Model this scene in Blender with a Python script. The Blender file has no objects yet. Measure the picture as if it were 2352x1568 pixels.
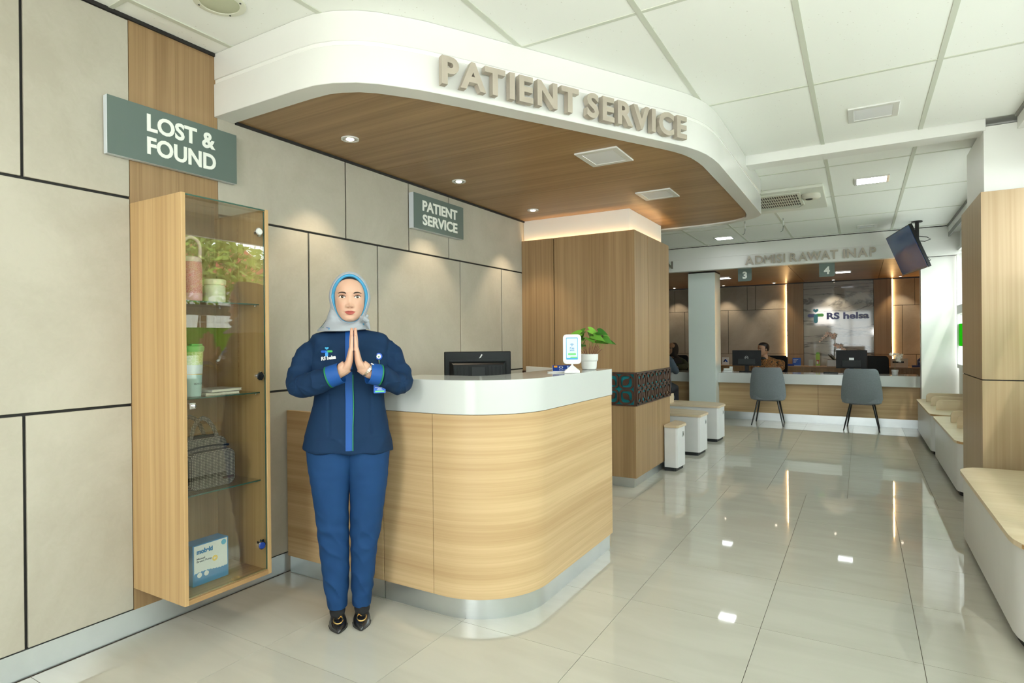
import bpy, bmesh, math, random
import numpy as np
from mathutils import Vector, Matrix, noise
from mathutils.bvhtree import BVHTree
random.seed(7)
S = bpy.context.scene
COL = S.collection
PI = math.pi

# ---------------------------------------------------------------- camera
CAMZ = 1.29166
FPX, YAW, PIT, ROL = 1362.95, -0.53094, -0.001414, 0.009165
FW = Vector((math.sin(YAW) * math.cos(PIT), math.cos(YAW) * math.cos(PIT), math.sin(PIT)))
_rt = Vector((math.cos(YAW), -math.sin(YAW), 0)); _dn = FW.cross(_rt)
RR = _rt * math.cos(ROL) + _dn * math.sin(ROL)
DD = -_rt * math.sin(ROL) + _dn * math.cos(ROL)
cam_d = bpy.data.cameras.new('camera'); cam = bpy.data.objects.new('camera', cam_d); COL.objects.link(cam)
cam.matrix_world = Matrix(((RR.x, -DD.x, -FW.x, 0), (RR.y, -DD.y, -FW.y, 0), (RR.z, -DD.z, -FW.z, CAMZ), (0, 0, 0, 1)))
cam_d.sensor_width = 36; cam_d.lens = FPX / 2352 * 36; cam_d.clip_start = 0.05; cam_d.clip_end = 200
S.camera = cam

# ---------------------------------------------------------------- world, light, exposure
S.view_settings.view_transform = 'Standard'; S.view_settings.look = 'None'
S.view_settings.gamma = 1.0; S.view_settings.use_curve_mapping = False
S.view_settings.exposure = -0.08
w = bpy.data.worlds.new('sky'); S.world = w; w.use_nodes = True
bg = w.node_tree.nodes['Background']; bg.inputs[0].default_value = (0.93, 0.98, 1.0, 1); bg.inputs[1].default_value = 10.5
S.cycles.use_denoising = True
S.cycles.max_bounces = 10; S.cycles.diffuse_bounces = 5; S.cycles.glossy_bounces = 5
S.cycles.transparent_max_bounces = 16; S.cycles.transmission_bounces = 6
S.cycles.sample_clamp_indirect = 6.0; S.cycles.caustics_reflective = False; S.cycles.caustics_refractive = False

def area(name, loc, target, sx, sy, power, color=(1, 1, 1), portal=False, spread=None):
    l = bpy.data.lights.new(name, 'AREA'); l.shape = 'RECTANGLE'; l.size = sx; l.size_y = sy
    l.energy = power; l.color = color
    if spread: l.spread = spread
    if portal: l.cycles.is_portal = True
    o = bpy.data.objects.new(name, l); COL.objects.link(o); o.location = loc
    o.rotation_euler = (Vector(target) - Vector(loc)).to_track_quat('-Z', 'Y').to_euler()
    return o

def spot(name, loc, target, power, color, angle, blend=0.5, rad=0.02):
    l = bpy.data.lights.new(name, 'SPOT'); l.energy = power; l.color = color
    l.spot_size = math.radians(angle); l.spot_blend = blend; l.shadow_soft_size = rad
    o = bpy.data.objects.new(name, l); COL.objects.link(o); o.location = loc
    o.rotation_euler = (Vector(target) - Vector(loc)).to_track_quat('-Z', 'Y').to_euler()
    return o

# daylight is let in through the real window openings (portals only guide the sampling)
area('window_portal', (1.09, 7.7, 1.35), (0, 7.7, 1.35), 4.0, 2.1, 1, portal=True)
area('window_portal', (1.09, 1.8, 1.35), (0, 1.8, 1.35), 6.2, 2.1, 1, portal=True)
area('window_portal', (-0.35, -3.05, 1.3), (-0.35, 0, 1.3), 1.5, 2.3, 1, portal=True)
sun_d = bpy.data.lights.new('sun', 'SUN'); sun_d.energy = 2.2; sun_d.angle = 0.02; sun_d.color = (1, 0.95, 0.86)
sun = bpy.data.objects.new('sun', sun_d); COL.objects.link(sun)
sun.rotation_euler = Vector((-0.34, 1.0, -1.0)).to_track_quat('-Z', 'Y').to_euler()
# the photographer's lamps: a soft key from camera left and a head bounced off the ceiling
area('key_softbox', (-1.25, -0.9, 2.15), (-2.0, 2.2, 1.0), 0.7, 0.7, 30, (1, 0.96, 0.90))
spot('bounce_flash', (0.5, 0.3, 1.5), (-0.1, 2.2, 2.75), 120, (1, 0.98, 0.95), 88, 1.0, 0.15)
spot('bounce_flash', (0.3, -1.2, 1.5), (-0.4, -0.4, 2.75), 80, (1, 0.98, 0.95), 100, 1.0, 0.15)

# ---------------------------------------------------------------- helpers
def lin(r, g, b):
    f = lambda c: (c / 255 / 12.92) if c / 255 <= 0.04045 else ((c / 255 + 0.055) / 1.055) ** 2.4
    return (f(r), f(g), f(b), 1)

def tag(o, label=None, cat=None, group=None, kind=None):
    if label: o['label'] = label
    if cat: o['category'] = cat
    if group: o['group'] = group
    if kind: o['kind'] = kind
    return o

def empty(name, loc, label=None, cat=None, group=None, rz=0, kind=None):
    o = bpy.data.objects.new(name, None); COL.objects.link(o); o.empty_display_size = 0.1
    o.location = loc; o.rotation_euler = (0, 0, rz)
    bpy.context.view_layer.update() if False else None
    return tag(o, label, cat, group, kind)

def world_loc(o):
    v = Vector((0, 0, 0))
    while o is not None:
        v = v + o.location; o = o.parent
    return v

def copy_tree(o, parent=None):
    c = o.copy(); COL.objects.link(c)
    if parent is not None: c.parent = parent
    for ch in [x for x in bpy.data.objects if x.parent == o]:
        copy_tree(ch, c)
    return c

class MB:
    def __init__(s): s.v = []; s.f = []; s.sm = []
    def add(s, vs, fs, smooth=False):
        n = len(s.v); s.v += [tuple(p) for p in vs]
        for q in fs: s.f.append([i + n for i in q]); s.sm.append(smooth)
        return s
    def box(s, x0, x1, y0, y1, z0, z1):
        x0, x1 = min(x0, x1), max(x0, x1); y0, y1 = min(y0, y1), max(y0, y1); z0, z1 = min(z0, z1), max(z0, z1)
        return s.add([(x0, y0, z0), (x1, y0, z0), (x1, y1, z0), (x0, y1, z0), (x0, y0, z1), (x1, y0, z1), (x1, y1, z1), (x0, y1, z1)],
                     [(0, 3, 2, 1), (4, 5, 6, 7), (0, 1, 5, 4), (1, 2, 6, 5), (2, 3, 7, 6), (3, 0, 4, 7)])
    def obox(s, M, sx, sy, sz):     # oriented box, centred, full sizes
        vs = [M @ Vector((a * sx / 2, b * sy / 2, c * sz / 2)) for c in (-1, 1) for a, b in ((-1, -1), (1, -1), (1, 1), (-1, 1))]
        return s.add(vs, [(0, 3, 2, 1), (4, 5, 6, 7), (0, 1, 5, 4), (1, 2, 6, 5), (2, 3, 7, 6), (3, 0, 4, 7)])
    def prism(s, pts, z0, z1, M=None, smooth=False):
        n = len(pts)
        ar = sum(pts[i][0] * pts[(i + 1) % n][1] - pts[(i + 1) % n][0] * pts[i][1] for i in range(n))
        if ar < 0: pts = pts[::-1]
        vs = [Vector((x, y, z0)) for x, y in pts] + [Vector((x, y, z1)) for x, y in pts]
        if M is not None: vs = [M @ p for p in vs]
        s.add(vs, [list(range(n))[::-1], list(range(n, 2 * n))])
        k = len(s.v) - 2 * n
        for i in range(n):
            j = (i + 1) % n; s.f.append([k + i, k + j, k + n + j, k + n + i]); s.sm.append(smooth)
        return s
    def wall(s, outer, inner, z0, z1, closed=False, smooth=True):
        """solid strip between two plan polylines, from z0 to z1"""
        n = len(outer); k = len(s.v)
        for pl, z in ((outer, z0), (inner, z0), (outer, z1), (inner, z1)):
            s.v += [(p[0], p[1], z) for p in pl]
        a, b, c, d = k, k + n, k + 2 * n, k + 3 * n
        m = n if closed else n - 1
        for i in range(m):
            j = (i + 1) % n
            for q, sm in (((a + i, a + j, c + j, c + i), smooth), ((b + j, b + i, d + i, d + j), smooth),
                          ((c + i, c + j, d + j, d + i), False), ((a + j, a + i, b + i, b + j), False)):
                s.f.append(list(q)); s.sm.append(sm)
        if not closed:
            s.f.append([a, c, d, b]); s.sm.append(False)
            s.f.append([a + n - 1, b + n - 1, d + n - 1, c + n - 1]); s.sm.append(False)
        return s
    def loft(s, rings, cap=True, smooth=True, closed=True, capsm=False):
        n = len(rings[0]); k = len(s.v)
        for r in rings: s.v += [tuple(p) for p in r]
        for i in range(len(rings) - 1):
            for j in range(n if closed else n - 1):
                a = k + i * n + j; b = k + i * n + (j + 1) % n
                s.f.append([a, b, b + n, a + n]); s.sm.append(smooth)
        if cap:
            s.f.append([k + j for j in range(n)][::-1]); s.sm.append(capsm)
            s.f.append([k + (len(rings) - 1) * n + j for j in range(n)]); s.sm.append(capsm)
        return s
    def tube(s, path, rad, n=10, cap=True, up=None, flat=1.0):
        path = [Vector(p) for p in path]
        if not hasattr(rad, '__len__'): rad = [rad] * len(path)
        rings = []; prev = None
        for i, p in enumerate(path):
            t = (path[min(i + 1, len(path) - 1)] - path[max(i - 1, 0)]).normalized()
            if prev is None:
                r = Vector(up) if up else (Vector((0, 0, 1)) if abs(t.z) < 0.9 else Vector((1, 0, 0)))
            else: r = prev
            x = (r - t * r.dot(t)).normalized(); prev = x; y = t.cross(x)
            rings.append([p + x * math.cos(a) * rad[i] + y * math.sin(a) * rad[i] * flat for a in [2 * PI * k / n for k in range(n)]])
        return s.loft(rings, cap)
    def lathe(s, prof, c=(0, 0, 0), n=24, M=None, cap=True):
        rings = []
        for r, z in prof:
            ring = [Vector((math.cos(2 * PI * k / n) * r, math.sin(2 * PI * k / n) * r, z)) for k in range(n)]
            if M is not None: ring = [M @ p for p in ring]
            rings.append([p + Vector(c) for p in ring])
        return s.loft(rings, cap)
    def disc(s, c, r, M=None, n=24):
        vs = [Vector((math.cos(2 * PI * k / n) * r, math.sin(2 * PI * k / n) * r, 0)) for k in range(n)]
        if M is not None: vs = [M @ p for p in vs]
        return s.add([p + Vector(c) for p in vs], [list(range(n))])
    def build(s, name, m, parent=None, local=False, bevel=0, seg=2, tags=None):
        me = bpy.data.meshes.new(name)
        vs = s.v
        if parent is not None and not local:
            L = world_loc(parent); vs = [(p[0] - L.x, p[1] - L.y, p[2] - L.z) for p in vs]
        me.from_pydata([tuple(p) for p in vs], [], s.f); me.validate()
        if len(me.polygons) == len(s.sm): me.polygons.foreach_set('use_smooth', s.sm)
        if any(s.sm): me.set_sharp_from_angle(angle=math.radians(38))
        me.update()
        if m is not None: me.materials.append(m)
        o = bpy.data.objects.new(name, me); COL.objects.link(o)
        if parent is not None: o.parent = parent
        if bevel:
            b = o.modifiers.new('bevel', 'BEVEL'); b.width = bevel; b.segments = seg; b.limit_method = 'ANGLE'; b.angle_limit = 0.6
            b.harden_normals = False
        if tags: tag(o, *tags)
        return o

def arc(cx, cy, r, a0, a1, n=10):
    return [(cx + r * math.cos(math.radians(a0 + (a1 - a0) * i / n)), cy + r * math.sin(math.radians(a0 + (a1 - a0) * i / n))) for i in range(n + 1)]

def rrect(x0, x1, y0, y1, r, n=5):
    return (arc(x1 - r, y0 + r, r, -90, 0, n) + arc(x1 - r, y1 - r, r, 0, 90, n) + arc(x0 + r, y1 - r, r, 90, 180, n) + arc(x0 + r, y0 + r, r, 180, 270, n))

def frame(o, x, z):   # matrix: local x along x, local y along z, local z out of the face
    x = Vector(x).normalized(); z = Vector(z).normalized(); n = x.cross(z)
    return Matrix(((x.x, z.x, n.x, o[0]), (x.y, z.y, n.y, o[1]), (x.z, z.z, n.z, o[2]), (0, 0, 0, 1)))

def glyph(s, bold=0.0, extrude=0.0, size=1.0, spacing=1.0, line=1.0, align='LEFT'):
    c = bpy.data.curves.new('t', 'FONT'); c.body = s; c.size = size; c.offset = bold; c.extrude = extrude
    c.resolution_u = 4; c.space_character = spacing; c.space_line = line; c.align_x = align
    o = bpy.data.objects.new('t', c); COL.objects.link(o)
    dg = bpy.context.evaluated_depsgraph_get(); dg.update()
    me = bpy.data.meshes.new_from_object(o.evaluated_get(dg))
    vs = [v.co.copy() for v in me.vertices]; fs = [list(p.vertices) for p in me.polygons]
    bpy.data.objects.remove(o); bpy.data.curves.remove(c); bpy.data.meshes.remove(me)
    return vs, fs

def text_part(name, s, M, height, m, parent=None, bold=0.03, depth=0.002, width=None, local=False, align='LEFT', spacing=1.0, line=1.0, tags=None):
    """flat or raised lettering; height = cap height of one line; M puts (0,0) at the lower left (or centre)"""
    hh, _ = glyph('H', bold); cap = max(v.y for v in hh) - min(v.y for v in hh)
    sc = height / cap
    vs, fs = glyph(s, bold, depth / 2 / sc, 1.0, spacing, line, align)
    x0 = min(v.x for v in vs); x1 = max(v.x for v in vs)
    sx = sc if width is None else width / (x1 - x0)
    ox = x0 if align == 'LEFT' else (x0 + x1) / 2
    mb = MB(); mb.add([M @ Vector(((v.x - ox) * sx, v.y * sc, v.z * sc + depth / 2)) for v in vs], fs)
    return mb.build(name, m, parent, local=local, tags=tags)

def letters(s, M, height, total, m, parent, bold=0.03, depth=0.03, gap=None, space=0.45):
    """each letter its own raised part, spread over 'total' metres"""
    G = [glyph(c, 0.0 if c == 'M' else bold, 0.5) if c != ' ' else None for c in s]
    hh, _ = glyph('H', bold); cap = max(v.y for v in hh) - min(v.y for v in hh); sc = height / cap
    W = [0 if g is None else max(v.x for v in g[0]) - min(v.x for v in g[0]) for g in G]
    kern = {'PA': -0.7, 'AT': -1.2, 'TI': 0.0, 'RV': -0.9, 'VI': -0.4, 'RA': -0.3, 'AW': -1.3, 'WA': -1.3, 'LT': -1}
    gaps = [0.0 if (s[i] == ' ' or s[i + 1] == ' ') else 1 + kern.get(s[i:i + 2], 0) for i in range(len(s) - 1)]
    nsp = s.count(' '); fixed = sum(W) * sc + nsp * space * height
    g = (total - fixed) / max(sum(gaps), 1e-6); sq = 1.0
    if gaps and g < 0.16 * height:
        g = 0.16 * height; sq = (total - nsp * space * height - g * sum(gaps)) / (sum(W) * sc)
    x = 0
    for i, c in enumerate(s):
        if G[i] is None: x += space * height; continue
        vs, fs = G[i]; x0 = min(v.x for v in vs)
        mb = MB(); mb.add([M @ Vector((x + (v.x - x0) * sc * sq, v.y * sc, (v.z + 0.5) * depth)) for v in vs], fs)
        mb.build('letter', m, parent)
        x += W[i] * sc * sq + (gaps[i] * g if i < len(gaps) else 0)

# ---------------------------------------------------------------- materials
def new_mat(name):
    m = bpy.data.materials.new(name); m.use_nodes = True
    nt = m.node_tree; return m, nt, nt.nodes['Principled BSDF']

def plain(name, col, rough=0.5, metal=0.0, spec=0.5, vary=0.0, vscale=8.0, bump=0.0, bscale=60.0, emit=None, estr=0.0, coat=0.0, sheen=0.0, trans=0.0):
    m, nt, p = new_mat(name); N, L = nt.nodes, nt.links
    p.inputs['Base Color'].default_value = col; p.inputs['Roughness'].default_value = rough
    p.inputs['Metallic'].default_value = metal; p.inputs['Specular IOR Level'].default_value = spec
    p.inputs['Coat Weight'].default_value = coat; p.inputs['Sheen Weight'].default_value = sheen
    if emit: p.inputs['Emission Color'].default_value = emit; p.inputs['Emission Strength'].default_value = estr
    if vary or bump:
        tc = N.new('ShaderNodeTexCoord')
    if vary:
        n = N.new('ShaderNodeTexNoise'); n.inputs['Scale'].default_value = vscale; n.inputs['Detail'].default_value = 5
        L.new(tc.outputs['Object'], n.inputs['Vector'])
        mr = N.new('ShaderNodeMapRange'); mr.inputs['From Min'].default_value = 0.3; mr.inputs['From Max'].default_value = 0.7
        mr.inputs['To Min'].default_value = 1 - vary; mr.inputs['To Max'].default_value = 1 + vary
        L.new(n.outputs['Fac'], mr.inputs['Value'])
        mx = N.new('ShaderNodeMix'); mx.data_type = 'RGBA'; mx.blend_type = 'MULTIPLY'; mx.inputs[0].default_value = 1
        mx.inputs[6].default_value = col; L.new(mr.outputs['Result'], mx.inputs[7]); L.new(mx.outputs[2], p.inputs['Base Color'])
    if bump:
        n2 = N.new('ShaderNodeTexNoise'); n2.inputs['Scale'].default_value = bscale; n2.inputs['Detail'].default_value = 4
        L.new(tc.outputs['Object'], n2.inputs['Vector'])
        b = N.new('ShaderNodeBump'); b.inputs['Strength'].default_value = bump; b.inputs['Distance'].default_value = 0.002
        L.new(n2.outputs['Fac'], b.inputs['Height']); L.new(b.outputs['Normal'], p.inputs['Normal'])
    return m

def wood(name, light, dark, scale=(1, 60, 60), rough=0.42, amount=1.0, warp=0.02, spec=0.4):
    m, nt, p = new_mat(name); N, L = nt.nodes, nt.links
    g = N.new('ShaderNodeNewGeometry')
    wn = N.new('ShaderNodeTexNoise'); wn.inputs['Scale'].default_value = 0.9; wn.inputs['Detail'].default_value = 2
    L.new(g.outputs['Position'], wn.inputs['Vector'])
    ws = N.new('ShaderNodeVectorMath'); ws.operation = 'SCALE'; ws.inputs['Scale'].default_value = warp
    L.new(wn.outputs['Color'], ws.inputs[0])
    ad = N.new('ShaderNodeVectorMath'); ad.operation = 'ADD'
    L.new(g.outputs['Position'], ad.inputs[0]); L.new(ws.outputs[0], ad.inputs[1])
    facs = []
    for k, dt, rg in ((1.0, 6, (0.34, 0.66)), (0.22, 3, (0.36, 0.64)), (3.0, 2, (0.3, 0.7))):
        mp = N.new('ShaderNodeMapping'); mp.inputs['Scale'].default_value = tuple(s_ * (k if s_ > 5 else (0.6 + 0.4 * k)) for s_ in scale)
        mp.inputs['Location'].default_value = (k * 3.1, k * 1.7, k * 5.3)
        L.new(ad.outputs[0], mp.inputs['Vector'])
        n = N.new('ShaderNodeTexNoise'); n.inputs['Scale'].default_value = 1; n.inputs['Detail'].default_value = dt; n.inputs['Roughness'].default_value = 0.6
        L.new(mp.outputs[0], n.inputs['Vector'])
        mr = N.new('ShaderNodeMapRange'); mr.inputs['From Min'].default_value, mr.inputs['From Max'].default_value = rg
        L.new(n.outputs['Fac'], mr.inputs['Value']); facs.append(mr.outputs[0])
    a = N.new('ShaderNodeMath'); a.operation = 'MULTIPLY'; a.inputs[1].default_value = 0.45; L.new(facs[0], a.inputs[0])
    b = N.new('ShaderNodeMath'); b.operation = 'MULTIPLY_ADD'; b.inputs[1].default_value = 0.38; L.new(facs[1], b.inputs[0]); L.new(a.outputs[0], b.inputs[2])
    c = N.new('ShaderNodeMath'); c.operation = 'MULTIPLY_ADD'; c.inputs[1].default_value = 0.17; L.new(facs[2], c.inputs[0]); L.new(b.outputs[0], c.inputs[2])
    d = N.new('ShaderNodeMath'); d.operation = 'MULTIPLY'; d.inputs[1].default_value = amount; L.new(c.outputs[0], d.inputs[0])
    mx = N.new('ShaderNodeMix'); mx.data_type = 'RGBA'; mx.inputs[6].default_value = light; mx.inputs[7].default_value = dark
    L.new(d.outputs[0], mx.inputs[0]); L.new(mx.outputs[2], p.inputs['Base Color'])
    p.inputs['Roughness'].default_value = rough; p.inputs['Specular IOR Level'].default_value = spec
    return m

def stone(name, c1, c2, rough=0.6, spec=0.3):
    m, nt, p = new_mat(name); N, L = nt.nodes, nt.links
    g = N.new('ShaderNodeNewGeometry')
    n1 = N.new('ShaderNodeTexNoise'); n1.inputs['Scale'].default_value = 1.6; n1.inputs['Detail'].default_value = 8; n1.inputs['Roughness'].default_value = 0.62; n1.inputs['Distortion'].default_value = 0.6
    n2 = N.new('ShaderNodeTexNoise'); n2.inputs['Scale'].default_value = 22; n2.inputs['Detail'].default_value = 6; n2.inputs['Distortion'].default_value = 2.2
    for n in (n1, n2): L.new(g.outputs['Position'], n.inputs['Vector'])
    mr = N.new('ShaderNodeMapRange'); mr.inputs['From Min'].default_value = 0.35; mr.inputs['From Max'].default_value = 0.65; L.new(n1.outputs['Fac'], mr.inputs['Value'])
    m2 = N.new('ShaderNodeMath'); m2.operation = 'MULTIPLY_ADD'; m2.inputs[1].default_value = 0.55; m2.inputs[2].default_value = -0.27
    L.new(n2.outputs['Fac'], m2.inputs[0])
    ad = N.new('ShaderNodeMath'); ad.operation = 'ADD'; ad.use_clamp = True; L.new(mr.outputs[0], ad.inputs[0]); L.new(m2.outputs[0], ad.inputs[1])
    mx = N.new('ShaderNodeMix'); mx.data_type = 'RGBA'; mx.inputs[6].default_value = c1; mx.inputs[7].default_value = c2
    L.new(ad.outputs[0], mx.inputs[0]); L.new(mx.outputs[2], p.inputs['Base Color'])
    b = N.new('ShaderNodeBump'); b.inputs['Strength'].default_value = 0.10; b.inputs['Distance'].default_value = 0.004
    L.new(n2.outputs['Fac'], b.inputs['Height']); L.new(b.outputs['Normal'], p.inputs['Normal'])
    p.inputs['Roughness'].default_value = rough; p.inputs['Specular IOR Level'].default_value = spec
    return m

def glass(name, tint=(0.93, 0.98, 0.95, 1), base=0.05):
    m = bpy.data.materials.new(name); m.use_nodes = True; nt = m.node_tree; N, L = nt.nodes, nt.links
    N.remove(N['Principled BSDF']); out = N['Material Output']
    t = N.new('ShaderNodeBsdfTransparent'); t.inputs[0].default_value = tint
    g = N.new('ShaderNodeBsdfGlossy'); g.inputs['Roughness'].default_value = 0.0
    lw = N.new('ShaderNodeLayerWeight'); lw.inputs['Blend'].default_value = 0.5      # Schlick's law, the same from both sides
    pw = N.new('ShaderNodeMath'); pw.operation = 'POWER'; pw.inputs[1].default_value = 5; L.new(lw.outputs['Facing'], pw.inputs[0])
    mu = N.new('ShaderNodeMath'); mu.operation = 'MULTIPLY_ADD'; mu.inputs[1].default_value = 1 - base; mu.inputs[2].default_value = base; mu.use_clamp = True; L.new(pw.outputs[0], mu.inputs[0])
    mx = N.new('ShaderNodeMixShader'); L.new(mu.outputs[0], mx.inputs[0]); L.new(t.outputs[0], mx.inputs[1]); L.new(g.outputs[0], mx.inputs[2])
    L.new(mx.outputs[0], out.inputs[0]); return m

def film(name, col, clear=0.25):
    m = bpy.data.materials.new(name); m.use_nodes = True; nt = m.node_tree; N, L = nt.nodes, nt.links
    N.remove(N['Principled BSDF']); out = N['Material Output']
    t = N.new('ShaderNodeBsdfTransparent'); t.inputs[0].default_value = col
    a = N.new('ShaderNodeBsdfTranslucent'); a.inputs[0].default_value = col
    d = N.new('ShaderNodeBsdfDiffuse'); d.inputs[0].default_value = col
    m1 = N.new('ShaderNodeMixShader'); m1.inputs[0].default_value = 0.35; L.new(a.outputs[0], m1.inputs[1]); L.new(d.outputs[0], m1.inputs[2])
    m2 = N.new('ShaderNodeMixShader'); m2.inputs[0].default_value = clear; L.new(m1.outputs[0], m2.inputs[1]); L.new(t.outputs[0], m2.inputs[2])
    L.new(m2.outputs[0], out.inputs[0]); return m

def emitter(name, col, strength):
    m = bpy.data.materials.new(name); m.use_nodes = True; nt = m.node_tree; N, L = nt.nodes, nt.links
    N.remove(N['Principled BSDF']); e = N.new('ShaderNodeEmission'); e.inputs[0].default_value = col; e.inputs[1].default_value = strength
    L.new(e.outputs[0], N['Material Output'].inputs[0]); return m

def attr_mat(name, rough=0.5, spec=0.4, sss=0.0, attr='col', sheen=0.0, bump=0, bscale=300):
    m, nt, p = new_mat(name); N, L = nt.nodes, nt.links
    a = N.new('ShaderNodeAttribute'); a.attribute_name = attr; L.new(a.outputs['Color'], p.inputs['Base Color'])
    p.inputs['Roughness'].default_value = rough; p.inputs['Specular IOR Level'].default_value = spec
    p.inputs['Subsurface Weight'].default_value = sss; p.inputs['Subsurface Radius'].default_value = (0.012, 0.005, 0.003); p.inputs['Subsurface Scale'].default_value = 0.6
    p.inputs['Sheen Weight'].default_value = sheen
    return m

M_TEAK_V = wood('teak_laminate_vertical', (0.40, 0.265, 0.138, 1), (0.23, 0.137, 0.062, 1), (55, 55, 0.5))
M_TEAK_X = wood('teak_laminate_soffit', (0.42, 0.262, 0.128, 1), (0.225, 0.127, 0.052, 1), (0.5, 40, 40), rough=0.38)
M_TEAK_Y = wood('teak_laminate_trim', (0.50, 0.315, 0.150, 1), (0.27, 0.150, 0.058, 1), (40, 0.5, 40))
M_OAK_V = wood('oak_laminate_vertical', (0.62, 0.42, 0.205, 1), (0.38, 0.225, 0.092, 1), (42, 42, 0.45))
M_COLW = wood('pale_teak_laminate', (0.50, 0.375, 0.235, 1), (0.36, 0.245, 0.13, 1), (48, 48, 0.45))
M_OAK_H = wood('oak_laminate_horizontal', (0.66, 0.475, 0.265, 1), (0.42, 0.265, 0.125, 1), (0.5, 0.5, 42), warp=0.03)
M_OAK_TOP = wood('oak_bench_top', (0.72, 0.60, 0.44, 1), (0.58, 0.45, 0.29, 1), (0.6, 26, 26), rough=0.4)
M_PLY = wood('ply_edge', (0.62, 0.40, 0.19, 1), (0.30, 0.15, 0.05, 1), (0.4, 0.4, 120))
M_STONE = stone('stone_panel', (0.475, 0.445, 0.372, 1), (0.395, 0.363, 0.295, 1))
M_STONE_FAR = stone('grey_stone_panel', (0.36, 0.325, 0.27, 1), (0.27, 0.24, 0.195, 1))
M_BLACK = plain('joint_black', (0.012, 0.011, 0.010, 1), 0.7)
M_WHITE = plain('white_paint', (0.82, 0.82, 0.79, 1), 0.45, vary=0.015, vscale=2)
M_WHITE2 = plain('white_lacquer', (0.76, 0.76, 0.735, 1), 0.22, vary=0.01, coat=0.2)
M_SOLID = plain('solid_surface_white', (0.58, 0.595, 0.58, 1), 0.10, vary=0.012, vscale=3, spec=0.5)
M_ALU = plain('brushed_aluminium', (0.62, 0.65, 0.66, 1), 0.32, metal=0.9, vary=0.08, vscale=3, bump=0.05, bscale=90)
M_CHROME = plain('chrome', (0.75, 0.75, 0.75, 1), 0.08, metal=1.0)
M_BEIGE_METAL = plain('beige_brushed_metal', lin(184, 174, 160), 0.42, metal=0.35, vary=0.05, vscale=20)
M_SIGN = plain('sign_grey_green', lin(92, 107, 101), 0.42, vary=0.02, vscale=5)
M_SIGN_EDGE = plain('sign_edge_grey', lin(205, 212, 218), 0.5)
M_LETTER = plain('cream_lettering', lin(232, 235, 228), 0.5)
M_LED = emitter('warm_led', (1.0, 0.62, 0.26, 1), 38.0)
M_LAMP = emitter('cool_lamp', (0.93, 0.97, 1.0, 1), 22.0)
M_LAMPD = emitter('alcove_lamp', (0.93, 0.97, 1.0, 1), 7.0)
M_LAMPW = emitter('warm_lamp', (1.0, 0.85, 0.66, 1), 12.0)
M_DIFF = plain('lamp_diffuser', (0.80, 0.81, 0.84, 1), 0.3)
M_GLASS = glass('thin_glass', (0.985, 0.995, 0.985, 1)); M_DOORGLASS = glass('cabinet_door_glass', (0.93, 0.94, 0.91, 1), 0.085); M_WGLASS = glass('window_glass', (0.97, 0.99, 0.98, 1))
M_GEDGE = plain('glass_edge_green', lin(60, 92, 80), 0.1)
M_FILM = film('frosted_film', (0.93, 0.97, 0.95, 1), 0.45); M_GREEN = film('green_film', (0.07, 0.46, 0.035, 1), 0.15)
M_PLASTIC = plain('black_plastic', (0.008, 0.009, 0.010, 1), 0.42, spec=0.25); M_PLASTIC2 = plain('dark_grey_plastic', (0.022, 0.025, 0.026, 1), 0.45, spec=0.3)
M_WPLASTIC = plain('white_plastic', (0.70, 0.70, 0.685, 1), 0.35)
M_TBAR = plain('ceiling_bar_grey', lin(205, 208, 195), 0.5)

def tile_floor():
    m, nt, p = new_mat('polished_floor_tile'); N, L = nt.nodes, nt.links
    g = N.new('ShaderNodeNewGeometry'); oi = N.new('ShaderNodeObjectInfo')
    ad = N.new('ShaderNodeVectorMath'); ad.operation = 'MULTIPLY_ADD'; ad.inputs[1].default_value = (1, 1, 1)
    L.new(g.outputs['Position'], ad.inputs[0]); L.new(oi.outputs['Random'], ad.inputs[2])
    mp = N.new('ShaderNodeMapping'); mp.inputs['Scale'].default_value = (1.1, 5, 1); L.new(ad.outputs[0], mp.inputs['Vector'])
    n = N.new('ShaderNodeTexNoise'); n.inputs['Scale'].default_value = 1.5; n.inputs['Detail'].default_value = 8; n.inputs['Distortion'].default_value = 0.8
    L.new(mp.outputs[0], n.inputs['Vector'])
    mr = N.new('ShaderNodeMapRange'); mr.inputs['From Min'].default_value = 0.35; mr.inputs['From Max'].default_value = 0.65; L.new(n.outputs['Fac'], mr.inputs['Value'])
    mx = N.new('ShaderNodeMix'); mx.data_type = 'RGBA'; mx.inputs[6].default_value = (0.475, 0.458, 0.395, 1); mx.inputs[7].default_value = (0.515, 0.50, 0.435, 1)
    L.new(mr.outputs[0], mx.inputs[0]); L.new(mx.outputs[2], p.inputs['Base Color'])
    p.inputs['Roughness'].default_value = 0.035; p.inputs['Specular IOR Level'].default_value = 0.6
    return m
M_FLOOR = tile_floor()
M_GROUT = plain('dark_grout', (0.13, 0.10, 0.075, 1), 0.8)

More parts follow.
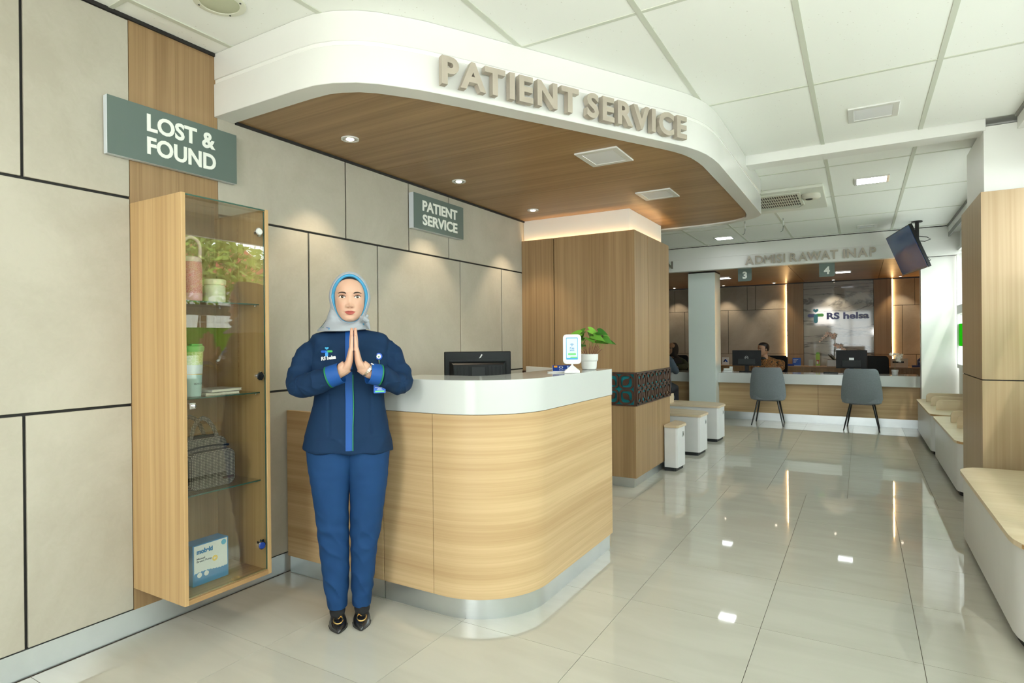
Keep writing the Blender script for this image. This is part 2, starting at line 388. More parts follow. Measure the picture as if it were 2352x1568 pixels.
def ceiling_mat():
    m, nt, p = new_mat('mineral_ceiling_tile'); N, L = nt.nodes, nt.links
    g = N.new('ShaderNodeNewGeometry')
    v = N.new('ShaderNodeTexVoronoi'); v.inputs['Scale'].default_value = 38; L.new(g.outputs['Position'], v.inputs['Vector'])
    v2 = N.new('ShaderNodeTexNoise'); v2.inputs['Scale'].default_value = 30; L.new(g.outputs['Position'], v2.inputs['Vector'])
    a = N.new('ShaderNodeMath'); a.operation = 'LESS_THAN'; a.inputs[1].default_value = 0.10; L.new(v.outputs['Distance'], a.inputs[0])
    b = N.new('ShaderNodeMath'); b.operation = 'GREATER_THAN'; b.inputs[1].default_value = 0.52; L.new(v2.outputs['Fac'], b.inputs[0])
    c = N.new('ShaderNodeMath'); c.operation = 'MULTIPLY'; L.new(a.outputs[0], c.inputs[0]); L.new(b.outputs[0], c.inputs[1])
    mx = N.new('ShaderNodeMix'); mx.data_type = 'RGBA'; mx.inputs[6].default_value = (0.90, 0.91, 0.875, 1); mx.inputs[7].default_value = (0.68, 0.67, 0.62, 1)
    L.new(c.outputs[0], mx.inputs[0]); L.new(mx.outputs[2], p.inputs['Base Color'])
    p.inputs['Roughness'].default_value = 0.7; p.inputs['Specular IOR Level'].default_value = 0.3
    return m
M_CEIL = ceiling_mat()

def marble():
    m, nt, p = new_mat('white_marble'); N, L = nt.nodes, nt.links
    g = N.new('ShaderNodeNewGeometry'); mp = N.new('ShaderNodeMapping'); mp.inputs['Rotation'].default_value = (0, math.radians(-48), 0); mp.inputs['Scale'].default_value = (0.32, 1, 1.25); mp.inputs['Location'].default_value = (1.3, 0, 0.4)
    L.new(g.outputs['Position'], mp.inputs['Vector'])
    n = N.new('ShaderNodeTexNoise'); n.inputs['Scale'].default_value = 1.2; n.inputs['Detail'].default_value = 9; n.inputs['Distortion'].default_value = 1.3; n.inputs['Roughness'].default_value = 0.62
    L.new(mp.outputs[0], n.inputs['Vector'])
    s = N.new('ShaderNodeMath'); s.operation = 'SUBTRACT'; s.inputs[1].default_value = 0.5; L.new(n.outputs['Fac'], s.inputs[0])
    ab = N.new('ShaderNodeMath'); ab.operation = 'ABSOLUTE'; L.new(s.outputs[0], ab.inputs[0])
    mr = N.new('ShaderNodeMapRange'); mr.inputs['From Min'].default_value = 0.0; mr.inputs['From Max'].default_value = 0.022; mr.inputs['To Min'].default_value = 1; mr.inputs['To Max'].default_value = 0
    L.new(ab.outputs[0], mr.inputs['Value'])
    mx = N.new('ShaderNodeMix'); mx.data_type = 'RGBA'; mx.inputs[6].default_value = (0.38, 0.38, 0.355, 1); mx.inputs[7].default_value = (0.13, 0.13, 0.13, 1)
    L.new(mr.outputs[0], mx.inputs[0]); L.new(mx.outputs[2], p.inputs['Base Color'])
    p.inputs['Roughness'].default_value = 0.05; p.inputs['Specular IOR Level'].default_value = 0.6
    return m
M_MARBLE = marble()

# ================================================================ SETTING
WX = -2.80            # face of the left wall
XR = 1.10             # right window wall
CZ = 2.75             # ceiling
YB = -3.0             # wall behind the camera
YF = 9.60             # fascia of the admissions alcove
YE = 12.90            # back wall of the alcove

# ---- floor: every visible tile a part
floor = empty('floor', (0, 0, 0), kind='structure')
MB().box(-5.2, 1.35, YB - 0.2, 13.1, -0.06, -0.004).build('floor_bed', M_GROUT, floor)
def tile_mesh(w_, d_):
    g = 0.0012
    b = MB().box(-w_ / 2 + g, w_ / 2 - g, -d_ / 2 + g, d_ / 2 - g, -0.012, 0.0)
    me = bpy.data.meshes.new('floor_tile'); me.from_pydata(b.v, [], b.f); me.materials.append(M_FLOOR); return me
_tm = {}
def put_tile(x0, x1, y0, y1):
    k = (round(x1 - x0, 4), round(y1 - y0, 4))
    if k not in _tm: _tm[k] = tile_mesh(*k)
    o = bpy.data.objects.new('floor_tile', _tm[k]); COL.objects.link(o); o.parent = floor
    o.location = ((x0 + x1) / 2, (y0 + y1) / 2, 0)
def runs(a, b, st, x):
    xs = [x]
    while xs[0] > a: xs.insert(0, xs[0] - st)
    while xs[-1] < b: xs.append(xs[-1] + st)
    xs = [min(max(q, a), b) for q in xs]
    return [(p, q) for p, q in zip(xs, xs[1:]) if q - p > 0.02]
near_y = runs(-0.1645, 5.2355, 0.6, 2.2355)
for x0, x1 in runs(WX, XR + 0.1, 0.6, -0.994):
    for y0, y1 in near_y: put_tile(x0, x1, y0, y1)
    put_tile(x0, x1, 5.2355, 5.465)
for x0, x1 in runs(-4.9, XR + 0.1, 0.6, -0.70):
    for y0, y1 in [(5.465, 5.755)] + [(5.755 + 0.585 * i, 5.755 + 0.585 * (i + 1)) for i in range(8)]:
        if x1 < WX + 0.1 and y0 < 6.1: continue
        put_tile(x0, x1, y0, y1)
MB().box(WX, XR + 0.1, YB, -0.1645, -0.012, 0).build('floor_screed', M_FLOOR, floor)
MB().box(-4.9, XR + 0.1, 10.435, 13.0, -0.012, 0).build('floor_screed', M_FLOOR, floor)

# ---- left wall: black backing with stone panels standing proud
wl = empty('wall_left', (WX, 0, 0), kind='structure')
MB().box(WX - 0.15, WX - 0.012, YB, 6.05, 0, CZ + 0.02).build('wall_backing', M_BLACK, wl)
def panels(parent, spans, z0, z1, mat_, face, axis='x', g=0.006, t=0.012):
    for a, b in spans:
        q = MB()
        if axis == 'x': q.box(face - t, face, a + g, b - g, z0 + g, z1 - g)
        else: q.box(a + g, b - g, face, face + t, z0 + g, z1 - g)
        q.build('panel', mat_, parent, bevel=0.0015, seg=1)
panels(wl, [(YB, -0.9), (-0.9, 1.028), (1.028, 1.425), (1.838, 2.709), (2.709, 3.316), (3.316, 3.797), (3.797, 5.06)], 1.942, CZ - 0.012, M_STONE, WX)
panels(wl, [(YB, -0.7), (-0.7, 1.425), (1.838, 2.413), (2.413, 2.992), (2.992, 3.947), (3.947, 4.591), (4.591, 5.06)], 1.022, 1.942, M_STONE, WX)
panels(wl, [(YB, -0.9), (-0.9, 1.026), (1.026, 1.425), (1.838, 2.9), (2.9, 3.947), (3.947, 5.06)], 0.107, 1.022, M_STONE, WX)
MB().box(WX - 0.012, WX - 0.001, 1.4215, 1.6300, 0.107, CZ - 0.012).box(WX - 0.012, WX - 0.001, 1.6306, 1.8415, 0.107, CZ - 0.012).build('wood_strip', M_TEAK_V, wl)
tag(MB().box(WX - 0.012, WX - 0.003, YB, 5.0, 0.0, 0.107).build('baseboard_left', M_ALU, None), kind='structure')

# ---- far left recess beyond the column
q = empty('wall_recess', (-4.9, 6, 0), kind='structure')
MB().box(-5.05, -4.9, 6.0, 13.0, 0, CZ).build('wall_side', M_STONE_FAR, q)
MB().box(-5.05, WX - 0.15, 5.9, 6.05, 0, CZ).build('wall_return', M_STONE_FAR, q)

# ---- ceiling: lay-in tiles and bars
ceil = empty('ceiling', (0, 0, CZ), kind='structure')
MB().box(-5.0, XR + 0.2, YB, 9.75, CZ + 0.012, CZ + 0.08).build('ceiling_slab', M_WHITE, ceil)
GX = [-2.662 + 0.607 * i for i in range(7)]; GX[-1] = 0.98
xs_near = [WX] + GX[:6] + [0.90]; xs_far = [-4.9, -4.483, -3.876, -3.269] + GX[:6] + [1.0]
ys_near = [YB, -2.36, -1.13, 0.10, 1.345, 2.578, 3.835, 5.05]; ys_far = [5.22, 5.74, 6.975, 8.215, 9.47, YF]
_cm = {}
def ceil_tile(x0, x1, y0, y1):
    k = (round(x1 - x0, 3), round(y1 - y0, 3))
    if k not in _cm:
        b = MB().box(-k[0] / 2 + 0.006, k[0] / 2 - 0.006, -k[1] / 2 + 0.006, k[1] / 2 - 0.006, 0.0, 0.011)
        me = bpy.data.meshes.new('ceiling_tile'); me.from_pydata(b.v, [], b.f); me.materials.append(M_CEIL); _cm[k] = me
    o = bpy.data.objects.new('ceiling_tile', _cm[k]); COL.objects.link(o); o.parent = ceil; o.location = ((x0 + x1) / 2, (y0 + y1) / 2, 0)
for xs, ys in ((xs_near, ys_near), (xs_far, ys_far)):
    for a, b in zip(xs, xs[1:]):
        for c, d in zip(ys, ys[1:]):
            if b < WX + 0.05 and c < 6: continue
            if b < -0.7 and c > 3.8 and d < 5.3 and b > WX + 0.3 and False: continue
            ceil_tile(a, b, c, d)
    for x in xs[1:-1]:
        if x > WX: MB().box(x - 0.013, x + 0.013, ys[0], ys[-1], CZ - 0.004, CZ + 0.001).build('grid_bar', M_TBAR, ceil)
        else: MB().box(x - 0.013, x + 0.013, 6.06, ys[-1], CZ - 0.004, CZ + 0.001).build('grid_bar', M_TBAR, ceil)
    for y in ys[1:-1]:
        MB().box(WX if y < 6 else -4.9, xs[-1], y - 0.010, y + 0.010, CZ - 0.003, CZ + 0.0015).build('grid_bar', M_TBAR, ceil)
MB().box(WX - 0.012, WX + 0.010, YB, 1.83, CZ - 0.016, CZ).build('shadow_gap', M_BLACK, ceil)
# cross beam
tag(MB().box(-0.86, 0.735, 5.05, 5.215, 2.675, CZ + 0.01).build('trim_1', M_WHITE, None, bevel=0.003), kind='structure')
# curtain header along the window wall
tag(MB().box(0.90, XR + 0.1, YB, 5.06, 2.655, CZ + 0.01).box(1.0, XR + 0.1, 5.2, YF + 0.14, 2.655, CZ + 0.01).build('trim_2', M_WHITE, None, bevel=0.003), kind='structure')
tag(MB().box(0.885, 0.90, YB, 5.04, CZ - 0.02, CZ).box(0.985, 1.0, 5.22, YF, CZ - 0.02, CZ).box(1.0, 1.02, 5.3, YF, 2.60, 2.655).build('trim_3', plain('track_grey', (0.25, 0.25, 0.23, 1), 0.5), None), kind='structure')

# ---- right window wall
wr = empty('wall_right', (XR, 0, 0), kind='structure')
MB().box(XR + 0.02, XR + 0.14, YB, 4.95, 0, 0.88).box(XR + 0.02, XR + 0.14, 5.8, 9.75, 0, 0.88).build('low_wall', M_WHITE, wr)
MB().box(XR + 0.02, XR + 0.14, YB, 9.75, 2.45, 2.72).build('head_wall', M_WHITE, wr)
MB().box(XR - 0.02, XR + 0.16, 4.95, 5.8, 0, 2.72).build('pier_wall', M_WHITE, wr)
MB().box(XR, XR + 0.15, YB, YB + 0.3, 0, 2.72).build('pier_wall', M_WHITE, wr)
def window(n, y0, y1, nb):
    e = empty('window_%d' % n, (XR + 0.08, y0, 0.88), kind='structure')
    st = (y1 - y0) / nb
    f = MB()
    for i in range(nb + 1):
        y = y0 + i * st; f.box(XR + 0.0, XR + 0.06, y - 0.02, y + 0.02, 0.88, 2.45)
    f.box(XR + 0.0, XR + 0.06, y0, y1, 0.88, 0.93).box(XR + 0.0, XR + 0.06, y0, y1, 2.41, 2.45).box(XR + 0.0, XR + 0.06, y0, y1, 1.59, 1.70)
    f.build('window_frame', M_WHITE, e)
    for i in range(nb):
        a, b = y0 + i * st + 0.02, y0 + (i + 1) * st - 0.02
        MB().box(XR + 0.028, XR + 0.032, a, b, 1.70, 2.41).build('pane', M_WGLASS, e)
        MB().box(XR + 0.028, XR + 0.032, a, b, 0.93, 1.59).build('pane', M_WGLASS, e)
        MB().box(XR + 0.018, XR + 0.023, a, b, 1.17, 1.458).build('green_film', M_GREEN, e)
        MB().box(XR + 0.018, XR + 0.023, a, b, 0.93, 1.168).build('frosted_film', M_FILM, e)
window(1, YB + 0.3, 4.95, 5)
window(2, 5.8, 9.72, 3)
# ---- wall behind the camera with a glazed entrance
wb = empty('wall_back', (0, YB, 0), kind='structure')
MB().box(WX - 0.15, -1.1, YB - 0.12, YB, 0, CZ).box(0.4, XR + 0.15, YB - 0.12, YB, 0, CZ).box(-1.1, 0.4, YB - 0.12, YB, 2.45, CZ).build('entrance_wall', M_WHITE, wb)
d = empty('door_1', (-1.1, YB, 0), kind='structure')
f = MB()
for x in (-1.1, -0.35, 0.4): f.box(x - 0.03, x + 0.03, YB - 0.09, YB - 0.03, 0, 2.45)
f.box(-1.1, 0.4, YB - 0.09, YB - 0.03, 2.39, 2.45); f.build('door_frame', M_ALU, d)
MB().box(-1.07, -0.38, YB - 0.065, YB - 0.055, 0.01, 2.39).build('pane', M_WGLASS, d)
MB().box(-0.32, 0.37, YB - 0.065, YB - 0.055, 0.01, 2.39).build('pane', M_WGLASS, d)

# ---- far wall: white return wall beside the alcove, fascia, pier
fw = empty('wall_far', (0.72, YF, 0), kind='structure')
MB().box(0.715, XR + 0.15, 9.80, 10.0, 0, 2.40).build('white_return', M_WHITE, fw)
MB().box(-4.9, XR + 0.15, YF, YF + 0.14, 2.375, CZ + 0.01).build('fascia', M_WHITE, fw)
MB().box(-4.9, XR + 0.14, YF - 0.012, YF, 2.560, CZ - 0.012).build('fascia_band', M_WHITE, fw)
MB().box(-4.9, XR + 0.14, YF - 0.006, YF, CZ - 0.012, CZ - 0.002).build('shadow_gap', M_BLACK, fw)
MB().box(0.72, XR + 0.02, YF + 0.14, 9.80, 2.375, 2.40).build('return_head', M_WHITE, fw)
MB().box(0.74, XR, 9.785, 9.80, 2.37, 2.385).build('shadow_gap', M_BLACK, fw)
ac = empty('ceiling_alcove', (0, 11, 2.375), kind='structure')
for x0, x1 in ((-4.9, -3.37), (-3.37, -2.15), (-2.15, -0.93), (-0.93, 0.29), (0.29, XR)):
    MB().box(x0 + 0.003, x1 - 0.003, YF + 0.14, 11.2, 2.378, 2.40).build('panel', M_TEAK_X, ac)
    MB().box(x0 + 0.003, x1 - 0.003, 11.206, YE, 2.378, 2.40).build('panel', M_TEAK_X, ac)
MB().box(-4.9, XR, YF + 0.14, YE, 2.40, 2.45).build('ceiling_slab', M_BLACK, ac)
MB().box(1.09, 1.2, 10.0, YE, 0, 2.4).build('alcove_side', M_TEAK_V, ac)

# ---- alcove back wall
we = empty('wall_back_alcove', (0, YE, 0), kind='structure')
MB().box(-4.9, XR + 0.1, YE + 0.02, YE + 0.12, 0, 2.45).build('wall_backing', M_BLACK, we)
top = 2.357
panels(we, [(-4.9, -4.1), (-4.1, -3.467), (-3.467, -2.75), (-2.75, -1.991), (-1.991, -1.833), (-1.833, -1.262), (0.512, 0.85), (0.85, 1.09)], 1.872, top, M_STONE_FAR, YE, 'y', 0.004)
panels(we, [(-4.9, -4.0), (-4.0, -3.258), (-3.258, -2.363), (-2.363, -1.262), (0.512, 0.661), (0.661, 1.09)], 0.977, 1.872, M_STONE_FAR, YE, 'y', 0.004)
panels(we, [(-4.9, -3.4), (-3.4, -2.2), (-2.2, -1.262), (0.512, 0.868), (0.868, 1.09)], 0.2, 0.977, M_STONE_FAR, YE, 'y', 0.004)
for a, b in ((-1.25, -0.957), (0.218, 0.50)):
    MB().box(a, b, YE - 0.05, YE + 0.02, 0.98, top).build('wood_strip', M_TEAK_V, we)
    MB().box(a, b, YE - 0.05, YE + 0.02, 0.2, 0.974).build('wood_strip', M_TEAK_V, we)
MB().box(-0.952, 0.213, YE - 0.025, YE + 0.02, 0.2, top).build('marble_slab', M_MARBLE, we)
MB().box(-1.2640, -1.2505, YE - 0.024, YE - 0.012, 0.78, top).build('light_strip', M_LED, we)
MB().box(0.5005, 0.514, YE - 0.024, YE - 0.012, 0.78, top).build('light_strip', M_LED, we)
MB().box(1.075, 1.089, YE - 0.03, YE - 0.01, 0.78, 2.2).build('light_strip', M_LED, we)

# ================================================================ CANOPY over the reception
cp = empty('reception_canopy', (-1.8, 4.0, 2.43), 'large white curved canopy with timber underside hanging over the front counter', 'canopy')
outer = [(WX, 1.825), (-2.45, 1.822), (-2.2, 1.822), (-2.08, 1.830), (-1.99, 1.856), (-1.90, 1.905), (-1.83, 1.965), (-1.765, 2.045), (-1.70, 2.13), (-1.575, 2.335),
         (-1.30, 2.815), (-1.01, 3.325), (-0.93, 3.468), (-0.875, 3.575), (-0.835, 3.68), (-0.81, 3.78), (-0.793, 3.90), (-0.785, 4.02), (-0.78, 4.8), (-0.775, 5.84),
         (-0.785, 5.90), (-0.81, 5.955), (-0.86, 6.02), (-0.95, 6.09), (-1.10, 6.17), (-1.25, 6.22), (-1.5, 6.27), (-1.85, 6.28), (WX, 6.28)]
def offset(pl, d):
    out = []
    for i, p in enumerate(pl):
        a = Vector(pl[max(i - 1, 0)]); b = Vector(pl[min(i + 1, len(pl) - 1)]); t = (b - a).normalized()
        out.append((p[0] - t.y * d, p[1] + t.x * d))
    out[0] = (pl[0][0], pl[0][1] + d); out[-1] = (pl[-1][0], pl[-1][1] - d)
    return out
inner = offset(outer, 0.105)
inner[-9:] = [(-0.895, 5.80), (-0.92, 5.93), (-0.965, 6.0), (-1.05, 6.065), (-1.15, 6.10), (-1.3, 6.125), (-1.5, 6.14), (-1.85, 6.145), (WX, 6.145)]
inner[-10] = (-0.885, 5.65)
MB().wall(outer, inner, 2.430, 2.596).build('lower_fascia', M_WHITE2, cp, bevel=0.002, seg=1)
MB().wall(offset(outer, 0.008), offset(outer, 0.05), 2.594, 2.620).build('fascia_groove', M_WHITE, cp)
MB().wall(offset(outer, 0.002), offset(outer, 0.05), 2.618, CZ - 0.001).build('upper_fascia', M_WHITE2, cp, bevel=0.002, seg=1)
inn = offset(inner, 0.006)
inn[0] = (WX, inner[0][1] + 0.004); inn[-1] = (WX, inner[-1][1] - 0.004)
def clip_y(pl, y0, y1):
    def cut(p, y, keep):
        o = []
        for i in range(len(p)):
            a, b = p[i], p[(i + 1) % len(p)]; ia, ib = keep(a[1], y), keep(b[1], y)
            if ia: o.append(a)
            if ia != ib:
                t = (y - a[1]) / (b[1] - a[1]); o.append((a[0] + t * (b[0] - a[0]), y))
        return o
    return cut(cut(pl, y0, lambda v, y: v >= y), y1, lambda v, y: v <= y)
for y0, y1 in ((1.9, 2.983), (2.987, 4.055), (4.059, 5.19), (5.194, 6.2)):
    pts = clip_y(inn, y0, y1)
    MB().prism(pts, 2.442, 2.455).build('soffit_board', M_TEAK_X, cp)
MB().prism(inn, 2.456, 2.47).build('soffit_backing', M_BLACK, cp)
MB().box(WX, WX + 0.012, 1.94, 5.02, 2.428, 2.446).build('shadow_gap', M_BLACK, cp)

# canopy lettering
sg = empty('canopy_lettering', (-1.3, 2.8, 2.45), 'raised beige metal letters PATIENT SERVICE on the white canopy front', 'sign')
tdir = Vector((0.48674, 0.87355, 0)); ndir = Vector((0.87355, -0.48674, 0))
A0 = Vector((-1.575, 2.314, 0)) + ndir * 0.016
letters('PATIENT SERVICE', frame((A0 + tdir * -0.165 + Vector((0, 0, 2.457))), tdir, (0, 0, 1)), 0.128, 1.545, M_BEIGE_METAL, sg, bold=0.035, depth=0.034, space=0.42)
for k in range(14):
    pass

# downlights in the timber soffit
def downlight(x, y, z, label, r=0.05, aim=(-0.22, 0.0), power=26, grp='downlights in the canopy soffit', col=(1, 0.80, 0.56), ang=75, blend=0.55, tx=None):
    e = empty('downlight', (x, y, z), label, 'downlight', grp)
    MB().wall([(x + r * math.cos(a), y + r * math.sin(a)) for a in [2 * PI * i / 28 for i in range(28)]],
              [(x + r * 0.74 * math.cos(a), y + r * 0.74 * math.sin(a)) for a in [2 * PI * i / 28 for i in range(28)]], z - 0.005, z + 0.002, closed=True).build('trim_ring', M_WHITE2, e)
    MB().lathe([(r * 0.73, z + 0.001), (r * 0.68, z - 0.004), (r * 0.5, z - 0.003)], (x, y, 0), 20, cap=True).build('reflector', M_CHROME, e)
    MB().lathe([(r * 0.45, z - 0.0045), (r * 0.3, z - 0.008), (0.002, z - 0.009)], (x, y, 0), 18).build('bulb', M_LAMPW, e)
    t = (x + aim[0], y + aim[1], 0.9 if tx is None else tx)
    spot('downlight_beam', (x, y, z - 0.03), t, power, col, ang, blend, 0.02)
for y, lb in ((2.436, 'round downlight in the timber soffit nearest the lost and found sign'), (3.491, 'round downlight in the timber soffit above the patient service plaque'), (4.609, 'round downlight in the timber soffit nearest the timber column')):
    downlight(-2.48, y, 2.4395, lb, aim=(-0.20, 0))
# recessed square panels (switched off) in soffit and ceiling
def square_light(x0, x1, y0, y1, z, label, lit=False, grp=None, inset=0.035, power=18):
    e = empty('ceiling_light', ((x0 + x1) / 2, (y0 + y1) / 2, z), label, 'ceiling light', grp)
    MB().wall([(x0, y0), (x1, y0), (x1, y1), (x0, y1)], [(x0 + inset, y0 + inset), (x1 - inset, y0 + inset), (x1 - inset, y1 - inset), (x0 + inset, y1 - inset)], z - 0.010, z, closed=True, smooth=False).build('frame', M_WHITE2, e, bevel=0.002)
    MB().box(x0 + inset, x1 - inset, y0 + inset, y1 - inset, z - 0.008, z - 0.002).build('diffuser', (M_LAMP if z > 2.5 else M_LAMPD) if lit else M_DIFF, e)
square_light(-1.515, -1.240, 3.355, 3.665, 2.442, 'unlit square panel light in the timber soffit, the nearer one', inset=0.038)
square_light(-1.515, -1.240, 4.50, 4.785, 2.442, 'unlit square panel light in the timber soffit, beside the column', inset=0.038)
square_light(-0.06, 0.222, 4.36, 4.635, CZ, 'unlit square panel light in the white ceiling before the beam')
square_light(-0.04, 0.238, 6.29, 6.56, CZ, 'glowing square panel light in the ceiling beyond the beam', True, inset=0.022)
square_light(-1.82, -1.56, 8.84, 9.09, CZ, 'glowing square panel light left of the air conditioner, near the far fascia', True, inset=0.022)
square_light(-0.03, 0.2, 8.95, 9.15, CZ, 'faint unlit square panel light close to the far fascia')
square_light(-2.22, -1.98, 10.95, 11.2, 2.376, 'glowing panel light in the alcove soffit beside the pale pier', True, inset=0.015, power=9)
square_light(-0.36, -0.12, 11.1, 11.35, 2.376, 'glowing panel light in the alcove soffit by the number 4 sign', True, inset=0.015, power=9)
for x, lb in ((-3.40, 'small alcove downlight left of the pale pier'), (-2.40, 'small alcove downlight just right of the pale pier'), (-1.45, 'small alcove downlight left of the number 3 bay light strip'),
              (-0.43, 'small alcove downlight above the marble logo wall'), (0.62, 'small alcove downlight at the right end of the alcove')):
    downlight(x, 12.62, 2.3755, lb, r=0.045, aim=(0, 0.16), power=24, grp='downlights in the alcove soffit', ang=80)

# round ceiling speaker
sp = empty('ceiling_speaker', (-2.36, 1.565, CZ), 'round cream ceiling speaker in the corner above the lost and found sign', 'speaker')
sc_ = (-2.355, 1.565)
MB().lathe([(0.105, CZ), (0.105, CZ - 0.004), (0.098, CZ - 0.007), (0.080, CZ - 0.007), (0.078, CZ - 0.004)], (sc_[0], sc_[1], 0), 36).build('rim', plain('cream_plastic', lin(222, 222, 205), 0.5), sp)
MB().lathe([(0.078, CZ - 0.004), (0.07, CZ - 0.0075), (0.03, CZ - 0.009), (0.002, CZ - 0.009)], (sc_[0], sc_[1], 0), 36).build('grille', plain('grille_cloth', lin(190, 192, 165), 0.9, bump=0.4, bscale=500), sp)
for k in range(4):
    a = 0.5 + k * PI / 2; MB().lathe([(0.004, CZ - 0.006), (0.004, CZ - 0.009)], (sc_[0] + 0.09 * math.cos(a), sc_[1] + 0.09 * math.sin(a), 0), 8).build('screw', M_PLASTIC2, sp)
# ================================================================ COLUMN at the reception
cl = empty('column', (-2.2, 5.5, 0), 'broad timber clad column with brown lattice band behind the reception counter', 'column')
XC, YC = -1.680, 4.965
MB().box(WX + 0.02, XC - 0.07, YC + 0.06, 5.96, 0.0, 2.2).build('core', M_BLACK, cl)
for z0, z1 in ((0.088, 0.712), (1.006, 2.243)):
    for a, b in ((WX + 0.002, -2.461), (-2.453, XC)):
        MB().box(a, b, YC, YC + 0.018, z0, z1).build('cladding_panel', M_TEAK_V, cl)
    for a, b in ((YC + 0.0185, 5.335), (5.341, 6.03)) if z0 > 1 else ((YC + 0.0185, 5.60), (5.606, 6.03)):
        MB().box(XC - 0.018, XC, a, b, z0, z1).build('cladding_panel', M_TEAK_V, cl)
    MB().box(WX + 0.002, XC - 0.02, 6.012, 6.03, z0, z1).build('cladding_panel', M_TEAK_V, cl)
MB().box(-2.48, -2.43, YC + 0.0185, YC + 0.022, 0.09, 2.242).build('seam_backing', M_BLACK, cl)
MB().box(WX + 0.003, -1.738, YC + 0.045, 5.97, 2.243, 2.441).build('white_neck', M_WHITE, cl)
MB().box(WX + 0.02, -1.73, YC + 0.019, 6.01, 2.15, 2.2).build('ledge', M_WHITE, cl)
for bx in ((WX + 0.02, -1.71, YC + 0.026, YC + 0.036, 2.205, 2.215), (-1.722, -1.712, YC + 0.03, 5.98, 2.205, 2.215)):
    MB().box(*bx).build('light_strip', M_LED, cl)
MB().box(WX + 0.002, XC - 0.03, YC + 0.03, 5.99, 0, 0.088).build('plinth', M_ALU, cl)
# lattice band: teal backing and pierced brown screens
M_BROWN = plain('brown_lattice', lin(62, 38, 26), 0.45); M_TEAL = plain('teal_backing', lin(10, 150, 165), 0.5)
MB().box(WX + 0.03, XC - 0.04, YC + 0.04, 5.98, 0.70, 1.02).build('teal_box', M_TEAL, cl)
def lattice(name, M, w_, h_, ncol, nrow):
    q = MB(); t = 0.012; fr = 0.012
    for r in ((0, w_, 0, fr), (0, w_, h_ - fr, h_)): q.prism([(r[0], r[2]), (r[1], r[2]), (r[1], r[3]), (r[0], r[3])], 0, t, M)
    for r in ((0, fr), (w_ - fr, w_)): q.prism([(r[0], fr), (r[1], fr), (r[1], h_ - fr), (r[0], h_ - fr)], 0, t, M)
    cw = (w_ - 2 * fr) / ncol; ch = (h_ - 2 * fr) / nrow
    for i in range(ncol):
        for j in range(nrow):
            cx = fr + (i + 0.5) * cw; cy = fr + (j + 0.5) * ch
            a, b = cw / 2 * 0.98, ch / 2 * 0.98; r = min(a, b)
            sx = 1 if i % 2 == 0 else -1; sy = 1 if j % 2 == 0 else -1
            # ring: corner towards the meeting point is tight, the others round
            def ring(k):
                o = []
                for n_, (ux, uy) in enumerate(((1, 1), (-1, 1), (-1, -1), (1, -1))):
                    rr = r * (0.62 if (ux * sx, uy * sy) != (-1, -1) else 0.9) * k
                    c0 = (cx + ux * (a * k - rr), cy + uy * (b * k - rr)); st = 90 * n_
                    o += arc(c0[0], c0[1], rr, st, st + 90, 4)
                return o
            ro, ri = ring(1.0), ring(0.76)
            K = len(q.v); n = len(ro)
            for pl, z in ((ro, 0), (ri, 0), (ro, t), (ri, t)): q.v += [tuple(M @ Vector((p[0], p[1], z))) for p in pl]
            for k in range(n):
                l = (k + 1) % n
                for fc in ((K + 2 * n + k, K + 2 * n + l, K + 3 * n + l, K + 3 * n + k), (K + n + l, K + n + k, K + 3 * n + k, K + 3 * n + l), (K + k, K + l, K + 2 * n + l, K + 2 * n + k)):
                    q.f.append(list(fc)); q.sm.append(False)
            # leaf with a stem inside the ring
            ca, sa = sx * 0.707, sy * 0.707; lf = []
            for k in range(13):
                u = k / 12; lf.append((u, math.sin(PI * u) * 0.30))
            lf += [(u, -v) for u, v in lf[-2:0:-1]]
            pts = []
            for u, v in lf:
                s_ = (u - 0.42) * 1.25 * r; o_ = v * 1.35 * r
                pts.append((cx + (s_ * ca - o_ * sa) , cy + (s_ * sa + o_ * ca)))
            q.prism(pts, 0, t, M)
            p0 = (cx - 0.45 * r * ca, cy - 0.45 * r * sa); p1 = (cx - 0.9 * r * ca, cy - 0.9 * r * sa); hw = 0.005
            q.prism([(p0[0] - sa * hw, p0[1] + ca * hw), (p0[0] + sa * hw, p0[1] - ca * hw), (p1[0] + sa * hw, p1[1] - ca * hw), (p1[0] - sa * hw, p1[1] + ca * hw)], 0, t, M)
    q.build(name, M_BROWN, cl)
lattice('lattice_screen', frame((WX + 0.004, YC + 0.001, 0.714), (1, 0, 0), (0, 0, 1)), XC - WX - 0.004, 0.290, 8, 2)
lattice('lattice_screen', frame((XC + 0.004 - 0.005, YC + 0.001, 0.714), (0, 1, 0), (0, 0, 1)), 1.06, 0.290, 8, 2)

# ---- right timber column
cr = empty('column', (0.9, 5.4, 0), 'timber clad column rising behind the bench at the right edge', 'column')
MB().box(0.725, XR - 0.02, 5.06, 5.79, 0, 2.70).build('white_shaft', M_WHITE, cr)
for z0, z1 in ((0.0, 0.999), (1.007, 2.245)):
    MB().box(0.693, XR - 0.02, 4.96, 4.978, z0, z1).build('cladding_panel', M_COLW, cr, bevel=0.001, seg=1)
    MB().box(0.693, 0.711, 4.9785, 5.83, z0, z1).build('cladding_panel', M_COLW, cr)
    MB().box(0.7115, XR - 0.02, 5.812, 5.83, z0, z1).build('cladding_panel', M_COLW, cr)
MB().box(0.70, XR - 0.03, 4.97, 5.82, 0.999, 1.007).build('joint_strip', M_BLACK, cr)
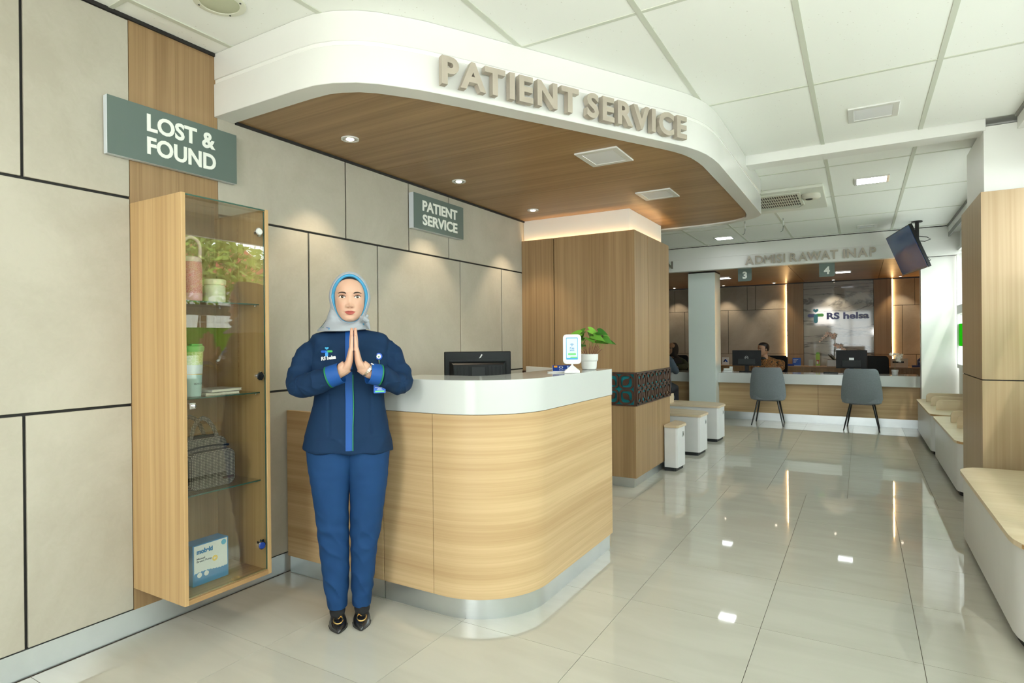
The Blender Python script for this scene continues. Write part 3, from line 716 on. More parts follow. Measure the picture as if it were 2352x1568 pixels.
# ---- pale pier at the far counter
pr = empty('column', (-2.2, 10, 0), 'pale grey square pier splitting the far counter', 'column')
MB().box(-2.415, -1.995, 9.80, 10.22, 0, 2.352).build('shaft', plain('pale_grey_paint', (0.70, 0.77, 0.745, 1), 0.12), pr, bevel=0.003)
MB().box(-2.41, -2.0, 9.81, 10.21, 2.352, 2.376).build('shadow_gap', M_BLACK, pr)

# ================================================================ RECEPTION COUNTER
ct = empty('reception_counter', (-1.9, 2.7, 0), 'curved oak front reception counter with thick white top and steel kick plate', 'counter')
def path(off, y1=3.52, x0=-2.07):
    r = 0.37 - off
    return [(x0, 2.235 + off), (-1.85, 2.235 + off)] + arc(-1.705, 2.605, r, -90, 0, 22) + [(-1.335 - off, 3.0), (-1.335 - off, y1 - 0.05 - off)] + \
        arc(-1.335 - off - 0.04, y1 - 0.04 - off, 0.04, 0, 90, 5) 
def joined_path(off, xa, xb_end=False):
    return path(off)
p_out, p_in = path(0.0), path(0.02)
seam = -1.755
A = [p for p in p_out]; 
MB().wall([(-2.066, 2.235), (seam - 0.0015, 2.235)], [(-2.066, 2.255), (seam - 0.0015, 2.255)], 0.095, 0.948, smooth=False).build('front_panel', M_OAK_H, ct)
MB().wall([(seam + 0.0015, 2.235)] + p_out[2:], [(seam + 0.0015, 2.255)] + p_in[2:], 0.095, 0.948).build('front_panel', M_OAK_H, ct)
MB().wall(path(0.012), path(0.03), 0.0, 0.095).build('kick_plate', M_ALU, ct)
MB().wall([(-2.066, 2.256), (-1.74, 2.256)] + path(0.021)[2:], [(-2.066, 2.27), (-1.74, 2.27)] + path(0.035)[2:], 0.1, 0.945).build('carcass', M_BLACK, ct)
MB().box(-1.62, -1.36, 3.50, 3.515, 0, 0.948).build('end_panel', M_OAK_H, ct)
pin = [(-2.07, 2.56), (-1.85, 2.56)] + arc(-1.79, 2.69, 0.13, -90, 0, 22) + [(-1.66, 3.0), (-1.66, 3.45)] + [(-1.66, 3.46 + 0.012 * i) for i in range(6)]
po = path(-0.003)
MB().wall(po, pin, 0.950, 1.110).build('countertop', M_SOLID, ct, bevel=0.003)
MB().box(-2.07, -1.68, 2.57, 2.84, 0.73, 0.75).box(-2.07, -2.05, 2.57, 2.84, 0, 0.73).box(-2.75, -2.0, 2.85, 3.6, 0.73, 0.7495).box(-2.75, -2.72, 2.9, 3.6, 0, 0.73).box(-2.03, -2.0, 3.5, 3.6, 0, 0.73).build('work_surface', M_WHITE2, ct)
MB().box(-1.68, -1.66, 2.70, 3.5, 0.0, 0.95).build('inner_panel', M_WHITE2, ct)
gt = empty('counter_gate', (-2.43, 2.24, 0), 'low oak gate panel between the stone wall and the counter, behind the woman', 'gate')
MB().box(-2.787, -2.072, 2.235, 2.255, 0.095, 0.912).build('panel', M_OAK_H, gt, bevel=0.001, seg=1)
MB().box(-2.779, -2.073, 2.245, 2.262, 0.002, 0.095).build('kick_plate', M_ALU, gt)
bk = empty('white_partition', (-1.9, 3.8, 0), 'low white partition standing behind the counter near the column', 'partition')
MB().obox(Matrix.Translation((-1.93, 3.75, 0.55)) @ Matrix.Rotation(math.atan2(-0.226, 0.377), 4, 'Z'), 0.50, 0.03, 1.10).build('board', M_WHITE2, bk, bevel=0.003)
MB().obox(Matrix.Translation((-1.93, 3.75, 0.03)) @ Matrix.Rotation(math.atan2(-0.226, 0.377), 4, 'Z'), 0.40, 0.12, 0.06).build('foot', M_ALU, bk)

# ================================================================ WALL SIGNS
def wall_sign(y0, y1, z0, z1, x1, lines, h, label, w_=None, dz=None, yc=None):
    e = empty('wall_sign', (WX, (y0 + y1) / 2, (z0 + z1) / 2), label, 'sign')
    MB().box(WX + 0.004, x1 - 0.003, y0, y1, z0, z1).build('edge_frame', M_SIGN_EDGE, e, bevel=0.001, seg=1)
    MB().box(x1 - 0.003, x1, y0 + 0.001, y1 - 0.001, z0 + 0.001, z1 - 0.001).build('face', M_SIGN, e)
    for (s, y, z, wd) in lines:
        text_part('lettering', s, frame((x1, y, z), (0, 1, 0), (0, 0, 1)), h, M_LETTER, e, bold=0.03, depth=0.003, width=wd)
    return e
wall_sign(1.314, 1.925, 2.110, 2.362, -2.765, [('LOST &', 1.478, 2.255, 0.328), ('FOUND', 1.478, 2.152, 0.330)], 0.078, 'grey green plaque reading LOST & FOUND over the glass cabinet')
wall_sign(3.312, 3.928, 2.108, 2.364, -2.750, [('PATIENT', 3.41, 2.250, 0.432), ('SERVICE', 3.41, 2.148, 0.432)], 0.076, 'grey green plaque reading PATIENT SERVICE under the canopy')

# ================================================================ GLASS CABINET
cb = empty('display_cabinet', (-2.6, 1.63, 0.2), 'tall wall hung oak display cabinet with glass door and glass shelves', 'cabinet')
CX, CY0, CY1, CZ0, CZ1 = -2.408, 1.420, 1.838, 0.205, 1.918
MB().box(WX, CX, CY0, CY0 + 0.018, CZ0, CZ1).build('side_panel', M_OAK_V, cb, bevel=0.001, seg=1)
MB().box(WX, CX, CY1 - 0.018, CY1, CZ0, CZ1).build('side_panel', M_OAK_V, cb, bevel=0.001, seg=1)
MB().box(WX, CX, CY0 + 0.018, CY1 - 0.018, CZ0, CZ0 + 0.020).build('bottom_panel', M_TEAK_Y, cb)
MB().box(WX + 0.001, WX + 0.008, CY0 + 0.018, CY1 - 0.018, CZ0 + 0.02, CZ1 - 0.07).build('back_panel', M_TEAK_V, cb)
MB().box(WX + 0.01, CX - 0.004, CY0 + 0.019, CY1 - 0.019, CZ1 - 0.008, CZ1 - 0.002).build('glass_top', M_GLASS, cb)
MB().box(CX - 0.004, CX - 0.001, CY0 + 0.019, CY1 - 0.019, CZ1 - 0.008, CZ1 - 0.002).build('glass_edge', M_GEDGE, cb)
dr = MB().box(CX - 0.011, CX - 0.006, CY0 + 0.021, CY1 - 0.021, CZ0 + 0.024, CZ1 - 0.010).build('glass_door', M_DOORGLASS, cb)
MB().box(CX - 0.011, CX - 0.006, CY1 - 0.021, CY1 - 0.0195, CZ0 + 0.024, CZ1 - 0.010).build('glass_edge', M_GEDGE, dr, local=False) if False else None
MB().box(CX - 0.0115, CX - 0.0055, CY1 - 0.0215, CY1 - 0.0195, CZ0 + 0.024, CZ1 - 0.010).build('glass_edge', M_GEDGE, cb)
MB().box(CX - 0.02, CX - 0.012, CY0 + 0.022, CY1 - 0.022, CZ0 + 0.020, CZ0 + 0.026).build('door_seal', plain('seal', lin(150, 130, 90), 0.5), cb)
MB().box(-2.618, -2.612, CY1 - 0.0185, CY1 - 0.0180, CZ0 + 0.9, CZ1 - 0.07).build('side_joint', M_PLY, cb)
SH = (1.476, 1.060, 0.645)
for z in SH:
    sh = MB().box(WX + 0.01, CX - 0.05, CY0 + 0.019, CY1 - 0.019, z - 0.006, z).build('glass_shelf', M_GLASS, cb)
    MB().box(CX - 0.050, CX - 0.0485, CY0 + 0.019, CY1 - 0.019, z - 0.006, z).build('shelf_edge', M_GEDGE, cb)
    for y in (CY0 + 0.025, CY1 - 0.025):
        for x in (CX - 0.07, WX + 0.05): MB().lathe([(0.006, z - 0.013), (0.007, z - 0.0065)], (x, y, 0), 10).build('shelf_pin', M_CHROME, cb)
RX = Matrix.Rotation(PI / 2, 4, 'Y')
for z, km in ((1.810, plain('white_cap', (0.7, 0.7, 0.68, 1), 0.2)), (1.137, M_PLASTIC), (0.350, plain('blue_cap', (0.02, 0.05, 0.25, 1), 0.15))):
    h = MB().obox(Matrix.Translation((CX - 0.03, 1.806, z)), 0.055, 0.010, 0.014).obox(Matrix.Translation((CX - 0.022, 1.803, z)), 0.012, 0.014, 0.042).build('hinge', M_CHROME, cb, bevel=0.002)
    MB().lathe([(0.015, 0.0), (0.016, 0.004), (0.014, 0.010), (0.002, 0.011)], (CX - 0.005, 1.787, z), 20, M=RX).build('hinge_cap', km, cb)
    MB().lathe([(0.017, 0.0), (0.018, 0.002), (0.018, 0.006)], (CX - 0.0055, 1.787, z), 20, M=RX).build('hinge_ring', M_CHROME, cb)
lk = MB().obox(Matrix.Translation((CX - 0.004, 1.462, 1.030)), 0.008, 0.028, 0.026).build('lock', M_CHROME, cb, bevel=0.003)
MB().lathe([(0.008, 0.0), (0.008, 0.010), (0.005, 0.012)], (CX - 0.003, 1.466, 1.030), 14, M=RX).build('lock_barrel', M_CHROME, cb)

# ---- things in the cabinet
def emb_mat(name, a, b, sc):
    m, nt, p = new_mat(name); N, L = nt.nodes, nt.links
    tc = N.new('ShaderNodeTexCoord'); v = N.new('ShaderNodeTexVoronoi'); v.feature = 'DISTANCE_TO_EDGE'; v.inputs['Scale'].default_value = sc
    L.new(tc.outputs['Object'], v.inputs['Vector'])
    w_ = N.new('ShaderNodeMath'); w_.operation = 'LESS_THAN'; w_.inputs[1].default_value = 0.06; L.new(v.outputs['Distance'], w_.inputs[0])
    mx = N.new('ShaderNodeMix'); mx.data_type = 'RGBA'; mx.inputs[6].default_value = a; mx.inputs[7].default_value = b
    L.new(w_.outputs[0], mx.inputs[0]); L.new(mx.outputs[2], p.inputs['Base Color']); p.inputs['Roughness'].default_value = 0.35
    return m
PINK = lin(214, 108, 128); M_PINK = emb_mat('pink_embossed', PINK, lin(232, 160, 172), 120); M_PINKP = plain('pink_plain', lin(232, 160, 176), 0.4); M_PALE = plain('pale_pink', lin(228, 190, 192), 0.4)
e = empty('tumbler', (-2.53, 1.535, 1.476), 'pink patterned tumbler with pale carry loop on the top glass shelf', 'tumbler')
cx, cy, z0 = -2.53, 1.535, 1.4765
MB().lathe([(0.040, z0), (0.043, z0 + 0.01), (0.043, z0 + 0.035)], (cx, cy, 0), 28).build('base', M_PINKP, e)
MB().lathe([(0.043, z0 + 0.035), (0.0435, z0 + 0.15), (0.041, z0 + 0.172)], (cx, cy, 0), 28).build('cup_body', M_PINK, e)
MB().lathe([(0.041, z0 + 0.172), (0.042, z0 + 0.178), (0.039, z0 + 0.192), (0.033, z0 + 0.196)], (cx, cy, 0), 28).build('lid', M_PALE, e)
hp = [(cx, cy - 0.038, z0 + 0.185), (cx, cy - 0.040, z0 + 0.225)] + [(cx, cy - 0.040 * math.cos(PI * t / 10), z0 + 0.238 + 0.044 * math.sin(PI * t / 10)) for t in range(11)] + [(cx, cy + 0.040, z0 + 0.225), (cx, cy + 0.038, z0 + 0.185)]
MB().tube(hp, 0.008, 10).build('carry_loop', M_PALE, e)
e = empty('jar', (-2.56, 1.665, 1.4765), 'cream lidded jar beside the pink tumbler', 'jar')
MB().lathe([(0.040, z0), (0.046, z0 + 0.008), (0.046, z0 + 0.075), (0.042, z0 + 0.082)], (-2.56, 1.662, 0), 28).build('jar_body', plain('cream', lin(228, 226, 205), 0.4), e)
MB().lathe([(0.048, z0 + 0.082), (0.049, z0 + 0.086), (0.049, z0 + 0.104), (0.045, z0 + 0.108), (0.01, z0 + 0.109)], (-2.56, 1.662, 0), 28).build('lid', plain('cream_lid', lin(236, 230, 196), 0.4), e)
e = empty('travel_cup', (-2.53, 1.536, 1.06), 'tall green and mint travel cup on the middle glass shelf', 'cup')
z0 = 1.0605; cy = 1.536
MB().lathe([(0.032, z0), (0.034, z0 + 0.004), (0.038, z0 + 0.095), (0.0385, z0 + 0.097)], (cx, cy, 0), 28).build('cup_body', plain('mint', lin(190, 218, 214), 0.4), e)
MB().lathe([(0.0386, z0 + 0.097), (0.0405, z0 + 0.130), (0.0408, z0 + 0.138)], (cx, cy, 0), 28).build('white_band', plain('cup_white', lin(225, 232, 235), 0.4), e)
MB().lathe([(0.0387, z0 + 0.0955), (0.0392, z0 + 0.0965), (0.0387, z0 + 0.0985)], (cx, cy, 0), 28).build('orange_line', plain('cup_orange', lin(232, 180, 60), 0.4), e)
MB().lathe([(0.0408, z0 + 0.138), (0.0425, z0 + 0.185), (0.0428, z0 + 0.196)], (cx, cy, 0), 28).build('checked_sleeve', emb_mat('yellow_green_check', lin(196, 212, 130), lin(226, 230, 180), 80), e)
MB().lathe([(0.044, z0 + 0.196), (0.047, z0 + 0.203), (0.048, z0 + 0.216), (0.042, z0 + 0.222), (0.01, z0 + 0.222)], (cx, cy, 0), 28).build('lid', plain('sage_lid', lin(158, 205, 130), 0.4), e)
MB().obox(Matrix.Translation((cx + 0.01, cy + 0.01, z0 + 0.226)), 0.02, 0.05, 0.008).build('lid_slider', plain('sage_lid2', lin(140, 190, 115), 0.4), e, bevel=0.002)
for s_, yy, bb in (('H.H', cy - 0.014, 0.03), ('CUP', cy + 0.007, 0.0)):
    vs, fs = glyph(s_, bb); scx = 0.011; mb = MB()
    x0_ = min(v.x for v in vs)
    out = []
    for v in vs:
        ya = (yy - cy + (v.x - x0_) * scx); an = ya / 0.0365
        out.append((cx + 0.0372 * math.cos(an), cy + 0.0372 * math.sin(an), z0 + 0.052 + v.y * scx))
    mb.add(out, fs).build('print', plain('print_black', (0.02, 0.02, 0.02, 1), 0.5), e)
M_NOTE = emb_mat('lace_cover', lin(205, 195, 180), lin(150, 140, 128), 90)
for k, (zz, rz, dx, lb) in enumerate(((1.0605, -0.12, 0, 'patterned notebook lying lowest on the middle glass shelf'), (1.0745, 0.06, 0.01, 'pale notebook lying on top of the patterned one'))):
    e = empty('notebook', (-2.56 + dx, 1.66, zz), lb, 'notebook', 'notebooks beside the travel cup', rz=rz)
    MB().box(-0.075, 0.075, -0.078, 0.078, 0, 0.0015).box(-0.075, 0.075, -0.078, 0.078, 0.0105, 0.012).box(-0.075, 0.075, -0.079, -0.076, 0, 0.012).build('cover', M_NOTE if k == 0 else plain('silver_cover', lin(190, 185, 180), 0.35), e, local=True)
    MB().box(-0.073, 0.073, -0.076, 0.075, 0.0015, 0.0105).build('pages', plain('paper_edges', lin(228, 222, 205), 0.8), e, local=True)

def houndstooth():
    m, nt, p = new_mat('houndstooth_cloth'); N, L = nt.nodes, nt.links
    g = N.new('ShaderNodeNewGeometry'); sx = N.new('ShaderNodeSeparateXYZ'); L.new(g.outputs['Position'], sx.inputs[0])
    outs = []
    for o_ in ('Y', 'Z'):
        mu = N.new('ShaderNodeMath'); mu.operation = 'MULTIPLY'; mu.inputs[1].default_value = 2 * PI / 0.0068; L.new(sx.outputs[o_], mu.inputs[0])
        s_ = N.new('ShaderNodeMath'); s_.operation = 'SINE'; L.new(mu.outputs[0], s_.inputs[0])
        g_ = N.new('ShaderNodeMath'); g_.operation = 'GREATER_THAN'; g_.inputs[1].default_value = -0.1; L.new(s_.outputs[0], g_.inputs[0]); outs.append(g_)
    a = N.new('ShaderNodeMath'); a.operation = 'MULTIPLY'; L.new(outs[0].outputs[0], a.inputs[0]); L.new(outs[1].outputs[0], a.inputs[1])
    mx = N.new('ShaderNodeMix'); mx.data_type = 'RGBA'; mx.inputs[6].default_value = lin(62, 54, 48); mx.inputs[7].default_value = lin(168, 160, 148)
    L.new(a.outputs[0], mx.inputs[0]); L.new(mx.outputs[2], p.inputs['Base Color']); p.inputs['Roughness'].default_value = 0.85
    return m
M_HT = houndstooth()
e = empty('handbag', (-2.56, 1.6, 0.645), 'black and cream houndstooth handbag on the lowest glass shelf', 'handbag')
YM = frame((0, 0, 0), (0, 1, 0), (0, 0, 1))     # local x -> world Y, y -> Z, z -> X
def bag_box(y0, y1, z0, z1, x0, x1, r, name, m, bev=0.012):
    MB().prism(rrect(y0, y1, z0, z1, r), x0, x1, YM).build(name, m, e, bevel=bev, seg=3)
bag_box(1.455, 1.700, 0.647, 0.868, -2.66, -2.53, 0.035, 'bag_body', M_HT)
bag_box(1.495, 1.712, 0.649, 0.815, -2.53, -2.485, 0.035, 'front_pocket', M_HT, 0.014)
MB().wall([(1, 1)], [(1, 1)], 0, 1) if False else None
MB().tube([(-2.531, 1.500 + 0.205 * t, 0.823 + 0.008 * math.sin(PI * t)) for t in [i / 8 for i in range(9)]] , 0.005, 6).build('pocket_zip', M_PLASTIC, e)
MB().box(-2.60, -2.594, 1.47, 1.69, 0.866, 0.872).build('top_zip', M_PLASTIC, e)
for xh in (-2.545, -2.645):
    hp = [(xh, 1.535, 0.845), (xh, 1.535, 0.875), (xh, 1.545, 0.915), (xh, 1.565, 0.948), (xh, 1.59, 0.958), (xh, 1.615, 0.945), (xh, 1.64, 0.910), (xh, 1.655, 0.875), (xh, 1.658, 0.845)]
    MB().tube(hp, [0.010] * 9, 8, flat=0.35, up=(0, 1, 0)).build('handle', M_HT, e)
MB().box(-2.4845, -2.4815, 1.645, 1.695, 0.682, 0.690).build('leather_tag', plain('brown_leather', lin(70, 42, 30), 0.5), e)
# boxed breast pump
e = empty('product_box', (-2.55, 1.6, 0.226), 'blue and white boxed manual breast pump on the cabinet floor', 'box', rz=0)
M_BBLUE = plain('box_blue', lin(40, 128, 190), 0.45); M_BWHITE = plain('box_white', lin(232, 236, 236), 0.45)
bx0, bx1, by0, by1, bz0, bz1 = -2.60, -2.520, 1.522, 1.692, 0.2255, 0.405
MB().box(bx0, bx1, by0, by1, bz0, bz1).build('carton', M_BBLUE, e, bevel=0.0015, seg=1)
MB().box(bx1, bx1 + 0.0006, by0 + 0.006, by1 - 0.006, bz0 + 0.045, bz1 - 0.004).build('white_panel', M_BWHITE, e)
FB = lambda y, z, k=0.001: frame((bx1 + k, y, z), (0, 1, 0), (0, 0, 1))
wv = MB()
wpts = [(0, -0.04)] + [(0.158 * i / 40, 0.008 + 0.004 * abs(math.sin(i * 0.9)) + 0.004 * math.sin(i / 7)) for i in range(41)] + [(0.158, -0.04)]
wv.prism(wpts, 0, 0.0006, FB(by0 + 0.006, bz0 + 0.044, 0.0006)); wv.build('wave_print', M_BBLUE, e)
text_part('brand_print', 'mobaki', FB(by0 + 0.018, bz1 - 0.040), 0.022, M_BBLUE, e, bold=0.06, depth=0.0006, width=0.075)
text_part('text_print', 'Manual\nBreast Pump', FB(by0 + 0.018, bz1 - 0.066), 0.0085, plain('print_navy', lin(40, 50, 80), 0.5), e, bold=0.02, depth=0.0006, width=0.070)
MB().lathe([(0.013, 0), (0.013, 0.0006)], (0, 0, 0), 20, M=FB(by0 + 0.103, bz1 - 0.080)).build('badge_print', plain('badge_yellow', lin(240, 200, 80), 0.5), e)
MB().lathe([(0.012, 0), (0.012, 0.0006)], (0, 0, 0), 20, M=FB(by1 - 0.024, bz1 - 0.020)).build('badge_print', plain('badge_blue', lin(90, 180, 220), 0.5), e)
text_part('text_print', '0+', FB(by0 + 0.103, bz1 - 0.084, 0.0017), 0.009, M_BWHITE, e, bold=0.03, depth=0.0003, align='CENTER')
for yy in (0.03, 0.062):
    MB().lathe([(0.011, 0), (0.011, 0.0006)], (0, 0, 0), 18, M=FB(by0 + yy, bz0 + 0.045, 0.0013)).build('picture_print', M_BWHITE, e)

# ================================================================ ON THE COUNTER
e = empty('desktop_monitor', (-2.19, 3.28, 0.75), 'black monitor seen from behind on the reception desk', 'monitor', rz=0)
a_ = math.radians(8); nb = -Vector((FW.x, FW.y, 0)).normalized() * math.cos(a_) + Vector((RR.x, RR.y, 0)).normalized() * math.sin(a_)
xb = Vector((0, 0, 1)).cross(nb)     # to the right seen from the camera
Mm = Matrix(((xb.x, nb.x, 0, -2.19), (xb.y, nb.y, 0, 3.28), (0, 0, 1, 0), (0, 0, 0, 1)))   # x right, y towards camera
def mbm(f): q = MB(); f(q); q.v = [tuple(Mm @ Vector(p)) for p in q.v]; return q
mbm(lambda q: q.box(-0.222, 0.222, -0.035, 0.0, 0.865, 1.222)).build('screen_housing', M_PLASTIC, e, bevel=0.006)
mbm(lambda q: q.box(-0.215, 0.215, -0.0355, -0.037, 0.875, 1.212)).build('screen', plain('screen_dark', (0.01, 0.012, 0.02, 1), 0.1), e)
def hump(q):
    pr = [(-0.190, 0.0, 0.88, 1.155), (-0.165, 0.035, 0.90, 1.135)]
    q.loft([[(s * x, y, z) for s, z in ((-1, z0), (1, z0), (1, z1), (-1, z1))] for x, y, z0, z1 in ((0.190, 0.0, 0.88, 1.16), (0.165, 0.035, 0.90, 1.135))], smooth=False)
mbm(hump).build('rear_hump', M_PLASTIC, e, bevel=0.003)
mbm(lambda q: q.box(-0.185, 0.185, 0.0, 0.006, 1.145, 1.165)).build('vent_strip', M_PLASTIC, e)
for k in range(12):
    mbm(lambda q: q.box(-0.16 + k * 0.008, -0.156 + k * 0.008, 0.034, 0.039, 0.92, 1.125)).build('vent_fin', M_PLASTIC2, e)
for k in range(10):
    mbm(lambda q: q.box(0.07 + k * 0.009, 0.074 + k * 0.009, 0.034, 0.039, 0.92, 1.125)).build('vent_fin', M_PLASTIC2, e)
mbm(lambda q: q.box(-0.045, 0.045, 0.035, 0.042, 0.93, 1.12)).build('mount_plate', M_PLASTIC2, e, bevel=0.002)
mbm(lambda q: q.prism([(-0.012, -0.014), (-0.002, -0.010), (0.012, 0.010), (0.004, 0.014)], 0.0, 0.002, Matrix(((1, 0, 0, 0.02), (0, 0, 1, 0.0), (0, 1, 0, 1.190), (0, 0, 0, 1))))).build('brand_mark', plain('silver_mark', (0.7, 0.7, 0.7, 1), 0.3), e)
mbm(lambda q: q.box(-0.03, 0.03, -0.03, 0.0, 0.755, 0.9)).build('stand_neck', M_PLASTIC, e)
mbm(lambda q: q.prism(rrect(-0.13, 0.13, -0.13, 0.08, 0.03), 0.750, 0.762)).build('stand_base', M_PLASTIC, e)

TZ = 1.1105
# free wifi stand
wf = Vector((-1.370, 2.985, TZ)); nf = Vector((0.40, -0.917, 0)).normalized(); xf = Vector((0, 0, 1)).cross(nf)
e = empty('wifi_stand', wf, 'white tabletop stand with a Free WiFi card on the counter', 'sign stand')
Mw = frame((wf.x, wf.y, TZ), xf, (0, 0, 1))
MB().prism(rrect(-0.042, 0.042, -0.010, 0.028, 0.006), -0.02, 0.02, Matrix(((xf.x, -nf.x, 0, wf.x), (xf.y, -nf.y, 0, wf.y), (0, 0, 1, TZ), (0, 0, 0, 1))) @ Matrix.Translation((0, 0, 0.0))) if False else None
bs = MB()
bs.loft([[tuple(Mw @ Vector((x * k, h_, z * k2))) for x, z in ((-0.042, -0.028), (0.042, -0.028), (0.042, 0.028), (-0.042, 0.028))] for h_, k, k2 in ((0, 1, 1), (0.012, 1, 1), (0.042, 0.14, 0.2), (0.050, 0.12, 0.2))], smooth=False)
bs.build('base', M_WPLASTIC, e, bevel=0.002)
MB().prism(rrect(-0.050, 0.050, 0.049, 0.213, 0.020, 6), -0.005, 0.005, Mw).build('holder_frame', M_WPLASTIC, e, bevel=0.003)
Mc = lambda x, y, k=0.0052: frame(Mw @ Vector((x, y, k)), xf, (0, 0, 1))
MB().prism(rrect(-0.032, 0.032, 0.074, 0.195, 0.003), 0, 0.0005, frame(Mw @ Vector((0, 0, 0.005)), xf, (0, 0, 1))).build('card_border', plain('card_blue', lin(60, 160, 205), 0.4), e)
MB().prism(rrect(-0.029, 0.029, 0.083, 0.191, 0.002), 0, 0.0005, frame(Mw @ Vector((0, 0, 0.0055)), xf, (0, 0, 1))).build('card_face', plain('card_pale', lin(200, 216, 222), 0.4), e)
M_CTX = plain('card_text_blue', lin(50, 125, 185), 0.4); M_CGR = plain('card_green', lin(110, 200, 120), 0.4)
for r_ in (0.0065, 0.0105, 0.0145):
    a_in = arc(0, 0, r_ - 0.0011, 45, 135, 8); a_out = arc(0, 0, r_ + 0.0011, 45, 135, 8)
    MB().prism(a_out + a_in[::-1], 0, 0.0004, frame(Mw @ Vector((0, 0.147, 0.0062)), xf, (0, 0, 1))).build('wifi_arc', M_CTX, e)
MB().lathe([(0.0018, 0), (0.0018, 0.0004)], (0, 0, 0), 10, M=frame(Mw @ Vector((0, 0.1475, 0.0062)), xf, (0, 0, 1))).build('wifi_dot', M_CTX, e)
text_part('lettering', 'Free\nWiFi', frame(Mw @ Vector((0, 0.133, 0.0062)), xf, (0, 0, 1)), 0.0095, M_CTX, e, bold=0.02, depth=0.0004, align='CENTER', line=0.95)
MB().prism(rrect(-0.022, 0.022, 0.099, 0.110, 0.0045), 0, 0.0005, frame(Mw @ Vector((0, 0, 0.006)), xf, (0, 0, 1))).build('green_button', M_CGR, e)
MB().prism([(-0.012, 0.083), (0.029, 0.083), (0.029, 0.090), (-0.006, 0.090)], 0, 0.0005, frame(Mw @ Vector((0, 0, 0.006)), xf, (0, 0, 1))).build('green_band', M_CGR, e)

# navy card on a tilted holder
cc = Vector((-1.452, 3.03, TZ)); 
e = empty('card_holder', cc, 'tilted navy and orange card display lying beside the WiFi stand', 'card display')
ux = Vector((0.86, 0.51, 0)).normalized(); uy = Vector((-0.44, 0.74, 0.50)).normalized(); uy = (uy - ux * uy.dot(ux)).normalized(); nn = ux.cross(uy)
Mk = Matrix(((ux.x, uy.x, nn.x, cc.x), (ux.y, uy.y, nn.y, cc.y), (ux.z, uy.z, nn.z, cc.z + 0.018), (0, 0, 0, 1)))
MB().prism([(-0.055, -0.022), (0.055, -0.022), (0.055, 0.040), (-0.055, 0.040)], -0.004, 0.0, Mk).build('card', plain('card_edge_white', lin(225, 228, 230), 0.4), e)
MB().prism([(-0.054, -0.021), (0.054, -0.021), (0.054, 0.039), (-0.054, 0.039)], 0.0001, 0.0008, Mk).build('card_face', plain('navy_card', lin(18, 58, 140), 0.3), e)
MB().prism(rrect(-0.046, -0.026, 0.016, 0.033, 0.003), 0.0009, 0.0013, Mk).build('orange_chip', plain('orange_chip', lin(235, 160, 40), 0.4), e)
MB().prism(arc(-0.006, 0.018, 0.012, 0, 360, 18)[:-1] , 0.0009, 0.0012, Mk).build('white_ring', M_BWHITE, e)
MB().prism(arc(-0.006, 0.018, 0.0085, 0, 360, 18)[:-1], 0.0013, 0.0016, Mk).build('ring_centre', plain('navy_card2', lin(18, 58, 140), 0.3), e)
for k in range(9):
    x = -0.018 + k * 0.0055; hh_ = 0.004 + 0.005 * ((k * 7) % 3 == 0)
    MB().prism([(x, -0.012), (x + 0.0022, -0.012), (x + 0.0042, -0.012 + hh_), (x + 0.002, -0.012 + hh_)], 0.0009, 0.0012, Mk).build('script_stroke', M_BWHITE, e)
MB().prism([(0.028, 0.008), (0.038, 0.008), (0.038, 0.032), (0.028, 0.032)], 0.0009, 0.0012, Mk).build('bar_print', plain('pale_blue_print', lin(140, 170, 215), 0.4), e)
MB().prism(rrect(-0.085, 0.03, -0.03, 0.02, 0.012), 0, 0.005, Matrix.Translation(cc) @ Matrix.Rotation(math.atan2(ux.y, ux.x), 4, 'Z')).build('foot_plate', M_WPLASTIC, e, bevel=0.0015)

# potted plant
pc = Vector((-1.435, 3.375, TZ))
e = empty('potted_plant', pc, 'green arrowhead leaved plant in a white stepped pot at the counter end', 'plant')
MB().lathe([(0.036, 0), (0.043, 0.004), (0.046, 0.016), (0.048, 0.048), (0.049, 0.052), (0.054, 0.056), (0.055, 0.060), (0.056, 0.094), (0.054, 0.095), (0.052, 0.092), (0.050, 0.080)], pc, 36).build('pot', M_WPLASTIC, e)
MB().lathe([(0.050, 0.078), (0.03, 0.084), (0.005, 0.085)], pc, 24).build('soil', plain('soil', (0.03, 0.02, 0.012, 1), 0.9, bump=0.5), e)
rnd = random.Random(5)
def leaf_mat():
    m, nt, p = new_mat('leaf_green'); N, L = nt.nodes, nt.links
    oi = N.new('ShaderNodeObjectInfo'); mx = N.new('ShaderNodeMix'); mx.data_type = 'RGBA'; mx.inputs[6].default_value = lin(40, 92, 28); mx.inputs[7].default_value = lin(120, 176, 62)
    L.new(oi.outputs['Random'], mx.inputs[0]); L.new(mx.outputs[2], p.inputs['Base Color']); p.inputs['Roughness'].default_value = 0.35
    p.inputs['Subsurface Weight'].default_value = 0.0
    return m
M_LEAF = leaf_mat(); M_STEMG = plain('stem_green', lin(120, 150, 60), 0.5); M_STEMR = plain('stem_red', lin(105, 55, 42), 0.5)
camr = Vector((RR.x, RR.y, 0)).normalized(); camf = Vector((FW.x, FW.y, 0)).normalized()
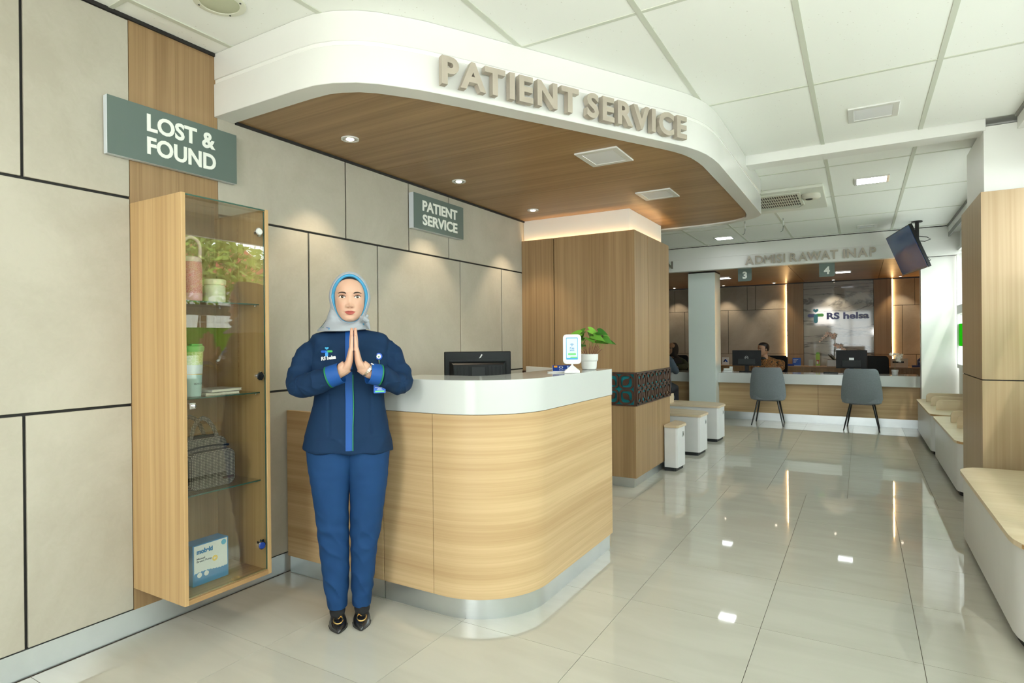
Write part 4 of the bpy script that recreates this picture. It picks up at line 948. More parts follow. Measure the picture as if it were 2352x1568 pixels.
def leaf(P, tip, nrm, L_, W_, fold=0.15, parent=None, name='leaf', m=None, heart=True):
    t = Vector(tip).normalized(); n = Vector(nrm); n = (n - t * n.dot(t)).normalized(); s = t.cross(n)
    rows = []
    prof = [(-0.22, 0.30), (-0.12, 0.42), (0.0, 0.50), (0.15, 0.50), (0.35, 0.42), (0.6, 0.27), (0.8, 0.13), (0.93, 0.04), (1.0, 0.0)] if heart else [(0, 0.05), (0.2, 0.4), (0.5, 0.5), (0.8, 0.3), (1, 0.02)]
    q = MB(); vs = []; fs = []
    for i, (a, wd) in enumerate(prof):
        cen = P + t * (max(a, -0.02) if True else a) * L_ - n * (max(a, 0) ** 2) * L_ * 0.12
        for k in (-1, -0.5, 0, 0.5, 1):
            back = t * (min(a, 0)) * L_ * abs(k)
            vs.append(cen + s * wd * W_ * k * 2 * 0.5 * 2 * 0.5 + back + n * (abs(k) * fold * wd * W_))
    for i in range(len(prof) - 1):
        for k in range(4): a = i * 5 + k; fs.append((a, a + 1, a + 6, a + 5))
    q.add(vs, fs, True); q.add([v - n * 0.0006 for v in vs], [f[::-1] for f in fs], True)
    return q.build(name, m or M_LEAF, parent)
specs = [(0.005, 0.155, 0.0, 0.6), (-0.055, 0.135, 0.2, -1), (-0.03, 0.148, 0.6, -1), (0.055, 0.145, -0.5, 1), (0.075, 0.135, 0.3, 1), (-0.005, 0.108, -1, 0.3), (0.025, 0.118, -1.0, 1),
         (0.085, 0.100, -0.8, 1), (0.105, 0.085, -0.6, 1.2), (-0.06, 0.095, -0.8, -1), (-0.05, 0.070, -1, -0.6), (0.045, 0.090, -0.3, 0.7), (-0.035, 0.110, 0.5, -0.6), (0.06, 0.12, 0.7, 0.6), (-0.075, 0.085, 0.2, -1.2),
         (0.02, 0.13, 0.8, 0.2), (-0.02, 0.085, 0.9, -0.3), (0.09, 0.118, 0.9, 0.8)]
for (sx_, sz_, fy, dx_) in specs:
    top_ = pc + camr * sx_ + camf * (fy * 0.045) + Vector((0, 0, 0.085 + sz_))
    b0 = pc + camr * (sx_ * 0.30) + camf * (fy * 0.012) + Vector((0, 0, 0.080))
    mid = b0.lerp(top_, 0.5) + camr * (sx_ * 0.08)
    q = MB().tube([b0, b0.lerp(mid, 0.6), mid], [0.0016, 0.0014, 0.0013], 6).build('stalk_base', M_STEMR, e)
    MB().tube([mid, mid.lerp(top_, 0.6), top_], [0.0013, 0.0012, 0.001], 6).build('stalk', M_STEMG, e)
    tip = camr * dx_ + camf * fy * 0.6 + Vector((0, 0, -0.35 + rnd.uniform(-0.2, 0.25)))
    leaf(top_, tip, Vector((0, 0, 1)) - camf * (0.55 + rnd.uniform(-0.2, 0.3)), 0.070 + rnd.uniform(-0.010, 0.012), 0.066, parent=e)

# ================================================================ FAR COUNTER
fc = empty('admissions_counter', (-0.6, 10, 0), 'long oak fronted admissions counter with thick white top in the far alcove', 'counter')
for a, b in ((-4.88, -3.75), (-3.745, -2.417), (-1.993, -0.56), (-0.555, 0.714)):
    MB().box(a, b, 10.06, 10.08, 0.122, 0.585).build('front_panel', M_OAK_H, fc)
MB().box(-4.88, -2.417, 10.09, 10.10, 0, 0.12).box(-1.993, 0.714, 10.09, 10.10, 0, 0.12).build('kick_plate', M_ALU, fc)
MB().box(-4.88, -2.417, 9.97, 10.55, 0.587, 0.742).box(-1.993, 0.714, 9.97, 10.55, 0.587, 0.742).box(-2.417, -1.993, 10.225, 10.55, 0.587, 0.742).build('countertop', M_SOLID, fc, bevel=0.003)
# low cabinets along the back wall
lc = empty('low_cabinet', (-0.6, 12.65, 0), 'long low teak cabinet against the alcove back wall', 'cabinet')
MB().box(-3.6, 1.08, 12.46, YE - 0.056, 0.0, 0.735).build('carcass', M_TEAK_V, lc)
MB().box(-3.6, 1.08, 12.43, YE - 0.056, 0.735, 0.757).build('cabinet_top', M_TEAK_X, lc)
xs_ = [-3.6, -3.0, -2.4, -1.8, -1.25, -0.75, -0.26, -0.24, 0.3, 0.7, 1.08]
for a, b in zip(xs_, xs_[1:]):
    if b - a < 0.05: continue
    dd = MB().box(a + 0.004, b - 0.004, 12.442, 12.46, 0.08, 0.728).build('cabinet_door', M_TEAK_V, lc)
    MB().box(b - 0.05, b - 0.02, 12.432, 12.442, 0.66, 0.672).build('knob', M_CHROME, dd)

# far lettering, number plates and wall logo
e = empty('fascia_lettering', (-0.65, YF, 2.46), 'raised metal letters ADMISI RAWAT INAP on the far fascia', 'sign')
letters('ADMISI RAWAT INAP', frame((-1.503, YF - 0.016, 2.412), (1, 0, 0), (0, 0, 1)), 0.128, 1.70, plain('grey_metal_letters', lin(168, 160, 146), 0.4, metal=0.3), e, bold=0.022, depth=0.02, space=0.5)
e = empty('fascia_lettering', (-2.66, YF, 2.46), 'raised metal letter N showing beside the timber column', 'sign')
letters('N', frame((-2.705, YF - 0.016, 2.430), (1, 0, 0), (0, 0, 1)), 0.120, 0.11, plain('grey_metal_letters2', lin(120, 116, 108), 0.4, metal=0.3), e, bold=0.035, depth=0.02) if False else text_part('letter', 'N', frame((-2.705, YF - 0.032, 2.430), (1, 0, 0), (0, 0, 1)), 0.118, plain('grey_metal_letters2', lin(140, 134, 124), 0.4, metal=0.3), e, bold=0.035, depth=0.02)
for x, nme in ((-1.635, '3'), (-0.513, '4')):
    e = empty('number_plate', (x + 0.1, 9.75, 2.2), 'hanging grey plate with a white number 3, left of the other plate' if nme == '3' else 'hanging grey plate with a white number 4, right of the other plate', 'sign')
    MB().prism([(0, 0), (0.17, 0)] + arc(0.17, 0.03, 0.03, -90, 0, 5) + [(0.2, 0.197), (0, 0.197)], -0.006, 0.0, frame((x, 9.745, 2.178), (1, 0, 0), (0, 0, 1))).build('plate', M_SIGN, e)
    text_part('numeral', nme, frame((x + 0.1, 9.744, 2.222), (1, 0, 0), (0, 0, 1)), 0.11, M_LETTER, e, bold=0.045, depth=0.002, align='CENTER')

C_TEAL, C_NAVY, C_GREEN = lin(0, 130, 150), lin(35, 50, 120), lin(70, 170, 60)
def logo_shapes(sc):
    """heart, left arm, right arm, body as outlines in a unit box about 1 wide"""
    heart = []
    for i in range(28):
        t = 2 * PI * i / 28
        heart.append((0.0105 * 16 * math.sin(t) ** 3 * sc, (0.36 + 0.0095 * (13 * math.cos(t) - 5 * math.cos(2 * t) - 2 * math.cos(3 * t) - math.cos(4 * t))) * sc))
    def cap(x0, y0, x1, y1, r):
        a = math.degrees(math.atan2(y1 - y0, x1 - x0))
        return [(px * sc, py * sc) for px, py in arc(x1, y1, r, a - 90, a + 90, 8) + arc(x0, y0, r, a + 90, a + 270, 8)]
    return heart, cap(-0.38, 0.03, -0.12, 0.03, 0.115), cap(0.12, 0.05, 0.38, 0.05, 0.105), cap(0, -0.36, 0, 0.0, 0.125)
e = empty('wall_logo', (-0.37, YE - 0.03, 1.7), 'coloured cross figure logo and navy letters RS helsa on the marble wall', 'sign')
hs = logo_shapes(0.285)
for nm_, pts, c_, k in (('heart', hs[0], C_TEAL, 0.012), ('left_arm', hs[1], C_NAVY, 0.012), ('right_arm', hs[2], C_GREEN, 0.014), ('figure_body', hs[3], C_TEAL, 0.016)):
    MB().prism(pts, 0, k, frame((-0.742, YE - 0.026, 1.715), (1, 0, 0), (0, 0, 1))).build(nm_, plain('logo_' + nm_, c_, 0.3), e)
text_part('lettering', 'RS helsa', frame((-0.555, YE - 0.026, 1.652), (1, 0, 0), (0, 0, 1)), 0.125, plain('navy_letters', lin(38, 42, 105), 0.3), e, bold=0.04, depth=0.014, width=0.70)

# ---- upholstered chairs
M_CHAIR = plain('grey_upholstery', lin(116, 123, 128), 0.9, vary=0.06, vscale=60, bump=0.3, bscale=400, sheen=0.2)
M_LEG = plain('black_metal', (0.012, 0.012, 0.013, 1), 0.35)
def make_chair():
    e = empty('visitor_chair', (0, 0, 0), None, 'chair', 'grey chairs at the far counter')
    # local: faces +y, back at y=-0.2
    rings = []
    for z, hw, yb, cv, th in ((0.365, 0.19, -0.14, 0.02, 0.02), (0.385, 0.235, -0.19, 0.05, 0.028), (0.44, 0.252, -0.215, 0.09, 0.032), (0.55, 0.248, -0.235, 0.085, 0.032), (0.68, 0.232, -0.255, 0.06, 0.030), (0.79, 0.212, -0.272, 0.045, 0.028), (0.835, 0.200, -0.278, 0.04, 0.025), (0.857, 0.178, -0.281, 0.035, 0.017), (0.862, 0.16, -0.281, 0.03, 0.006)):
        out = [(-hw + 2 * hw * i / 16, yb + cv * (abs(-1 + i / 8) ** 2.4), z) for i in range(17)]
        inn_ = [(x * 0.97, y + th * 2, z) for x, y, z in out[::-1]]
        rings.append(out + inn_)
    MB().loft(rings, capsm=True).build('backrest', M_CHAIR, e, local=True)
    MB().prism(rrect(-0.225, 0.225, -0.19, 0.24, 0.09, 7), 0.37, 0.455).build('seat', M_CHAIR, e, local=True, bevel=0.02, seg=3)
    MB().box(-0.15, 0.15, -0.15, 0.15, 0.355, 0.37).build('under_frame', M_LEG, e, local=True)
    for sx in (-1, 1):
        for (yt, yb2, xb2) in ((-0.14, -0.25, 0.215), (0.14, 0.20, 0.20)):
            MB().tube([(sx * 0.135, yt, 0.37), (sx * xb2, yb2, 0.0)], [0.014, 0.008], 8).build('leg', M_LEG, e, local=True)
    return e
ch1 = make_chair(); ch1.location = (-1.205, 9.71, 0); ch1.rotation_euler = (0, 0, 0.03); ch1['label'] = 'left grey upholstered chair, before the monitor with the ring logo'
ch2 = copy_tree(ch1); ch2.location = (0.015, 9.70, 0); ch2.rotation_euler = (0, 0, -0.05); ch2['label'] = 'right grey upholstered chair, before the monitor with the sticker'

# ---- monitors on the far counter
def far_monitor(x, y, w_, h_, ztop, label, rz, logo=False, sticker=False):
    e = empty('desktop_monitor', (x, y, 0.742), label, 'monitor', rz=rz)
    zt = ztop - 0.742
    MB().box(-w_ / 2, w_ / 2, -0.02, 0.015, zt - h_, zt).build('screen_housing', M_PLASTIC, e, local=True, bevel=0.004)
    MB().box(-w_ / 2 + 0.008, w_ / 2 - 0.008, 0.0155, 0.0165, zt - h_ + 0.01, zt - 0.01).build('screen', plain('screen_glow_off', (0.02, 0.025, 0.03, 1), 0.1), e, local=True)
    MB().box(-w_ * 0.3, w_ * 0.3, -0.034, -0.02, zt - h_ + 0.02, zt - h_ * 0.55).build('rear_hump', M_PLASTIC2, e, local=True, bevel=0.004)
    MB().box(-0.03, 0.03, -0.01, 0.008, 0.01, zt - h_ + 0.05).build('stand_neck', M_PLASTIC, e, local=True)
    MB().prism(rrect(-0.11, 0.11, -0.09, 0.09, 0.02), 0.0005, 0.012).build('stand_base', M_PLASTIC, e, local=True)
    if logo:
        Ml = frame((0, -0.021, zt - h_ * 0.48), (1, 0, 0), (0, 0, 1))
        MB().wall(arc(0, 0, 0.028, 0, 360, 20)[:-1], arc(0, 0, 0.024, 0, 360, 20)[:-1], 0, 0.001, closed=True).v
        q = MB().wall(arc(0, 0, 0.028, 0, 360, 20)[:-1], arc(0, 0, 0.0235, 0, 360, 20)[:-1], 0, 0.001, closed=True); q.v = [tuple(Ml @ Vector(p)) for p in q.v]
        q.build('logo_ring', plain('logo_silver', (0.55, 0.55, 0.55, 1), 0.3), e, local=True)
        text_part('logo_letters', 'DELL', frame((0, -0.021, zt - h_ * 0.48 - 0.006), (1, 0, 0), (0, 0, 1)), 0.013, plain('logo_silver2', (0.55, 0.55, 0.55, 1), 0.3), e, bold=0.03, depth=0.001, width=0.042, align='CENTER', local=True)
    if sticker:
        MB().box(-0.03, 0.035, -0.022, -0.0205, zt - 0.155, zt - 0.115).build('sticker', M_BWHITE, e, local=True)
    return e
far_monitor(-1.62, 10.40, 0.445, 0.255, 1.098, 'black monitor with ring logo in front of the seated man', 0.03, logo=True)
far_monitor(-0.12, 10.45, 0.415, 0.275, 1.098, 'black monitor with white sticker behind the right grey chair', -0.08, sticker=True)
e = empty('keyboard', (-0.42, 10.42, 0.7425), 'dark keyboard and mouse edge left of the right monitor', 'keyboard')
MB().prism(rrect(-0.5, -0.3, 10.36, 10.48, 0.01), 0.743, 0.755).build('key_tray', M_PLASTIC, e)
MB().prism(rrect(-0.495, -0.305, 10.365, 10.475, 0.008), 0.755, 0.760).build('keys', M_PLASTIC2, e)
# white telephone-like box left of the first monitor
e = empty('card_terminal', (-1.88, 10.25, 0.7425), 'small white desk terminal at the left end of the counter bay', 'terminal')
MB().box(-1.955, -1.815, 10.2, 10.3, 0.743, 0.772).box(-1.95, -1.82, 10.205, 10.295, 0.775, 0.803).build('lower_tray', M_WPLASTIC, e, bevel=0.004)
MB().box(-1.86, -1.815, 10.21, 10.27, 0.803, 0.835).build('top_dial', M_WPLASTIC, e, bevel=0.006)

def desk_card(x0, x1, y, z0, z1, label, m, extra=None, name='leaflet_stand', cat='leaflet stand', lean=0.02):
    e = empty(name, ((x0 + x1) / 2, y, z0), label, cat)
    MB().prism([(0, 0), (x1 - x0, 0), (x1 - x0, z1 - z0), (0, z1 - z0)], 0, 0.004, frame((x0, y, z0), (1, 0, 0), (0, lean, 1))).build('board', m, e)
    MB().box(x0, x1, y - 0.005, y + 0.05, z0, z0 + 0.008).build('foot', M_WPLASTIC, e)
    return e
B0 = 0.7575
M_BLUEC = plain('brochure_blue', lin(20, 90, 190), 0.4)
e = desk_card(-2.435, -2.30, 12.6, B0, 0.915, 'white card with a dark blue peak logo on the back cabinet', M_BWHITE)
MB().prism([(0.02, 0.06), (0.055, 0.12), (0.075, 0.12), (0.05, 0.06)], 0.0045, 0.006, frame((-2.435, 12.6, B0), (1, 0, 0), (0, 0.02, 1))).build('mark_dark', plain('mark_navy', lin(25, 40, 90), 0.4), e)
MB().prism([(0.06, 0.09), (0.075, 0.12), (0.115, 0.06), (0.085, 0.06)], 0.0045, 0.006, frame((-2.435, 12.6, B0), (1, 0, 0), (0, 0.02, 1))).build('mark_blue', M_BLUEC, e)
e = desk_card(-1.13, -0.985, 12.58, B0, 0.91, 'blue leaflet board on the back cabinet under the left wood strip', M_BLUEC)
MB().box(-1.22, -1.10, 12.56, 12.66, B0, B0 + 0.035).build('leaflet_stack', plain('blue_stack', lin(16, 60, 150), 0.4), e)
text_part('lettering', 'Allianz', frame((-1.12, 12.5745, 0.875), (1, 0, 0), (0, 0, 1)), 0.018, M_BWHITE, e, depth=0.001, width=0.08, bold=0.02) if False else None
for k in range(3): MB().box(-1.115, -1.03 - 0.02 * k, 12.573, 12.5745, 0.875 - 0.025 * k, 0.885 - 0.025 * k).build('print_line', M_BWHITE, e)
e = desk_card(-0.85, -0.775, 12.58, B0, 0.88, 'small clear acrylic leaflet holder on the back cabinet', plain('acrylic', lin(180, 185, 180), 0.1))
e = desk_card(-0.73, -0.66, 12.56, B0, 0.985, 'lime green rounded leaflet with a bottle picture on the back cabinet', plain('lime', lin(165, 205, 40), 0.4))
MB().prism(arc(0.035, 0.0, 0.035, 0, 180, 8), 0, 0.004, frame((-0.73, 12.565, 0.985), (1, 0, 0), (0, 0, 1))).build('rounded_head', plain('lime2', lin(120, 190, 50), 0.4), e)
MB().box(-0.718, -0.672, 12.553, 12.556, 0.80, 0.875).build('picture', plain('pic_red', lin(190, 70, 50), 0.4), e)
MB().box(-0.715, -0.685, 12.551, 12.553, 0.80, 0.85).build('picture', plain('pic_white', lin(235, 235, 225), 0.4), e)
e = desk_card(-0.40, -0.24, 12.5, B0, 0.86, 'white name card standing before the orchid planter', M_BWHITE)
MB().box(-0.38, -0.27, 12.494, 12.497, 0.80, 0.812).build('print_line', plain('red_print', lin(200, 50, 50), 0.4), e)
e = desk_card(0.46, 0.72, 12.55, B0, 0.91, 'cream paper bag with dark lettering behind the far right orchid', plain('cream_bag', lin(215, 205, 185), 0.5), name='paper_bag', cat='bag')
MB().box(0.47, 0.71, 12.56, 12.66, B0, 0.905).build('bag_body', plain('cream_bag2', lin(215, 205, 185), 0.5), e)
MB().box(0.49, 0.66, 12.542, 12.545, 0.835, 0.862).build('print_line', M_PLASTIC, e)
e = empty('leaflet_box', (0.9, 12.6, B0), 'dark blue leaflet rack at the right end of the back cabinet', 'leaflet rack')
MB().prism([(0, 0), (0.26, 0), (0.26, 0.035), (0, 0.035)], 0, 0.09, frame((0.78, 12.66, B0), (1, 0, 0), (0, 0, 1))).build('tray', plain('deep_blue', lin(18, 40, 110), 0.4), e)
MB().prism([(0, 0), (0.16, 0), (0.15, 0.12), (0.06, 0.15), (0, 0.09)], 0, 0.05, frame((0.86, 12.66, B0 + 0.036), (1, 0, 0), (0, 0, 1))).build('rack', plain('deep_blue2', lin(30, 45, 100), 0.4), e)
MB().box(0.88, 0.98, 12.607, 12.61, B0 + 0.09, B0 + 0.10).build('print_line', M_BWHITE, e)

# ---- orchids
M_PET = plain('orchid_peach', lin(248, 226, 212), 0.5); M_PETW = plain('orchid_white', lin(235, 232, 220), 0.5); M_LIP = plain('orchid_lip', lin(225, 140, 95), 0.5)
M_DLEAF = plain('orchid_leaf', lin(45, 62, 30), 0.4); M_OSTEM = plain('orchid_stem', lin(90, 95, 55), 0.5)
def flower(P, fac, s, parent, pm, lm):
    f_ = Vector(fac).normalized(); r_ = f_.cross(Vector((0, 0, 1))).normalized(); u_ = r_.cross(f_)
    q = MB()
    for k in range(5):
        a = PI / 2 + 2 * PI * k / 5; d_ = r_ * math.cos(a) + u_ * math.sin(a); e_ = f_.cross(d_); wd = 0.34 if k in (1, 4) else 0.24
        pts = [P + f_ * 0.002, P + d_ * s * 0.35 + e_ * s * wd, P + d_ * s * 0.8 + e_ * s * wd * 0.8 + f_ * s * 0.1, P + d_ * s + f_ * s * 0.05, P + d_ * s * 0.8 - e_ * s * wd * 0.8 + f_ * s * 0.1, P + d_ * s * 0.35 - e_ * s * wd]
        q.add(pts, [(0, 1, 2, 3, 4, 5)])
    o = q.build('flower', pm, parent)
    MB().lathe([(s * 0.14, 0), (s * 0.16, s * 0.15), (s * 0.05, s * 0.3)], (0, 0, 0), 8, M=Matrix.Translation(P) @ Vector(f_).to_track_quat('Z', 'Y').to_matrix().to_4x4()).build('flower_lip', lm, o, local=False) if False else \
        MB().add([P + f_ * 0.004 + r_ * s * 0.16, P + f_ * 0.006 + u_ * s * 0.14, P + f_ * 0.004 - r_ * s * 0.16, P + f_ * 0.01 - u_ * s * 0.22], [(0, 1, 2, 3)]).build('flower_lip', lm, parent)
tc_ = Vector((0, -1, 0.05))
e = empty('orchid', (-0.42, 12.6, B0), 'peach orchid arching in a white planter before the marble wall', 'orchid')
MB().prism(rrect(-0.55, -0.33, 12.56, 12.68, 0.02), B0, B0 + 0.115).build('planter', M_WPLASTIC, e, bevel=0.004)
stem = [Vector((-0.43, 12.62, B0 + 0.11)), Vector((-0.425, 12.62, 1.05)), Vector((-0.42, 12.61, 1.22)), Vector((-0.44, 12.60, 1.32)), Vector((-0.50, 12.59, 1.37)), Vector((-0.57, 12.58, 1.35)), Vector((-0.63, 12.57, 1.27)), Vector((-0.66, 12.57, 1.22))]
MB().tube(stem, [0.007, 0.006, 0.005, 0.004, 0.003, 0.003, 0.002, 0.002], 7).build('stem', M_OSTEM, e)
stem2 = [Vector((-0.425, 12.61, 1.02)), Vector((-0.40, 12.6, 1.12)), Vector((-0.35, 12.59, 1.15)), Vector((-0.29, 12.58, 1.12)), Vector((-0.24, 12.58, 1.07))]
MB().tube(stem2, [0.005, 0.004, 0.003, 0.003, 0.002], 7).build('stem', M_OSTEM, e)
for x, z, s_ in ((-0.53, 1.375, 0.045), (-0.48, 1.345, 0.05), (-0.44, 1.30, 0.05), (-0.56, 1.33, 0.04), (-0.42, 1.345, 0.045), (-0.60, 1.29, 0.035), (-0.63, 1.25, 0.028), (-0.66, 1.22, 0.02), (-0.40, 1.15, 0.045), (-0.36, 1.12, 0.05), (-0.32, 1.14, 0.045), (-0.29, 1.09, 0.04), (-0.25, 1.075, 0.03)):
    flower(Vector((x, 12.56, z)), tc_ + Vector((rnd.uniform(-0.4, 0.4), 0, rnd.uniform(-0.3, 0.3))), s_, e, M_PET, M_LIP)
for dx, dz, tp in ((-0.12, 0.05, (-1, -0.3, 0.35)), (0.10, 0.03, (1, -0.4, 0.2)), (0.0, 0.02, (0.5, -0.8, 0.3)), (-0.05, 0.02, (-0.4, -0.6, 0.7))):
    leaf(Vector((-0.43 + dx * 0.1, 12.6, B0 + 0.11)), tp, (0, 0, 1), 0.19, 0.055, parent=e, name='leaf', m=M_DLEAF, heart=False)
e = empty('orchid', (0.43, 10.3, 0.742), 'small white orchid in a round white pot at the right end of the far counter', 'orchid')
pq = Vector((0.43, 10.28, 0.7425))
MB().lathe([(0.034, 0), (0.038, 0.005), (0.041, 0.045), (0.045, 0.048), (0.046, 0.072), (0.043, 0.074), (0.04, 0.066)], pq, 28).build('pot', M_WPLASTIC, e)
st_ = [pq + Vector((0, 0, 0.06)), pq + Vector((0.002, 0, 0.15)), pq + Vector((0.0, 0, 0.24)), pq + Vector((-0.02, 0, 0.30))]
MB().tube(st_, [0.003, 0.0025, 0.002, 0.0015], 6).build('stem', M_OSTEM, e)
for dx, z, s_ in ((-0.05, 0.30, 0.026), (-0.025, 0.285, 0.026), (-0.005, 0.305, 0.024), (0.03, 0.30, 0.028), (0.06, 0.275, 0.028), (0.02, 0.255, 0.028), (0.05, 0.235, 0.028), (0.075, 0.255, 0.026), (0.035, 0.21, 0.026), (0.06, 0.20, 0.026), (0.085, 0.29, 0.024)):
    flower(pq + Vector((dx, -0.02, z)), tc_ + Vector((rnd.uniform(-0.5, 0.5), 0, rnd.uniform(-0.4, 0.4))), s_, e, M_PETW, plain('lip_wine', lin(150, 60, 60), 0.5))

# ---- staff chairs (mesh office chairs)
def office_chair(x, y, rz, label, w_=0.44, top_=1.0):
    e = empty('office_chair', (x, y, 0), label, 'chair', 'black office chairs behind the far counter', rz=rz)
    # local: faces -y (towards the counter)
    MB().prism(rrect(-w_ / 2, w_ / 2, 0.52, top_, 0.06), 0, 0.03, frame((0, 0.24, 0), (1, 0, 0), (0, 0.08, 1))).build('backrest', M_PLASTIC, e, local=True, bevel=0.008)
    MB().prism(rrect(-0.23, 0.23, -0.24, 0.22, 0.08), 0.34, 0.395).build('seat', M_PLASTIC, e, local=True, bevel=0.015)
    MB().tube([(0, 0, 0.08), (0, 0, 0.34)], 0.025, 10).build('gas_column', M_LEG, e, local=True)
    MB().tube([(0, 0.1, 0.34), (0, 0.27, 0.36), (0, 0.27, 0.6)], 0.02, 8).build('back_support', M_LEG, e, local=True)
    for k in range(5):
        a = 2 * PI * k / 5 + 0.3
        MB().tube([(0, 0, 0.09), (0.26 * math.cos(a), 0.26 * math.sin(a), 0.06)], [0.022, 0.014], 8).build('base_arm', M_LEG, e, local=True)
        MB().lathe([(0.025, -0.012), (0.028, 0), (0.025, 0.012)], (0.26 * math.cos(a), 0.26 * math.sin(a), 0.028), 10, M=Matrix.Rotation(PI / 2, 4, 'X')).build('castor', M_LEG, e, local=True)
    return e
office_chair(0.25, 11.3, 0.15, 'black mesh office chair left empty behind the right monitor', 0.40, 0.985)
office_chair(-1.38, 11.22, -0.25, 'black mesh office chair the man in the patterned shirt sits on', 0.42, 0.985)
office_chair(-3.05, 11.3, 0.1, 'black mesh office chair the woman in the dark headscarf sits on', 0.42, 0.985)

# ================================================================ TV, AC, HOOKS
e = empty('television', (0.6, 9.05, 2.75), 'dark flat television tilted down on a black ceiling pole', 'television')
w_ = Vector((-.187, .982, 0)).normalized(); nh = Vector((-w_.y, w_.x, 0)); ta = math.radians(21)
nt_ = nh * math.cos(ta) - Vector((0, 0, math.sin(ta))); ut = w_.cross(nt_); ut = ut if ut.z > 0 else -ut
xt = ut.cross(nt_)      # right as seen facing the screen
c0 = Vector((0.50, 9.03, 2.375))
Mt = Matrix(((xt.x, ut.x, nt_.x, c0.x), (xt.y, ut.y, nt_.y, c0.y), (xt.z, ut.z, nt_.z, c0.z), (0, 0, 0, 1)))
MB().obox(Mt @ Matrix.Translation((0, 0, -0.02)), 1.06, 0.555, 0.035).build('housing', M_PLASTIC, e, bevel=0.004)
MB().obox(Mt @ Matrix.Translation((0, 0.004, -0.001)), 1.035, 0.53, 0.004).build('screen', plain('tv_screen', lin(46, 92, 158), 0.16, spec=0.4), e)
MB().obox(Mt @ Matrix.Translation((0, -0.268, 0.002)), 1.05, 0.012, 0.003).build('lower_bezel', plain('silver_bezel', (0.25, 0.25, 0.26, 1), 0.3), e)
MB().obox(Mt @ Matrix.Translation((-0.2, -0.2, -0.055)), 0.35, 0.10, 0.04).build('connector_bay', M_WPLASTIC, e)
pp = Vector((0.625, 9.05, 0))
MB().tube([pp + Vector((0, 0, 2.75)), pp + Vector((0, 0, 2.34))], 0.022, 12).build('pole', M_LEG, e)
MB().lathe([(0.06, 2.735), (0.06, 2.749)], (pp.x, pp.y, 0), 20).build('ceiling_plate', M_LEG, e)
MB().box(pp.x - 0.045, pp.x + 0.03, pp.y - 0.06, pp.y + 0.06, 2.30, 2.44).build('bracket', M_LEG, e)
MB().tube([pp + Vector((0.02, 0, 2.56)), pp + Vector((0.10, -0.02, 2.54)), pp + Vector((0.14, -0.02, 2.51)), pp + Vector((0.08, 0, 2.49)), pp + Vector((0.02, 0, 2.50))], 0.005, 6).build('cable', M_LEG, e)
MB().tube([pp + Vector((0.02, -0.1, 2.27)), pp + Vector((0.10, -0.12, 2.28)), pp + Vector((0.13, -0.12, 2.24)), pp + Vector((0.06, -0.1, 2.21))], 0.005, 6).build('cable', M_LEG, e)

e = empty('air_conditioner', (-0.78, 6.85, CZ), 'white ceiling cassette air conditioner with loose corner cover beside the canopy', 'air conditioner')
MB().box(-1.28, -0.295, 6.32, 7.36, CZ - 0.030, CZ).build('panel_frame', plain('ac_cream', lin(226, 228, 218), 0.4), e, bevel=0.008)
MB().box(-1.18, -0.50, 6.40, 7.0, CZ - 0.046, CZ - 0.03).build('grille_frame', plain('ac_cream2', lin(216, 218, 206), 0.4), e, bevel=0.004)
MB().box(-1.15, -0.53, 6.425, 6.975, CZ - 0.0475, CZ - 0.046).build('grille_void', M_PLASTIC, e)
M_ACB = plain('ac_blade', lin(205, 208, 196), 0.4)
for k in range(4): MB().box(-1.16, -0.52, 6.425 + 0.137 * k - 0.008, 6.425 + 0.137 * k + 0.008, CZ - 0.052, CZ - 0.047).build('grille_rail', M_ACB, e)
MB().box(-1.16, -0.52, 6.967, 6.983, CZ - 0.052, CZ - 0.047).build('grille_rail', M_ACB, e)
for k in range(30): MB().box(-1.15 + 0.0214 * k, -1.143 + 0.0214 * k, 6.43, 6.97, CZ - 0.050, CZ - 0.0475).build('grille_slat', M_ACB, e)
MB().box(-1.12, -0.56, 7.08, 7.17, CZ - 0.037, CZ - 0.0300).build('louvre', M_ACB, e, bevel=0.003)
MB().lathe([(0.085, CZ - 0.03), (0.088, CZ - 0.06), (0.07, CZ - 0.075), (0.03, CZ - 0.078)], (-0.415, 6.62, 0), 22).build('corner_cover', plain('ac_cover', lin(210, 208, 195), 0.4), e)
MB().lathe([(0.035, CZ - 0.078), (0.03, CZ - 0.082)], (-0.43, 6.60, 0), 14).build('cover_hole', M_PLASTIC, e)
MB().tube([(-0.50, 6.95, CZ - 0.05), (-0.55, 7.02, CZ - 0.06), (-0.75, 7.04, CZ - 0.055), (-0.95, 7.02, CZ - 0.05)], 0.009, 6).build('loose_hose', M_ACB, e)
for (x, y, lb) in ((-0.80, 7.9, 'bent wire hook hanging from the ceiling right of the canopy corner'), (-1.23, 7.85, 'thin wire hook hanging from the ceiling behind the canopy corner')):
    e = empty('wire_hook', (x, y, CZ), lb, 'hook', 'wire hooks under the ceiling')
    q = MB().tube([(x, y, CZ), (x, y, CZ - 0.11), (x - 0.005, y, CZ - 0.15), (x - 0.03, y, CZ - 0.165)], 0.004, 6).build('wire', plain('wire_grey', lin(110, 120, 115), 0.4, metal=0.5), e)
    MB().tube([(x, y, CZ - 0.03), (x, y, CZ - 0.09)], 0.008, 8).build('sleeve', M_WPLASTIC, e)

